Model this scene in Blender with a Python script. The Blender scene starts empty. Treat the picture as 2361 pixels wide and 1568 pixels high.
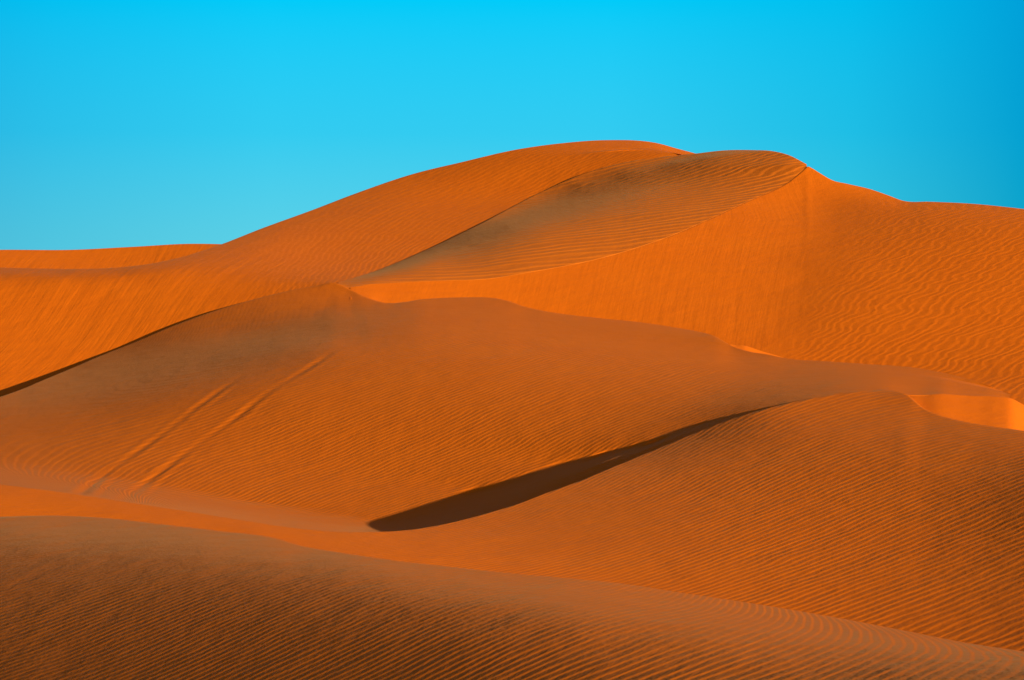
import bpy, math
import numpy as np
# ------------------------------------------------------------------ survey data
# Every dune is a surveyed sheet: foot-to-crest profiles (log distance along the line of
# survey) on a regular fan of bearings, kept as second differences (1/100000).
DATA = {
'd1': (-900, 25,
 [12588,12573,12559,12544,12530,12516,12501,12487,12472,12458,12444,12429,12415,12401,12386,12372,12358,12343,12329,12314,12300,12271,12241,12210,12180,12150,12122,12095,12070,12047,12024,12003,11982,11964,11947,11932,11920,11909,11900,11893,11890,11891,11896,11904,11915,11930,11949,11972,12000,12030,12060,12090,12119,12148,12177,12207,12237,12266,12290,12314,12344,12387,12449,12524,12592,12644,12687,12725,12763,12803,12841,12877,12911,12943,12972,13000,13028,13056,13084,13112,13140,13167,13193,13217,13240,13261,13282,13304,13326,13348,13370,13393,13417,13445,13478,13514,13553,13594,13634,13674,13712,13749,13786,13823,13861,13899,13938,13978,14019,14060,14102,14144,14188,14233,14280,14327,14375,14423,14471,14520,14569,14620,14671,14721,14770,14816,14858,14897,14933,14968,15004,15041,15078,15115,15152,15189,15227,15264,15301,15339,15376,15413,15451,15488,15525,15563,15600,15619,15637,15656,15675,15693,15712,15730,15749,15768,15786,15805,15824,15842,15861,15880,15898,15917,15935,15954,15973,15991,16010],
 [16400,16400,16400,16400,16400,16400,16400,16400,16400,16400,16400,16400,16400,16400,16400,16400,16400,16400,16400,16400,16400,16400,16400,16400,16400,16400,16400,16400,16400,16400,16400,16400,16400,16400,16400,16400,16400,16400,16400,16400,16400,16400,16400,16400,16400,16400,16400,16400,16400,16400,16400,16400,16400,16400,16400,16400,16400,16400,16400,16400,16400,16400,16400,16400,16400,16400,16400,16400,16400,16400,16400,16400,16400,16400,16400,16400,16400,16400,16400,16400,16400,16400,16400,16400,16400,16400,16400,16400,16400,16400,16400,16400,16400,16400,16400,16400,16400,16400,16400,16400,16400,16400,16400,16400,16400,16400,16400,16400,16400,16400,16400,16400,16400,16400,16400,16400,16400,16400,16400,16400,16400,16400,16400,16400,16400,16400,16400,16400,16400,16400,16400,16400,16400,16400,16400,16400,16400,16400,16400,16400,16400,16400,16400,16400,16400,16400,16400,16400,16400,16400,16400,16400,16400,16400,16400,16400,16400,16400,16400,16400,16400,16400,16400,16400,16400,16400,16400,16400,16400],
 [[411282,821,852,878,903,929,957,985,1009,1027,1041,1053,1063,1072,1080,1089,1098,1110,1125,1148,1180,1209,1239,1269,1301,1335,1376,1429,1510,1615],
  [-617,0,0,0,0,1,1,-1,-1,-1,1,1,1,1,2,3,3,3,5,4,5,7,8,9,11,13,15,18,20,21],
  [-617,2,0,1,1,0,0,0,-1,0,0,0,2,2,2,2,3,4,3,6,4,7,7,10,12,13,16,17,20,19],
  [-617,5,0,0,1,1,0,0,0,0,0,1,0,2,2,3,4,3,4,4,6,6,9,9,11,14,15,18,18,19],
  [-614,3,2,1,1,0,1,0,0,0,0,1,1,1,3,2,3,4,3,5,6,6,8,10,12,13,16,17,18,19],
  [-613,4,2,1,1,2,0,0,0,0,1,0,2,1,2,3,3,3,5,4,6,7,8,10,11,14,16,17,17,18],
  [-612,5,3,2,1,0,1,1,0,0,0,1,1,2,2,2,3,4,4,6,5,7,7,10,12,15,15,17,16,19],
  [-609,5,2,2,1,2,1,0,0,1,0,1,1,2,2,2,3,4,4,5,5,7,9,10,12,14,17,16,16,17],
  [-607,4,4,1,2,1,1,1,1,-1,1,1,1,2,2,3,3,4,3,5,7,7,8,10,12,14,17,18,14,15],
  [-605,4,4,3,1,2,1,0,1,1,0,1,2,1,2,3,3,3,4,6,6,6,9,11,12,14,16,18,13,15],
  [-603,5,3,3,2,1,2,1,0,1,1,0,1,2,3,2,3,4,4,5,6,8,8,10,13,15,17,17,13,13],
  [-600,4,4,2,3,2,0,2,0,1,1,1,2,1,2,3,3,3,5,5,6,7,9,10,13,15,17,18,12,11],
  [-599,5,4,3,2,2,2,0,2,0,1,2,0,3,1,3,3,4,4,6,6,7,9,11,12,16,17,18,13,9],
  [-596,4,4,4,2,2,1,2,0,2,0,1,2,2,2,3,3,3,5,5,6,8,9,10,13,16,17,18,15,10],
  [-594,5,4,3,3,1,3,1,1,0,2,1,2,1,3,2,3,4,4,6,6,8,8,12,13,15,19,18,17,7],
  [-591,4,4,3,3,3,1,1,2,1,1,1,1,3,2,3,3,3,5,5,7,7,10,10,14,15,18,19,19,8],
  [-590,5,4,4,3,2,2,2,1,1,1,2,1,1,3,2,4,3,5,6,6,8,9,11,13,17,19,19,20,6],
  [-587,5,4,3,3,3,1,2,1,2,1,1,2,2,2,4,2,4,5,5,7,7,9,12,14,17,18,20,23,5],
  [-584,4,4,4,3,2,3,1,2,1,1,2,2,2,2,2,4,3,5,6,6,8,10,11,14,17,20,20,25,6],
  [-582,4,5,3,3,3,2,2,1,2,2,1,1,3,2,3,3,4,5,6,7,8,10,12,15,18,20,21,28,9],
  [-580,5,4,5,3,3,2,3,2,1,2,2,3,2,3,3,4,5,5,7,9,9,12,14,17,20,24,25,30,15],
  [-578,8,8,6,7,7,6,5,6,5,6,5,6,7,7,8,8,8,12,11,14,17,17,22,25,29,31,34,41,-10],
  [-575,8,7,8,8,6,7,6,5,7,6,7,7,6,8,8,9,10,12,14,16,17,21,24,29,32,35,44,37,11],
  [-573,9,7,8,7,7,6,7,7,6,6,6,7,8,8,8,9,10,13,15,15,19,22,26,29,35,37,50,34,31],
  [-570,7,9,7,7,7,7,6,6,6,7,7,7,7,8,8,9,11,13,14,17,19,22,26,31,35,40,52,37,45],
  [-568,8,7,8,7,7,7,6,6,7,5,7,6,8,7,9,9,10,13,15,16,19,23,26,31,36,40,55,42,54],
  [-566,8,8,7,6,7,6,6,7,5,6,6,7,6,8,8,9,11,11,14,16,19,22,26,32,36,43,53,51,61],
  [-564,8,7,6,8,6,6,6,4,6,6,6,6,6,7,8,7,10,13,12,16,18,21,27,30,36,46,54,56,67],
  [-561,7,6,7,6,5,6,5,6,4,5,5,6,6,7,6,8,10,9,14,14,17,21,24,30,36,50,55,60,72],
  [-558,5,7,7,5,6,5,4,4,5,5,5,5,6,5,7,6,9,11,11,15,16,20,24,28,36,54,56,66,74],
  [-556,6,6,5,6,6,4,6,4,4,4,5,4,5,6,6,8,8,10,11,13,17,19,24,29,35,56,60,69,75],
  [-554,6,6,6,5,4,6,3,5,4,4,4,5,5,5,6,6,9,9,11,12,16,19,22,29,37,57,65,72,75],
  [-552,7,5,5,5,5,3,5,3,4,4,4,4,5,5,5,6,7,9,10,13,14,18,23,27,37,59,69,74,79],
  [-548,4,5,5,5,4,4,4,3,4,3,3,4,3,5,5,6,7,7,10,11,14,17,21,27,36,59,73,76,81],
  [-547,5,4,5,4,4,4,3,3,2,3,3,3,4,4,4,5,6,7,8,10,13,16,20,25,36,60,75,77,83],
  [-543,3,4,4,4,4,2,3,2,3,2,2,3,3,2,5,3,6,6,7,9,11,14,18,23,36,60,76,79,87],
  [-542,3,5,3,3,2,4,1,3,0,2,2,2,2,3,2,4,4,4,6,8,9,13,16,22,38,60,77,80,89],
  [-539,2,3,4,3,3,1,1,1,2,1,1,1,2,2,2,4,2,4,5,6,9,12,16,23,42,64,78,83,87],
  [-537,1,2,3,4,2,1,1,0,0,1,0,1,1,1,2,3,2,4,4,6,8,12,18,28,51,66,79,86,78],
  [-537,0,3,2,2,2,1,0,0,-1,-1,1,-1,0,1,1,1,2,1,3,4,8,12,20,32,54,69,81,86,74],
  [-536,0,0,2,1,1,-1,-1,-1,-1,-1,-2,-1,-1,-1,0,0,0,0,0,2,6,11,19,33,54,66,83,86,74],
  [-536,-1,0,-1,0,-1,0,-2,-3,-1,-3,-3,-2,-2,-2,-2,-2,-2,-1,-2,1,2,9,17,30,47,60,76,83,78],
  [-536,-2,-1,-1,-1,-2,-2,-2,-3,-4,-3,-3,-4,-4,-2,-4,-2,-3,-4,-2,-3,1,5,12,25,37,47,63,74,82],
  [-536,-2,-3,-1,-3,-3,-3,-3,-3,-4,-5,-4,-5,-4,-5,-3,-4,-4,-5,-5,-4,-2,0,7,16,25,33,47,68,83],
  [-535,-4,-3,-3,-3,-4,-4,-4,-4,-5,-5,-6,-5,-6,-5,-5,-6,-5,-6,-6,-6,-7,-4,0,7,11,17,34,60,79],
  [-535,-4,-4,-5,-4,-4,-4,-5,-5,-6,-6,-6,-7,-7,-7,-6,-6,-7,-8,-8,-8,-9,-10,-9,-4,-2,0,20,54,72],
  [-536,-3,-6,-5,-5,-5,-6,-6,-6,-6,-7,-8,-7,-8,-8,-8,-7,-9,-8,-10,-12,-13,-15,-16,-18,-18,-15,7,45,66],
  [-535,-6,-5,-6,-7,-7,-7,-6,-8,-7,-8,-9,-10,-9,-10,-10,-10,-9,-11,-12,-14,-17,-21,-27,-29,-35,-31,-6,34,66],
  [-534,-6,-8,-8,-7,-6,-8,-8,-8,-9,-10,-9,-10,-11,-12,-11,-11,-11,-12,-14,-17,-19,-25,-31,-42,-49,-45,-19,23,63],
  [-535,-6,-7,-8,-8,-8,-8,-9,-8,-10,-9,-10,-11,-12,-11,-13,-12,-11,-12,-15,-17,-22,-25,-34,-44,-57,-55,-34,10,58],
  [-533,-7,-8,-8,-8,-8,-8,-9,-9,-9,-9,-11,-10,-11,-12,-11,-12,-13,-12,-15,-17,-19,-25,-30,-43,-54,-62,-47,-5,47],
  [-533,-6,-8,-7,-8,-8,-8,-8,-8,-9,-10,-9,-11,-10,-11,-11,-10,-12,-12,-13,-15,-18,-22,-27,-34,-49,-62,-55,-17,29],
  [-532,-7,-6,-7,-8,-8,-8,-7,-9,-8,-9,-9,-9,-10,-10,-11,-10,-10,-12,-12,-14,-15,-18,-22,-30,-40,-57,-60,-27,13],
  [-531,-6,-7,-8,-7,-8,-7,-8,-8,-8,-9,-10,-9,-10,-10,-10,-10,-10,-11,-12,-12,-14,-16,-19,-23,-34,-52,-59,-34,3],
  [-530,-6,-7,-8,-8,-7,-8,-7,-8,-9,-8,-9,-10,-10,-10,-9,-10,-10,-11,-11,-12,-13,-13,-16,-19,-28,-43,-57,-42,0],
  [-529,-6,-7,-7,-8,-8,-7,-8,-8,-8,-9,-9,-10,-9,-10,-11,-10,-9,-11,-11,-10,-11,-12,-13,-16,-21,-35,-50,-46,-2],
  [-528,-6,-6,-8,-7,-8,-8,-8,-8,-8,-9,-9,-9,-10,-10,-10,-11,-10,-9,-11,-11,-10,-9,-10,-11,-14,-23,-41,-47,-5],
  [-525,-7,-7,-6,-8,-8,-7,-8,-7,-8,-8,-9,-9,-9,-9,-10,-10,-10,-10,-9,-9,-8,-7,-5,-5,-4,-10,-25,-46,-21],
  [-524,-5,-5,-7,-6,-6,-7,-6,-6,-7,-6,-8,-7,-8,-9,-9,-8,-9,-7,-8,-6,-4,-2,0,3,5,6,-11,-41,-67],
  [-522,-5,-6,-6,-7,-6,-6,-6,-7,-6,-8,-6,-8,-8,-7,-9,-10,-10,-8,-8,-6,-4,-1,1,3,8,10,2,-37,-118],
  [-520,-7,-7,-7,-8,-8,-8,-8,-7,-8,-9,-9,-9,-10,-10,-10,-12,-14,-14,-12,-10,-9,-8,-7,-5,-4,0,-1,-39,-150],
  [-518,-10,-10,-10,-10,-11,-11,-11,-11,-12,-11,-12,-13,-13,-14,-15,-17,-17,-22,-20,-20,-20,-23,-24,-27,-30,-31,-26,-42,-149],
  [-516,-14,-13,-15,-15,-15,-16,-15,-16,-15,-17,-18,-18,-18,-20,-20,-22,-25,-28,-31,-35,-37,-41,-48,-54,-65,-71,-67,-53,-85],
  [-514,-16,-17,-17,-17,-19,-18,-19,-18,-20,-19,-20,-21,-23,-23,-24,-25,-28,-32,-36,-43,-48,-54,-62,-73,-89,-102,-101,-70,-2],
  [-512,-14,-16,-15,-16,-17,-17,-16,-18,-16,-18,-19,-19,-20,-21,-21,-22,-25,-26,-32,-37,-43,-50,-58,-72,-88,-106,-109,-85,22],
  [-509,-12,-11,-12,-13,-12,-13,-14,-13,-13,-14,-13,-16,-15,-15,-16,-16,-17,-19,-21,-26,-32,-35,-42,-53,-70,-88,-100,-87,-14],
  [-506,-10,-9,-10,-10,-10,-11,-11,-11,-11,-10,-12,-12,-12,-12,-13,-12,-11,-13,-16,-17,-21,-25,-29,-36,-47,-66,-83,-82,-49],
  [-504,-8,-9,-8,-9,-9,-10,-10,-9,-10,-10,-10,-10,-11,-11,-11,-10,-10,-10,-10,-14,-15,-18,-20,-24,-33,-50,-69,-74,-72],
  [-502,-8,-8,-9,-9,-9,-9,-10,-10,-10,-10,-10,-11,-10,-12,-10,-10,-9,-9,-11,-11,-13,-14,-16,-20,-25,-38,-60,-69,-71],
  [-499,-8,-9,-9,-9,-10,-9,-9,-11,-10,-10,-11,-10,-11,-11,-11,-11,-10,-9,-9,-9,-11,-12,-14,-14,-20,-32,-49,-64,-66],
  [-495,-9,-9,-8,-9,-9,-10,-10,-9,-11,-9,-9,-10,-11,-11,-10,-11,-10,-8,-7,-9,-8,-8,-7,-9,-12,-21,-40,-58,-62],
  [-494,-7,-8,-8,-8,-9,-9,-10,-11,-8,-10,-9,-9,-10,-9,-10,-10,-10,-9,-7,-5,-3,-2,-2,-1,-4,-10,-25,-46,-65],
  [-489,-8,-7,-8,-8,-9,-9,-9,-9,-9,-8,-8,-9,-9,-9,-9,-8,-9,-9,-7,-2,1,4,6,7,7,3,-7,-35,-67],
  [-487,-6,-7,-7,-7,-8,-8,-9,-9,-9,-8,-7,-7,-8,-7,-7,-8,-6,-6,-6,-2,6,8,13,17,19,18,7,-23,-69],
  [-483,-5,-7,-7,-7,-7,-8,-8,-8,-9,-8,-8,-6,-6,-7,-5,-4,-5,-4,-1,1,4,12,18,26,32,33,20,-13,-69],
  [-479,-6,-5,-6,-7,-6,-8,-9,-8,-8,-9,-7,-7,-6,-4,-4,-3,-2,-1,1,2,6,13,22,32,45,47,32,-5,-68],
  [-475,-4,-6,-6,-6,-8,-7,-7,-9,-8,-9,-9,-7,-5,-2,-3,-2,-1,1,1,3,6,13,23,37,51,61,45,-1,-64],
  [-470,-5,-5,-6,-7,-6,-6,-8,-8,-9,-8,-9,-8,-5,-3,-3,-1,-1,1,2,4,5,10,21,36,52,61,51,8,-47],
  [-465,-5,-5,-6,-5,-7,-7,-6,-8,-7,-8,-8,-7,-5,-5,-3,-3,0,0,2,3,3,9,17,31,47,55,46,16,-23],
  [-460,-4,-5,-5,-6,-5,-7,-6,-6,-8,-7,-6,-6,-6,-5,-4,-2,-2,-1,2,2,3,4,14,25,41,49,42,20,-6],
  [-454,-4,-4,-5,-5,-6,-4,-7,-5,-6,-6,-6,-5,-5,-6,-4,-4,-2,0,0,2,1,4,9,20,37,45,39,20,6],
  [-449,-2,-4,-4,-5,-4,-5,-4,-6,-5,-5,-4,-5,-5,-5,-4,-4,-3,-1,1,0,3,3,7,18,33,43,37,21,10],
  [-441,-3,-4,-3,-3,-4,-5,-4,-3,-4,-4,-4,-4,-4,-4,-5,-3,-2,-3,-1,2,2,6,10,20,33,39,35,21,7],
  [-435,-3,-1,-3,-3,-3,-2,-3,-4,-3,-3,-3,-2,-3,-3,-4,-3,-4,-1,-1,1,5,8,15,26,33,39,33,19,2],
  [-428,-1,-2,-2,-2,-2,-2,-2,-2,-2,-1,-2,-2,-2,-2,-2,-3,-1,-3,-1,0,7,14,21,30,40,37,31,18,-4],
  [-421,-1,-2,-1,0,-1,-1,-1,-1,-1,-2,-1,-1,0,-2,-1,-1,-1,0,-1,2,8,18,26,36,41,38,28,16,-8],
  [-413,-2,0,0,-2,0,0,0,0,-1,0,0,0,-1,0,-1,0,0,2,3,6,10,18,29,40,43,35,26,13,-9],
  [-407,0,-1,0,0,0,0,0,1,0,1,0,-1,1,0,1,2,2,2,6,8,13,20,32,44,41,33,23,9,-6],
  [-399,-1,0,-1,1,0,1,1,0,2,0,0,1,0,1,2,1,4,5,7,11,16,24,37,45,41,32,19,6,-4],
  [-393,0,0,1,0,2,0,2,2,2,1,1,1,1,3,2,4,5,7,10,15,20,30,41,46,43,31,18,3,-8],
  [-385,-1,1,0,2,0,2,2,2,3,2,2,2,3,2,5,5,6,10,13,17,25,34,45,49,45,33,14,0,-13],
  [-379,0,0,1,1,2,2,1,3,1,3,2,3,3,4,5,6,8,10,13,20,28,36,45,51,47,33,12,-4,-11],
  [-373,0,-1,1,1,2,1,2,2,2,1,3,3,3,4,5,6,7,10,15,20,25,34,44,49,46,32,12,-7,-9],
  [-366,-2,0,0,1,0,1,1,1,1,2,3,2,3,3,3,5,7,9,12,17,23,28,37,42,37,27,10,-3,1],
  [-360,-3,-1,-1,-1,0,1,0,0,1,1,0,1,1,3,2,3,5,6,9,13,15,21,29,29,25,17,7,3,17],
  [-355,-3,-3,-1,-1,-1,-1,-1,0,-1,0,0,1,1,-1,2,1,2,3,6,8,8,13,17,18,14,7,3,6,30],
  [-350,-4,-2,-2,-2,-1,-2,0,-2,-1,-1,0,-1,-1,1,-1,0,0,2,3,2,3,6,9,8,4,-1,0,9,35],
  [-344,-5,-3,-3,-1,-2,-1,-2,-1,-1,-1,-1,-1,0,-1,-1,0,-1,0,0,1,0,2,2,0,-4,-5,-1,10,34],
  [-341,-4,-3,-1,-2,-2,-1,-1,-1,-1,-1,0,-1,0,-1,0,-1,0,0,0,-2,-1,1,-1,-4,-7,-9,-4,10,29],
  [-336,-4,-2,-2,-2,0,-1,-1,0,0,0,-1,1,-1,0,1,0,1,1,1,0,1,0,-1,-5,-11,-10,-3,8,21],
  [-334,-3,-2,0,0,-1,0,1,-1,1,0,1,0,2,1,1,2,2,3,2,1,2,4,0,-5,-11,-11,-5,8,11],
  [-330,-3,-1,-1,0,0,0,0,1,1,1,1,2,1,2,2,3,2,4,3,2,6,5,3,-5,-11,-13,-5,6,5],
  [-329,-2,-1,0,0,1,0,1,1,0,2,1,2,2,3,2,3,4,4,2,5,6,8,4,-3,-10,-13,-7,2,2],
  [-327,-2,0,-1,0,0,1,1,1,1,1,3,2,2,3,3,3,5,3,4,5,8,8,6,-3,-10,-12,-9,-2,1],
  [-327,-1,-1,0,0,1,0,0,2,2,1,2,2,3,2,4,4,3,4,4,6,8,9,5,-1,-9,-14,-11,-5,-1],
  [-326,-2,0,0,-1,0,0,1,1,1,2,1,3,2,4,3,4,4,2,4,6,8,9,6,-1,-10,-13,-13,-8,-2],
  [-327,0,-1,-2,0,-1,1,0,0,1,2,2,2,3,2,4,4,3,4,3,5,7,9,6,-2,-8,-14,-14,-12,-5],
  [-329,0,-1,0,-1,-1,-1,1,0,1,2,1,2,2,3,4,4,4,2,3,4,7,8,4,-1,-7,-13,-17,-13,-10],
  [-331,1,-1,-2,-1,-1,-1,-1,1,0,1,2,1,2,3,4,5,4,1,2,3,5,4,3,-1,-7,-12,-15,-19,-15],
  [-333,0,-1,-2,-2,-2,-1,-1,-1,1,-1,1,1,1,2,3,4,4,3,-1,1,1,2,-1,-5,-8,-10,-16,-17,-20],
  [-336,1,-2,-2,-3,-3,-2,-2,-2,-1,0,-1,0,0,1,0,2,2,2,0,-2,-1,-4,-6,-10,-11,-14,-14,-17,-20],
  [-340,1,-2,-4,-4,-2,-4,-3,-2,-2,-2,-1,-3,-1,-2,-1,-1,1,0,0,-4,-6,-10,-14,-15,-16,-15,-15,-16,-19],
  [-343,0,-3,-4,-4,-5,-5,-4,-4,-4,-2,-4,-2,-4,-4,-3,-3,-3,-1,-2,-6,-12,-15,-20,-21,-21,-19,-15,-16,-20],
  [-347,0,-4,-5,-6,-6,-5,-6,-6,-5,-5,-4,-6,-5,-4,-6,-5,-5,-5,-5,-8,-15,-23,-26,-28,-26,-21,-18,-16,-19],
  [-351,0,-6,-6,-6,-8,-7,-8,-6,-7,-7,-7,-6,-7,-7,-6,-8,-7,-7,-9,-11,-20,-27,-33,-34,-30,-25,-19,-18,-18],
  [-354,-2,-4,-8,-8,-8,-9,-8,-11,-9,-9,-8,-8,-8,-8,-8,-8,-10,-9,-11,-15,-22,-32,-39,-39,-36,-27,-23,-19,-19],
  [-356,-3,-6,-7,-9,-9,-10,-11,-10,-11,-13,-11,-10,-7,-8,-9,-10,-11,-12,-13,-18,-24,-35,-43,-45,-40,-33,-23,-21,-20],
  [-359,-3,-6,-8,-9,-10,-10,-10,-11,-13,-12,-13,-11,-9,-9,-11,-12,-11,-14,-16,-20,-27,-38,-46,-49,-45,-36,-26,-22,-23],
  [-360,-4,-7,-8,-9,-9,-10,-11,-11,-11,-11,-12,-12,-12,-12,-12,-13,-15,-15,-17,-22,-30,-39,-49,-53,-50,-40,-30,-23,-27],
  [-362,-5,-6,-8,-9,-9,-10,-11,-10,-11,-11,-10,-12,-13,-14,-14,-15,-17,-17,-20,-23,-31,-41,-51,-56,-54,-45,-32,-24,-30],
  [-363,-5,-7,-8,-10,-10,-11,-10,-11,-10,-11,-12,-12,-14,-14,-16,-18,-18,-20,-21,-25,-32,-43,-53,-57,-58,-49,-36,-24,-28],
  [-363,-7,-8,-9,-10,-11,-10,-11,-11,-12,-11,-12,-13,-14,-17,-18,-18,-20,-21,-23,-26,-33,-41,-52,-60,-60,-53,-39,-25,-18],
  [-365,-7,-8,-10,-9,-11,-11,-12,-12,-11,-13,-13,-13,-15,-17,-18,-20,-22,-21,-23,-26,-31,-40,-50,-58,-60,-54,-42,-26,-11],
  [-365,-9,-8,-9,-11,-10,-12,-11,-12,-13,-12,-13,-14,-15,-17,-19,-22,-20,-23,-23,-24,-29,-36,-45,-53,-57,-55,-44,-28,-4],
  [-367,-7,-9,-9,-10,-11,-11,-11,-12,-12,-13,-13,-14,-16,-17,-20,-20,-22,-22,-21,-24,-26,-32,-40,-48,-52,-50,-45,-30,-6],
  [-368,-8,-8,-9,-9,-11,-10,-11,-11,-12,-12,-12,-13,-14,-16,-19,-21,-22,-21,-21,-23,-26,-30,-37,-45,-47,-49,-43,-31,-8],
  [-369,-7,-7,-9,-9,-9,-10,-10,-10,-11,-11,-12,-11,-12,-14,-16,-19,-20,-22,-24,-23,-25,-31,-36,-43,-47,-48,-45,-32,-15],
  [-369,-7,-8,-7,-9,-8,-9,-10,-10,-10,-10,-11,-11,-11,-11,-13,-18,-20,-22,-22,-24,-26,-30,-38,-44,-49,-49,-46,-36,-24],
  [-369,-8,-7,-8,-8,-9,-9,-9,-10,-10,-11,-10,-11,-11,-10,-13,-16,-19,-21,-23,-25,-26,-31,-38,-45,-52,-53,-48,-42,-37],
  [-368,-8,-9,-8,-8,-9,-10,-10,-11,-11,-11,-12,-13,-11,-12,-12,-16,-19,-22,-23,-25,-28,-32,-38,-47,-53,-56,-55,-49,-46],
  [-366,-10,-9,-9,-9,-10,-10,-11,-12,-12,-13,-15,-14,-15,-14,-14,-16,-20,-21,-26,-26,-30,-33,-40,-49,-55,-61,-60,-57,-54],
  [-362,-13,-10,-9,-11,-10,-11,-12,-12,-14,-15,-15,-17,-19,-19,-16,-18,-19,-23,-25,-30,-33,-38,-43,-50,-59,-64,-66,-62,-58],
  [-359,-13,-11,-12,-10,-11,-12,-12,-13,-13,-15,-16,-17,-19,-21,-20,-18,-21,-25,-28,-32,-36,-40,-47,-54,-63,-69,-71,-69,-61],
  [-355,-15,-13,-11,-11,-11,-12,-12,-13,-14,-15,-16,-18,-19,-20,-22,-19,-24,-25,-30,-34,-38,-44,-50,-58,-66,-73,-77,-75,-68],
  [-353,-16,-12,-12,-11,-12,-12,-13,-13,-14,-14,-16,-17,-19,-21,-22,-23,-23,-27,-31,-36,-40,-46,-52,-62,-70,-77,-82,-82,-77],
  [-350,-16,-14,-12,-12,-12,-12,-12,-14,-14,-15,-16,-17,-19,-20,-22,-23,-24,-30,-32,-36,-42,-47,-55,-63,-72,-83,-87,-89,-85],
  [-347,-17,-14,-13,-12,-13,-12,-13,-13,-14,-15,-16,-17,-18,-20,-23,-24,-25,-28,-33,-37,-42,-49,-56,-65,-75,-85,-93,-96,-95],
  [-346,-16,-15,-13,-13,-12,-13,-13,-13,-15,-14,-16,-17,-18,-20,-21,-24,-26,-28,-33,-38,-44,-49,-56,-65,-77,-87,-98,-102,-102],
  [-344,-16,-15,-14,-13,-13,-13,-13,-14,-13,-16,-15,-17,-18,-19,-21,-23,-26,-29,-33,-37,-43,-49,-57,-66,-76,-88,-100,-109,-110],
  [-341,-17,-16,-14,-14,-13,-12,-14,-14,-14,-15,-15,-16,-18,-19,-21,-23,-25,-28,-31,-38,-42,-49,-56,-64,-75,-89,-101,-113,-117],
  [-340,-17,-15,-14,-14,-14,-14,-13,-14,-14,-14,-16,-16,-17,-19,-20,-22,-25,-27,-32,-35,-42,-48,-54,-63,-73,-85,-102,-114,-122],
  [-339,-16,-15,-15,-14,-14,-14,-14,-13,-15,-15,-15,-17,-16,-18,-20,-21,-23,-27,-29,-36,-39,-46,-53,-60,-70,-82,-97,-115,-125],
  [-337,-16,-16,-15,-15,-13,-14,-15,-14,-14,-15,-15,-16,-17,-18,-18,-21,-22,-25,-29,-32,-39,-44,-50,-58,-65,-77,-90,-110,-128],
  [-335,-17,-15,-16,-14,-15,-14,-14,-14,-15,-15,-15,-15,-17,-17,-19,-19,-22,-23,-27,-30,-35,-42,-48,-54,-62,-70,-81,-100,-124],
  [-334,-16,-16,-15,-15,-15,-14,-14,-15,-14,-14,-16,-16,-16,-16,-18,-19,-21,-22,-24,-28,-33,-37,-44,-51,-58,-63,-71,-83,-111],
  [-333,-15,-16,-15,-15,-14,-15,-14,-14,-15,-14,-15,-15,-15,-17,-17,-18,-18,-21,-23,-25,-28,-33,-40,-45,-51,-58,-62,-65,-79],
  [-331,-15,-15,-14,-14,-13,-13,-13,-14,-13,-14,-13,-14,-15,-14,-15,-16,-17,-17,-19,-21,-24,-28,-31,-38,-45,-49,-54,-52,-34],
  [-329,-11,-9,-10,-9,-10,-9,-9,-8,-9,-9,-9,-9,-9,-11,-10,-10,-11,-12,-13,-15,-16,-19,-23,-28,-34,-41,-46,-49,-42],
  [-328,-9,-9,-8,-9,-7,-8,-8,-7,-7,-8,-8,-8,-8,-8,-8,-10,-9,-10,-11,-11,-13,-14,-18,-20,-26,-32,-40,-45,-48],
  [-327,-8,-9,-8,-7,-8,-8,-7,-8,-7,-8,-7,-7,-8,-8,-8,-8,-9,-9,-9,-10,-11,-12,-14,-18,-20,-26,-32,-41,-50],
  [-326,-8,-8,-8,-8,-8,-7,-8,-7,-8,-6,-8,-8,-7,-7,-9,-7,-9,-9,-9,-9,-10,-12,-12,-14,-18,-21,-27,-35,-46],
  [-324,-9,-8,-8,-8,-8,-7,-7,-8,-7,-8,-7,-7,-8,-8,-8,-8,-8,-8,-9,-10,-10,-9,-12,-13,-14,-19,-23,-30,-39],
  [-324,-8,-8,-8,-8,-7,-8,-8,-7,-8,-7,-8,-7,-8,-8,-7,-8,-8,-9,-8,-9,-9,-11,-10,-12,-14,-15,-20,-24,-32],
  [-322,-8,-8,-8,-8,-8,-8,-7,-8,-8,-7,-7,-9,-7,-7,-8,-9,-8,-8,-9,-9,-9,-10,-10,-11,-12,-14,-16,-21,-26],
  [-321,-8,-9,-8,-8,-8,-7,-8,-8,-7,-8,-8,-7,-8,-8,-8,-7,-8,-9,-8,-9,-10,-9,-10,-10,-11,-13,-15,-17,-20],
  [-320,-9,-7,-8,-8,-8,-8,-8,-7,-8,-8,-7,-8,-8,-8,-7,-9,-8,-8,-9,-9,-8,-9,-10,-10,-12,-11,-12,-15,-18],
  [-320,-7,-8,-9,-7,-8,-8,-8,-8,-7,-8,-8,-8,-7,-8,-9,-7,-9,-8,-8,-8,-10,-9,-9,-10,-10,-11,-12,-13,-15],
  [-318,-8,-9,-7,-9,-7,-8,-8,-8,-8,-7,-8,-8,-8,-8,-7,-9,-8,-8,-9,-9,-8,-9,-10,-9,-10,-11,-11,-11,-13],
  [-317,-8,-8,-8,-8,-9,-8,-7,-7,-9,-8,-8,-7,-8,-8,-9,-7,-8,-9,-8,-8,-9,-10,-8,-10,-9,-10,-11,-12,-11],
  [-316,-9,-7,-9,-7,-8,-8,-8,-9,-6,-9,-7,-8,-9,-7,-8,-9,-8,-8,-9,-9,-8,-8,-10,-9,-10,-9,-10,-10,-12],
  [-315,-8,-9,-7,-9,-7,-8,-8,-8,-9,-7,-8,-8,-8,-8,-8,-8,-8,-9,-8,-8,-9,-9,-9,-9,-9,-10,-10,-10,-11],
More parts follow.
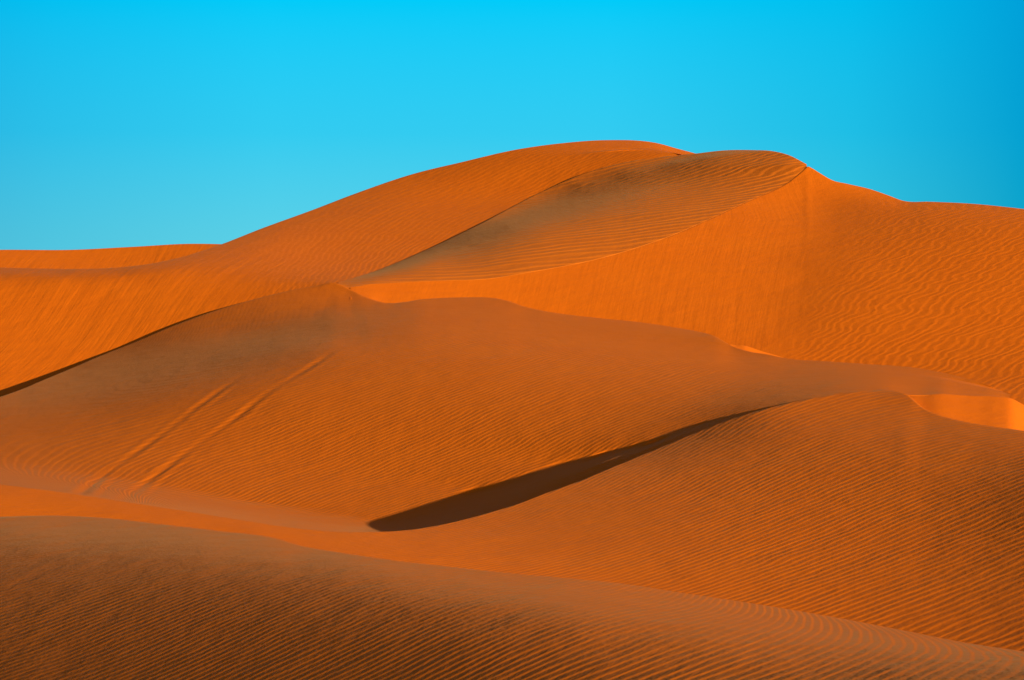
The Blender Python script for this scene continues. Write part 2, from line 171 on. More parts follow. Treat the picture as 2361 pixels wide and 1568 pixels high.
  [-315,-7,-8,-8,-8,-9,-7,-9,-7,-8,-8,-9,-8,-7,-9,-8,-8,-8,-8,-9,-8,-9,-8,-9,-9,-9,-10,-9,-11,-9],
  [-313,-9,-8,-8,-7,-8,-9,-7,-8,-8,-8,-8,-8,-8,-8,-8,-9,-8,-8,-8,-10,-8,-9,-8,-9,-10,-8,-10,-9,-11],
  [-313,-8,-7,-9,-8,-8,-8,-8,-8,-8,-8,-8,-8,-8,-8,-8,-8,-9,-8,-9,-7,-9,-9,-9,-9,-8,-10,-9,-10,-9],
  [-312,-8,-8,-8,-8,-7,-8,-8,-9,-8,-8,-8,-8,-8,-8,-9,-8,-8,-9,-8,-9,-8,-9,-8,-9,-9,-9,-9,-9,-10],
  [-312,-7,-8,-8,-8,-8,-8,-8,-8,-8,-8,-8,-8,-9,-8,-8,-8,-8,-8,-9,-8,-9,-8,-10,-8,-9,-9,-9,-9,-10],
  [-311,-8,-8,-7,-8,-9,-7,-8,-8,-8,-8,-8,-9,-7,-9,-8,-8,-9,-8,-8,-9,-9,-8,-9,-9,-8,-9,-9,-9,-9],
  [-311,-7,-8,-8,-8,-7,-9,-8,-7,-8,-9,-8,-7,-9,-8,-8,-9,-8,-9,-8,-8,-8,-10,-8,-9,-9,-9,-9,-9,-8],
  [-311,-7,-7,-8,-8,-8,-8,-8,-8,-9,-7,-8,-9,-8,-8,-8,-8,-8,-8,-9,-9,-9,-8,-8,-9,-10,-8,-9,-9,-9]]),
'd2': (-350, 40,
 [10800,10839,10879,10919,10960,11003,11045,11089,11135,11182,11231,11282,11335,11390,11448,11508,11570,11633,11696,11759,11823,11887,11950,12016,12082,12141,12189,12228,12258,12272,12270,12258,12233,12185,12116,12031,11929,11817,11699,11561,11404,11259,11115,10949,10777,10614,10447,10279,10110,9941,9784,9643,9523,9415,9313,9222,9140,9071,9027,9009,8999,9084,9407,9579,9690,9770,9835,9888,9943,9997,10048,10097,10145,10191,10237,10283,10329],
 [12281,12232,12185,12140,12101,12064,12030,12000,11975,11956,11940,11931,11932,11942,11961,11989,12028,12076,12124,12170,12217,12265,12311,12349,12400,12489,12607,12693,12757,12819,12881,12938,12989,13034,13079,13124,13169,13212,13253,13288,13322,13357,13393,13428,13468,13518,13577,13642,13706,13767,13826,13885,13947,14010,14075,14142,14211,14282,14357,14434,14511,14589,14670,14751,14829,14898,14959,15015,15073,15133,15192,15252,15311,15371,15431,15491,15550],
 [[437554,277,264,264,265,266,269,271,272,275,278,280,284,288,293,297,303,309,316,322,331,338,347,355,364,368,375,380,387,394,402,411,422,435,454,488],
  [475,-25,-14,-14,-13,-13,-13,-14,-12,-12,-13,-12,-12,-11,-12,-11,-13,-12,-14,-14,-16,-15,-17,-16,-17,-14,-16,-15,-16,-15,-15,-15,-14,-13,-17,-37],
  [458,-13,-13,-12,-12,-12,-12,-11,-12,-12,-11,-11,-11,-13,-12,-13,-12,-14,-14,-14,-15,-16,-16,-17,-16,-17,-16,-16,-16,-16,-18,-17,-20,-25,-32,-40],
  [447,-12,-10,-11,-11,-11,-11,-11,-11,-12,-11,-12,-12,-11,-13,-13,-14,-14,-14,-15,-15,-15,-16,-17,-17,-17,-17,-18,-18,-20,-20,-24,-27,-30,-34,-36],
  [434,-10,-11,-10,-11,-11,-11,-11,-12,-11,-12,-11,-12,-13,-13,-13,-13,-14,-14,-15,-15,-17,-17,-17,-20,-18,-19,-19,-21,-22,-24,-26,-27,-31,-31,-32],
  [431,-11,-11,-11,-11,-11,-12,-12,-11,-11,-12,-13,-13,-12,-13,-14,-13,-15,-15,-15,-17,-17,-18,-19,-19,-21,-21,-21,-22,-24,-25,-25,-28,-27,-28,-29],
  [427,-12,-11,-12,-11,-11,-12,-12,-12,-12,-13,-12,-12,-15,-13,-14,-16,-14,-16,-17,-17,-18,-19,-20,-21,-23,-21,-23,-23,-23,-23,-25,-24,-26,-26,-25],
  [413,-12,-11,-12,-12,-12,-11,-12,-12,-13,-12,-14,-14,-14,-15,-15,-15,-17,-17,-17,-18,-18,-19,-21,-21,-21,-24,-22,-22,-22,-22,-23,-23,-22,-22,-24],
  [389,-12,-11,-11,-12,-12,-12,-13,-13,-14,-14,-13,-15,-15,-15,-15,-17,-16,-17,-17,-18,-19,-19,-19,-21,-21,-21,-23,-21,-20,-21,-20,-20,-21,-20,-20],
  [363,-11,-14,-12,-13,-13,-14,-13,-14,-14,-14,-15,-14,-14,-16,-15,-15,-16,-17,-17,-17,-17,-18,-19,-18,-19,-20,-19,-20,-21,-20,-19,-19,-18,-19,-19],
  [344,-15,-13,-14,-13,-14,-13,-13,-13,-13,-14,-14,-14,-14,-13,-15,-14,-15,-14,-15,-15,-16,-16,-15,-17,-16,-17,-17,-19,-18,-18,-19,-19,-19,-21,-20],
  [286,-12,-12,-11,-12,-11,-12,-12,-12,-11,-12,-12,-12,-12,-13,-12,-13,-12,-12,-13,-12,-12,-12,-13,-12,-13,-13,-15,-13,-16,-16,-15,-17,-17,-16,-16],
  [199,-10,-10,-10,-10,-10,-10,-10,-10,-12,-10,-9,-11,-10,-10,-10,-9,-9,-9,-9,-9,-9,-9,-8,-9,-10,-9,-9,-11,-10,-11,-11,-11,-11,-10,-10],
  [114,-10,-9,-10,-9,-9,-9,-9,-9,-8,-8,-9,-7,-7,-6,-7,-6,-7,-6,-5,-6,-6,-6,-6,-6,-6,-7,-7,-7,-7,-7,-7,-7,-6,-6,-6],
  [27,-8,-9,-9,-8,-7,-7,-7,-6,-5,-5,-5,-4,-5,-4,-3,-4,-3,-4,-3,-4,-3,-4,-4,-5,-4,-5,-5,-4,-5,-5,-5,-4,-5,-5,-4],
  [-58,-7,-7,-6,-6,-4,-4,-2,-3,-2,-3,-1,-2,-1,-1,-2,-1,-1,-2,-3,-1,-4,-2,-3,-3,-5,-3,-3,-5,-4,-3,-5,-3,-4,-3,-4],
  [-142,-3,-3,-3,-3,1,1,1,2,1,2,2,1,1,0,1,-1,-1,-1,-2,-3,-1,-4,-3,-3,-3,-4,-4,-3,-4,-4,-3,-4,-4,-4,-4],
  [-189,1,0,0,-1,5,6,6,6,5,4,3,2,2,0,0,-1,-2,-2,-2,-2,-4,-3,-4,-4,-3,-4,-4,-5,-4,-5,-5,-6,-5,-7,-9],
  [-181,1,2,1,1,7,10,7,5,4,3,1,0,-1,0,-3,-2,-2,-3,-3,-4,-4,-3,-4,-4,-4,-4,-5,-4,-5,-5,-6,-6,-7,-9,-8],
  [-134,5,6,6,6,4,4,0,-2,-3,-4,-4,-3,-5,-5,-4,-5,-5,-4,-4,-5,-4,-4,-5,-4,-5,-4,-5,-5,-4,-6,-5,-6,-6,-5,-4],
  [-80,6,7,8,10,-8,-14,-10,-8,-8,-7,-8,-7,-5,-7,-5,-5,-5,-6,-5,-4,-4,-4,-4,-4,-4,-5,-3,-4,-5,-4,-4,-5,-4,-4,-4],
  [-45,1,-2,-5,-9,-10,-10,-10,-10,-8,-8,-7,-6,-7,-5,-5,-4,-5,-2,-4,-4,-3,-4,-3,-3,-3,-3,-4,-3,-4,-3,-3,-2,-3,-3,-4],
  [-22,-14,-15,-14,-13,-11,-10,-9,-7,-7,-6,-4,-5,-3,-3,-4,-3,-3,-3,-3,-2,-3,-3,-3,-3,-3,-3,-3,-3,-3,-2,-4,-2,-3,-1,0],
  [-60,-17,-15,-11,-8,-6,-3,-3,-3,-3,-1,-3,-2,-3,-2,-2,-3,-2,-3,-2,-3,-3,-3,-2,-3,-3,-3,-3,-3,-2,-4,-2,-4,-2,-2,-2],
  [-258,6,10,9,8,6,5,5,3,4,3,3,2,3,1,2,2,2,2,1,2,1,2,0,1,1,1,2,0,0,1,0,-1,-1,-3,-5],
  [-529,43,26,20,17,15,13,12,13,12,11,11,12,10,12,10,11,10,10,11,9,11,9,11,9,9,10,8,9,9,7,7,7,5,3,2],
  [-585,12,16,16,16,16,17,17,17,17,16,18,16,17,17,17,16,16,16,16,17,15,17,15,16,16,15,16,15,14,15,14,14,14,15,16],
  [-394,-4,3,9,11,13,13,14,14,13,15,13,14,15,13,14,14,15,13,14,14,14,14,14,14,14,14,13,14,15,14,15,15,17,18,20],
  [-242,6,10,11,11,12,11,12,12,12,11,13,12,11,12,12,13,12,13,12,12,13,13,13,13,13,12,14,13,14,14,14,15,15,14,13],
  [-203,20,18,16,16,15,15,14,14,15,15,13,15,15,15,16,14,16,16,16,16,17,15,17,17,17,18,17,18,17,18,18,17,16,16,16],
  [-170,20,18,18,17,16,18,17,17,17,18,19,18,19,19,19,20,20,21,20,21,21,22,21,21,22,22,22,23,22,23,23,24,25,26,27],
  [-119,16,17,17,17,18,17,19,19,20,20,21,21,22,22,22,23,23,22,24,24,24,24,24,25,25,25,25,25,26,26,27,28,27,29,29],
  [-67,17,17,18,19,20,21,22,23,23,23,24,25,24,26,25,25,26,26,26,26,26,26,27,27,26,27,27,27,27,26,26,24,24,21,19],
  [-35,21,22,24,25,26,27,27,27,28,29,28,29,29,28,30,30,28,30,30,29,29,30,29,29,29,28,28,27,27,25,23,23,21,19,18],
  [-37,29,31,30,31,32,31,32,32,33,32,33,33,33,33,33,32,34,32,32,32,32,31,31,30,30,29,29,28,26,28,26,26,26,28,28],
  [-72,36,37,36,37,35,37,36,37,35,37,36,36,36,36,35,36,34,35,34,34,33,33,32,32,31,31,30,30,30,29,31,30,31,31,31],
  [-98,39,39,40,39,40,39,40,39,41,39,39,38,38,38,37,37,36,36,35,35,34,34,34,33,33,33,32,32,33,33,32,33,32,31,32],
  [-105,40,40,39,40,40,41,40,41,39,39,39,38,38,36,37,35,36,35,35,34,34,34,33,33,33,33,34,33,34,33,33,34,35,37,37],
  [-95,39,38,40,40,41,40,39,39,37,37,36,36,35,35,34,34,34,33,34,33,33,32,33,33,33,33,32,34,33,34,35,34,33,31,29],
  [-76,40,43,43,42,42,40,39,38,37,37,36,36,35,37,35,36,36,35,34,35,35,36,35,36,35,36,37,36,35,35,33,32,30,28,27],
  [-74,46,44,43,43,39,39,38,35,37,36,36,37,37,37,38,38,36,38,38,38,39,39,39,39,40,39,38,38,38,36,38,39,43,50,62],
  [-91,44,39,36,34,31,29,29,30,30,30,32,32,33,33,35,35,36,36,37,37,38,36,38,37,37,36,37,37,38,42,47,53,61,67,70],
  [-106,39,36,31,26,25,27,26,28,28,29,29,30,33,34,35,36,37,37,38,38,37,37,37,37,36,38,40,43,48,53,56,60,60,59,58],
  [-137,40,36,32,30,32,30,33,34,34,36,37,39,39,40,41,41,42,42,42,42,41,43,41,43,46,49,52,56,59,62,63,64,68,76,88],
  [-207,41,32,32,33,34,36,37,36,38,39,42,42,43,43,42,43,44,44,44,43,44,44,48,48,52,55,57,58,59,61,69,80,97,115,133],
  [-307,34,31,32,34,36,37,36,39,40,41,41,41,42,43,43,44,43,43,43,45,45,48,48,53,53,52,53,54,58,70,83,95,104,104,93],
  [-404,31,34,36,37,37,39,41,40,43,43,44,45,44,43,45,43,46,47,46,49,51,52,56,54,54,55,54,56,69,75,78,83,78,71,65],
  [-458,31,37,38,38,39,39,42,43,44,44,44,45,44,45,44,46,46,48,51,52,54,55,54,56,54,53,50,56,57,59,61,56,59,62,52],
  [-468,35,37,37,38,39,41,40,43,43,44,44,43,44,44,45,46,47,48,49,50,51,50,49,44,41,38,45,48,47,46,42,50,61,51,26],
  [-450,36,35,36,39,39,40,41,41,41,42,43,42,43,43,44,45,44,46,46,46,44,43,36,34,33,40,44,44,46,42,50,58,29,-5,-30],
  [-449,33,32,34,35,36,36,37,38,39,38,38,39,38,39,40,38,40,38,39,38,36,30,29,30,36,41,44,52,51,37,21,-10,-28,-25,-35],
  [-459,27,29,31,32,33,34,33,34,33,35,33,34,35,34,33,34,32,33,32,30,26,25,26,31,36,39,46,37,13,1,-8,-11,-7,-14,-24],
  [-480,22,25,28,28,29,29,30,29,30,29,30,29,29,28,27,27,27,27,25,23,21,21,24,28,31,31,23,5,-1,6,8,6,5,11,13],
  [-501,18,24,26,25,27,26,27,27,28,27,27,27,26,25,24,23,24,23,22,19,18,21,23,25,27,22,11,9,17,26,33,43,51,32,33],
  [-520,18,22,23,25,24,26,26,26,26,27,26,25,25,24,22,22,21,21,20,17,19,19,23,25,24,20,19,27,42,56,72,82,64,37,52],
  [-546,15,23,22,23,23,23,24,26,24,25,25,25,22,22,20,19,20,20,16,17,18,19,23,25,24,26,33,45,62,81,96,80,43,33,32],
  [-578,15,21,22,21,21,22,23,23,25,23,24,22,23,19,18,18,19,18,16,16,16,21,23,24,28,33,42,59,77,93,86,55,32,32,19],
  [-614,14,20,19,20,20,20,21,21,22,23,22,22,20,19,17,17,18,14,15,14,16,19,23,27,29,37,48,65,80,84,59,41,44,28,66],
  [-650,11,13,16,15,15,16,15,17,17,17,18,19,18,16,13,13,11,11,10,11,13,15,17,21,27,33,44,57,65,56,35,43,41,38,110],
  [-678,8,8,11,11,11,9,11,11,11,13,13,13,14,14,15,9,4,6,6,7,8,11,13,15,19,27,36,43,48,40,43,47,31,31,158],
  [-699,10,6,8,9,8,8,8,8,10,9,10,11,12,11,12,8,6,5,8,8,8,8,11,14,17,22,29,35,36,39,47,42,23,6,114],
  [-717,-7,-11,-11,-10,-11,-11,-14,-13,-14,-12,-12,-11,-11,-7,-10,-9,-11,-10,-8,-9,-11,-14,-17,-18,-18,-23,-28,-35,-33,-15,12,28,65,33,-265],
  [-756,-44,-54,-55,-54,-54,-57,-59,-63,-62,-63,-63,-61,-59,-55,-51,-51,-55,-58,-54,-48,-51,-63,-76,-86,-93,-101,-122,-153,-180,-171,-128,-58,26,130,48],
  [-769,-22,-23,-26,-26,-26,-26,-27,-31,-32,-33,-32,-34,-33,-30,-27,-25,-25,-30,-31,-25,-19,-20,-27,-32,-37,-41,-44,-57,-82,-107,-106,-79,-32,25,85],
  [-758,-10,-12,-13,-15,-15,-14,-15,-14,-18,-21,-23,-22,-22,-21,-20,-17,-14,-16,-21,-21,-13,-7,-8,-14,-13,-8,-7,-14,-32,-50,-67,-63,-39,0,41],
  [-719,-8,-7,-9,-10,-10,-10,-9,-10,-11,-14,-17,-17,-17,-18,-16,-14,-14,-12,-16,-20,-16,-5,-3,-7,-8,-3,4,11,4,-18,-32,-41,-32,-5,18],
  [-680,-5,-9,-7,-8,-9,-9,-10,-9,-10,-10,-13,-15,-16,-16,-16,-15,-14,-14,-14,-20,-22,-15,-3,-6,-8,-6,0,13,21,13,-5,-20,-18,-9,18],
  [-666,-5,-9,-7,-8,-7,-8,-7,-8,-9,-9,-10,-12,-13,-15,-15,-15,-13,-13,-13,-17,-25,-23,-12,-6,-9,-4,0,7,23,27,26,10,-3,1,4],
  [-681,-6,-8,-12,-7,-7,-7,-8,-8,-9,-9,-9,-10,-13,-13,-14,-15,-14,-13,-12,-13,-22,-30,-24,-12,-14,-4,-3,-1,12,25,34,35,17,4,0],
  [-686,-5,-8,-11,-10,-7,-7,-7,-8,-8,-8,-8,-10,-10,-13,-13,-14,-14,-12,-11,-11,-17,-26,-29,-19,-16,-17,-3,-3,4,19,23,38,30,16,6],
  [-679,-5,-7,-9,-11,-9,-6,-7,-6,-7,-7,-8,-8,-10,-9,-12,-12,-13,-12,-13,-10,-10,-21,-29,-24,-18,-24,-9,-1,0,12,16,33,38,31,19],
  [-673,-5,-5,-9,-10,-9,-8,-6,-6,-5,-7,-6,-7,-8,-10,-10,-11,-12,-11,-11,-11,-9,-14,-26,-28,-19,-27,-20,-2,0,4,14,20,45,38,39],
  [-665,-5,-6,-7,-10,-11,-9,-4,-6,-5,-5,-5,-7,-6,-9,-9,-10,-11,-12,-10,-10,-9,-10,-20,-29,-24,-26,-28,-9,1,1,7,12,40,47,51],
  [-658,-4,-6,-7,-9,-11,-9,-8,-3,-5,-5,-5,-5,-7,-6,-8,-10,-9,-11,-11,-10,-8,-8,-15,-25,-29,-24,-37,-18,0,1,2,3,30,52,56],
  [-651,-4,-5,-7,-9,-11,-11,-7,-5,-4,-4,-4,-5,-4,-7,-8,-8,-9,-10,-10,-10,-10,-7,-9,-21,-28,-29,-37,-30,-6,4,-2,-4,14,54,57],
  [-643,-5,-5,-7,-7,-10,-12,-11,-5,-3,-3,-5,-3,-6,-5,-6,-8,-9,-8,-10,-11,-9,-7,-7,-16,-25,-32,-37,-41,-16,3,1,-10,-7,52,59],
  [-636,-4,-6,-6,-8,-9,-12,-13,-7,-3,-3,-3,-4,-4,-4,-7,-6,-8,-10,-9,-10,-10,-8,-6,-10,-22,-29,-39,-51,-27,-3,6,-11,-26,37,69]]),
'd3': (-350, 40,
 [9995,9912,9827,9739,9646,9553,9459,9357,9245,9117,8974,8803,8634,8467,8291,8126,7969,7803,7631,7469,7320,7183,7058,6945,6838,6739,6654,6582,6515,6679,6870,6983,6970,6905,6878,6861,6857,6864,6935,7068,7160,7229,7280,7323,7364,7402,7450,7506,7572,7645,7757,7989,8110,8174,8257,8301,8321,8348,8375,8403,8427,8457,8512,8587,8677,8786,8935,9160],
 [10840,10879,10919,10959,11000,11043,11085,11129,11175,11222,11271,11322,11375,11430,11488,11548,11610,11673,11736,11799,11863,11927,11990,12056,12122,12181,12229,12268,12298,12312,12310,12298,12273,12225,12156,12071,11969,11857,11739,11601,11444,11299,11155,10989,10817,10654,10487,10319,10150,9981,9824,9683,9563,9455,9353,9262,9180,9111,9067,9049,9057,9106,9118,9089,9110,9125,9138,9200],
 [[449681,2009,1949,1978,2165,2222,2241,2229,2183,2103,1989,1846,1680,1498,1312,1136,975,837,724,631,559,499,453,415,384,360,339,323,309,296,285,277,267,260,251,244,236,227,219,210,200,189,177,164],
  [161,141,202,153,82,88,77,52,21,-13,-44,-72,-93,-105,-109,-107,-97,-85,-72,-59,-47,-36,-27,-18,-10,-4,1,6,11,15,20,21,27,29,33,36,39,44,47,52,57,62,70,78],
  [127,141,169,170,121,101,80,52,18,-16,-48,-76,-98,-109,-111,-107,-95,-81,-66,-51,-41,-28,-20,-13,-5,-1,6,9,12,17,18,23,24,27,30,32,35,39,42,45,50,56,60,66],
  [71,144,156,187,151,116,85,50,14,-24,-60,-88,-106,-117,-115,-103,-90,-72,-56,-41,-29,-20,-10,-3,1,6,10,14,16,18,21,22,25,26,29,30,34,35,39,42,44,47,50,52],
  [9,150,168,195,169,127,85,44,1,-39,-77,-104,-122,-125,-116,-99,-79,-59,-42,-29,-17,-8,-2,4,9,13,15,17,20,21,23,25,26,28,29,32,33,36,38,41,44,47,51,55],
  [-49,157,189,203,175,131,81,32,-17,-64,-100,-127,-136,-129,-111,-88,-63,-43,-28,-15,-5,2,7,11,14,16,19,20,22,23,24,26,27,29,30,33,35,38,40,43,48,53,59,68],
  [-93,172,205,206,175,125,70,13,-43,-91,-129,-146,-144,-124,-96,-67,-44,-26,-11,-2,4,9,14,16,17,21,21,22,23,25,27,27,29,31,34,36,39,41,47,51,55,62,67,70],
  [-123,193,217,203,167,114,53,-13,-73,-124,-153,-158,-139,-105,-72,-44,-22,-7,1,7,13,17,17,20,22,22,24,25,27,28,29,31,34,37,39,44,47,52,57,63,70,73,76,78],
  [-137,211,223,198,155,98,30,-42,-109,-155,-172,-155,-116,-77,-42,-19,-4,4,12,17,19,20,22,24,25,26,27,29,30,32,35,39,42,45,51,54,62,68,75,82,85,90,91,92],
  [-137,218,228,192,145,79,2,-79,-145,-182,-174,-133,-85,-44,-17,-1,10,16,19,21,23,25,27,26,28,30,31,35,36,40,44,48,52,59,65,74,81,91,97,101,107,108,109,107],
  [-121,222,230,186,129,58,-29,-117,-182,-194,-157,-99,-49,-16,1,12,17,22,24,25,26,27,28,30,32,33,37,38,44,48,55,60,67,76,85,95,105,113,119,124,124,123,121,115],
  [-96,240,209,173,115,32,-66,-159,-209,-188,-121,-59,-19,1,14,20,23,24,25,27,28,28,30,32,34,37,41,46,53,59,65,75,86,96,109,120,130,136,140,141,141,140,136,133],
  [-82,240,202,160,94,2,-109,-202,-220,-156,-77,-26,2,15,20,22,24,24,25,26,26,28,28,31,33,37,41,49,53,61,70,81,94,108,120,129,134,136,136,135,134,134,139,161],
  [-80,230,197,147,71,-36,-156,-235,-202,-108,-37,-1,14,19,22,24,23,24,24,23,24,24,27,27,31,35,41,46,53,63,74,89,104,117,127,131,131,131,128,124,118,107,86,26],
  [-94,227,182,134,47,-75,-204,-247,-156,-58,-8,12,19,22,23,22,22,21,21,20,21,22,24,25,27,32,36,42,53,67,83,98,114,125,129,128,128,123,118,107,87,55,7,-38],
  [-127,220,184,126,20,-117,-246,-226,-99,-21,9,18,20,23,20,21,19,17,16,17,16,17,17,19,20,23,29,38,51,67,86,104,114,118,116,115,110,104,88,65,30,-13,-50,-66],
  [-169,220,197,118,-5,-163,-274,-174,-53,0,15,22,22,21,20,17,16,14,12,11,11,12,12,13,15,19,25,37,53,71,88,101,107,107,105,103,98,82,56,19,-25,-63,-92,-131],
  [-199,226,204,111,-35,-211,-274,-119,-20,12,22,22,23,20,19,16,12,12,9,8,9,9,10,10,12,18,27,41,58,73,87,98,104,104,107,106,91,64,25,-21,-61,-92,-116,-125],
  [-210,230,199,93,-68,-261,-238,-71,1,21,26,25,22,21,17,15,12,9,7,7,7,6,5,9,12,17,30,45,57,71,82,93,104,111,113,102,79,39,-6,-50,-78,-94,-91,-54],
  [-213,224,182,69,-103,-301,-180,-31,17,27,26,24,23,20,17,14,12,10,7,4,2,2,4,6,13,18,30,41,52,64,80,89,91,98,98,87,57,18,-28,-61,-80,-73,-40,-7],
  [-205,207,164,38,-141,-311,-119,-3,26,27,26,24,21,18,16,12,9,6,5,3,3,4,5,9,11,23,27,32,40,55,63,62,67,79,90,83,58,11,-30,-59,-58,-34,-16,-16],
  [-178,185,131,6,-179,-290,-69,16,28,27,23,22,20,16,12,8,6,4,5,6,7,8,10,13,14,19,16,14,27,34,31,29,36,72,100,100,73,30,-14,-49,-35,-30,-23,-9],
  [-155,150,95,-22,-215,-235,-29,26,26,25,23,20,17,13,8,6,4,5,6,8,9,11,15,15,13,2,2,5,13,9,2,-2,18,72,119,117,90,46,-19,-47,-42,-17,1,22],
  [-150,111,57,-52,-248,-161,3,27,27,24,21,19,16,10,7,5,5,7,7,9,8,10,8,5,5,4,4,5,0,-7,-16,-14,17,68,113,118,76,2,-39,0,18,23,35,40],
  [-155,117,57,-87,-293,-100,18,25,26,21,19,18,13,7,4,4,7,7,7,8,8,6,6,4,5,4,7,8,-6,-20,-28,-23,-4,43,94,98,48,11,32,58,48,49,52,48],
  [-145,196,100,-160,-368,-64,19,28,21,17,18,14,8,3,0,2,5,6,9,6,7,8,7,8,8,7,8,10,-14,-32,-36,-37,-22,30,77,78,54,41,88,103,61,47,40,38],
  [56,243,85,-311,-420,-53,24,26,13,13,13,9,0,-4,-3,-1,2,4,5,6,8,9,10,14,15,12,7,-8,-20,-35,-44,-46,-38,8,41,44,39,78,160,120,61,46,39,11],
  [691,86,-193,-549,-394,-30,30,13,5,9,9,1,-7,-10,-6,-2,-1,0,2,4,6,7,12,13,18,11,-7,-22,-26,-29,-41,-52,-62,-42,-29,-13,39,147,223,156,98,82,14,-51],
  [1312,-60,-522,-787,-315,-1,20,-4,-3,2,1,-9,-15,-14,-11,-6,-5,-5,-4,-3,-2,2,2,5,1,-2,-10,-21,-25,-30,-30,-37,-75,-116,-135,-81,56,158,251,327,198,84,-22,-131],
  [1803,-92,-903,-922,-223,25,-6,-20,-11,-7,-12,-20,-25,-23,-17,-14,-13,-13,-17,-17,-16,-18,-17,-21,-26,-30,-40,-53,-68,-78,-92,-105,-148,-290,-382,-327,-210,-83,22,252,398,288,232,149],
  [1712,-52,-1008,-835,-61,9,-30,-24,-14,-10,-22,-30,-32,-28,-20,-16,-18,-20,-20,-22,-23,-22,-25,-27,-30,-34,-41,-51,-65,-78,-93,-112,-145,-243,-324,-357,-327,-271,-256,-124,212,390,422,448],
  [1061,-678,-283,-242,-11,-16,-33,-20,-1,-13,-26,-38,-37,-24,-15,-15,-15,-17,-20,-19,-17,-17,-17,-17,-20,-20,-23,-29,-33,-43,-50,-63,-79,-114,-157,-185,-200,-196,-202,-213,-116,77,237,410],
  [640,-1030,-48,346,68,-48,-29,12,2,-17,-41,-49,-34,-12,-7,-12,-14,-16,-15,-11,-8,-4,-2,-2,-1,-2,1,1,1,0,0,-2,-4,-11,-25,-37,-44,-35,-15,-16,-29,27,118,40],
  [587,-958,-158,411,198,-27,20,18,-7,-45,-71,-55,-11,-1,-10,-13,-17,-18,-11,-3,2,5,7,9,9,11,13,17,19,22,25,30,35,39,33,32,31,55,75,84,80,88,23,24],
  [734,-834,-290,261,234,101,38,-6,-43,-104,-81,-7,3,-11,-13,-21,-26,-17,-6,3,7,8,10,9,10,11,14,16,17,19,23,31,38,37,35,37,35,41,48,45,33,-17,-57,117],
  [920,-733,-384,89,289,307,-137,-40,-162,-98,11,-1,-11,-11,-28,-35,-25,-8,3,6,8,9,8,8,9,12,13,15,17,20,28,33,36,35,35,29,39,39,32,13,-23,-62,-31,-17],
  [1050,-635,-436,-59,256,485,-231,-283,-56,26,-13,-6,-12,-37,-47,-33,-12,0,5,6,8,5,5,6,7,8,10,11,15,20,24,27,26,24,20,22,35,30,11,-18,-48,-48,-46,-110],
  [1086,-521,-442,-181,78,34,29,55,2,-19,3,-15,-47,-60,-42,-15,-2,1,4,4,1,2,0,1,2,4,3,7,8,13,13,13,12,7,6,13,15,6,-19,-47,-47,-25,-48,-190],
  [1034,-394,-398,-271,-81,-6,302,-44,-10,13,-18,-59,-78,-51,-16,-6,-2,1,-2,-2,-6,-8,-7,-7,-8,-9,-9,-11,-10,-13,-16,-21,-28,-34,-37,-42,-50,-69,-95,-117,-113,-80,-40,-149],
  [923,-259,-309,-316,-175,15,325,27,18,-23,-91,-109,-49,-14,-8,-3,0,-3,-5,-10,-12,-13,-15,-17,-17,-21,-22,-25,-30,-34,-42,-51,-61,-69,-80,-89,-107,-128,-151,-177,-195,-171,-86,60],
  [782,-138,-197,-305,-209,-15,452,32,-49,-174,-116,-24,-14,-2,4,4,1,-3,-8,-12,-12,-13,-14,-16,-18,-18,-19,-21,-22,-27,-32,-40,-46,-54,-58,-67,-82,-98,-115,-132,-155,-153,-93,45],
  [667,-73,-112,-229,-149,-83,396,-132,-227,-27,-15,-8,10,11,8,6,0,-4,-8,-8,-10,-10,-12,-11,-12,-13,-13,-14,-15,-18,-21,-26,-32,-36,-40,-46,-56,-73,-87,-100,-114,-119,-87,32],
  [642,-62,-75,-129,33,175,-478,-73,1,-24,16,18,18,15,11,4,-1,-5,-5,-6,-6,-7,-7,-7,-8,-7,-7,-6,-7,-8,-12,-16,-21,-23,-27,-34,-45,-60,-77,-86,-91,-87,-63,12],
  [677,-46,-51,-28,203,569,-1172,-80,27,30,31,27,20,13,7,0,-3,-4,-5,-6,-5,-6,-5,-6,-5,-4,-3,-2,-3,-6,-10,-15,-19,-23,-28,-37,-52,-69,-84,-93,-90,-77,-44,2],
  [707,-15,-9,136,443,-1132,-20,39,45,37,29,22,12,5,-2,-2,-4,-5,-4,-4,-4,-5,-4,-4,-2,0,0,1,-2,-6,-11,-15,-19,-24,-31,-44,-60,-79,-93,-99,-89,-63,-29,-13],
  [741,-3,48,499,-264,-894,48,45,35,28,16,6,1,-4,-4,-5,-3,-2,-4,-2,-4,-3,-2,-1,1,2,4,0,-4,-8,-12,-17,-20,-26,-37,-50,-69,-84,-97,-97,-82,-53,-22,-33],
  [795,-12,21,904,-1453,8,29,39,17,5,-2,-7,-7,-6,-3,-3,-3,-4,-2,-5,-3,-3,-3,1,2,1,-3,-7,-11,-16,-21,-23,-29,-37,-49,-66,-82,-96,-103,-101,-90,-71,-47,-31],
  [849,-13,-50,-464,-19,86,12,-3,-6,-12,-11,-7,-5,-2,-3,-2,-3,-2,-5,-4,-6,-3,-1,-1,-4,-7,-13,-17,-22,-25,-29,-33,-40,-50,-62,-76,-89,-101,-101,-102,-102,-104,-87,-45],
  [870,-20,-50,-733,400,-32,-10,-23,-17,-9,-5,-2,-1,-2,-1,-2,-3,-5,-7,-8,-7,-6,-8,-13,-17,-22,-25,-30,-33,-38,-40,-45,-52,-60,-72,-82,-91,-92,-93,-97,-116,-143,-153,-85],
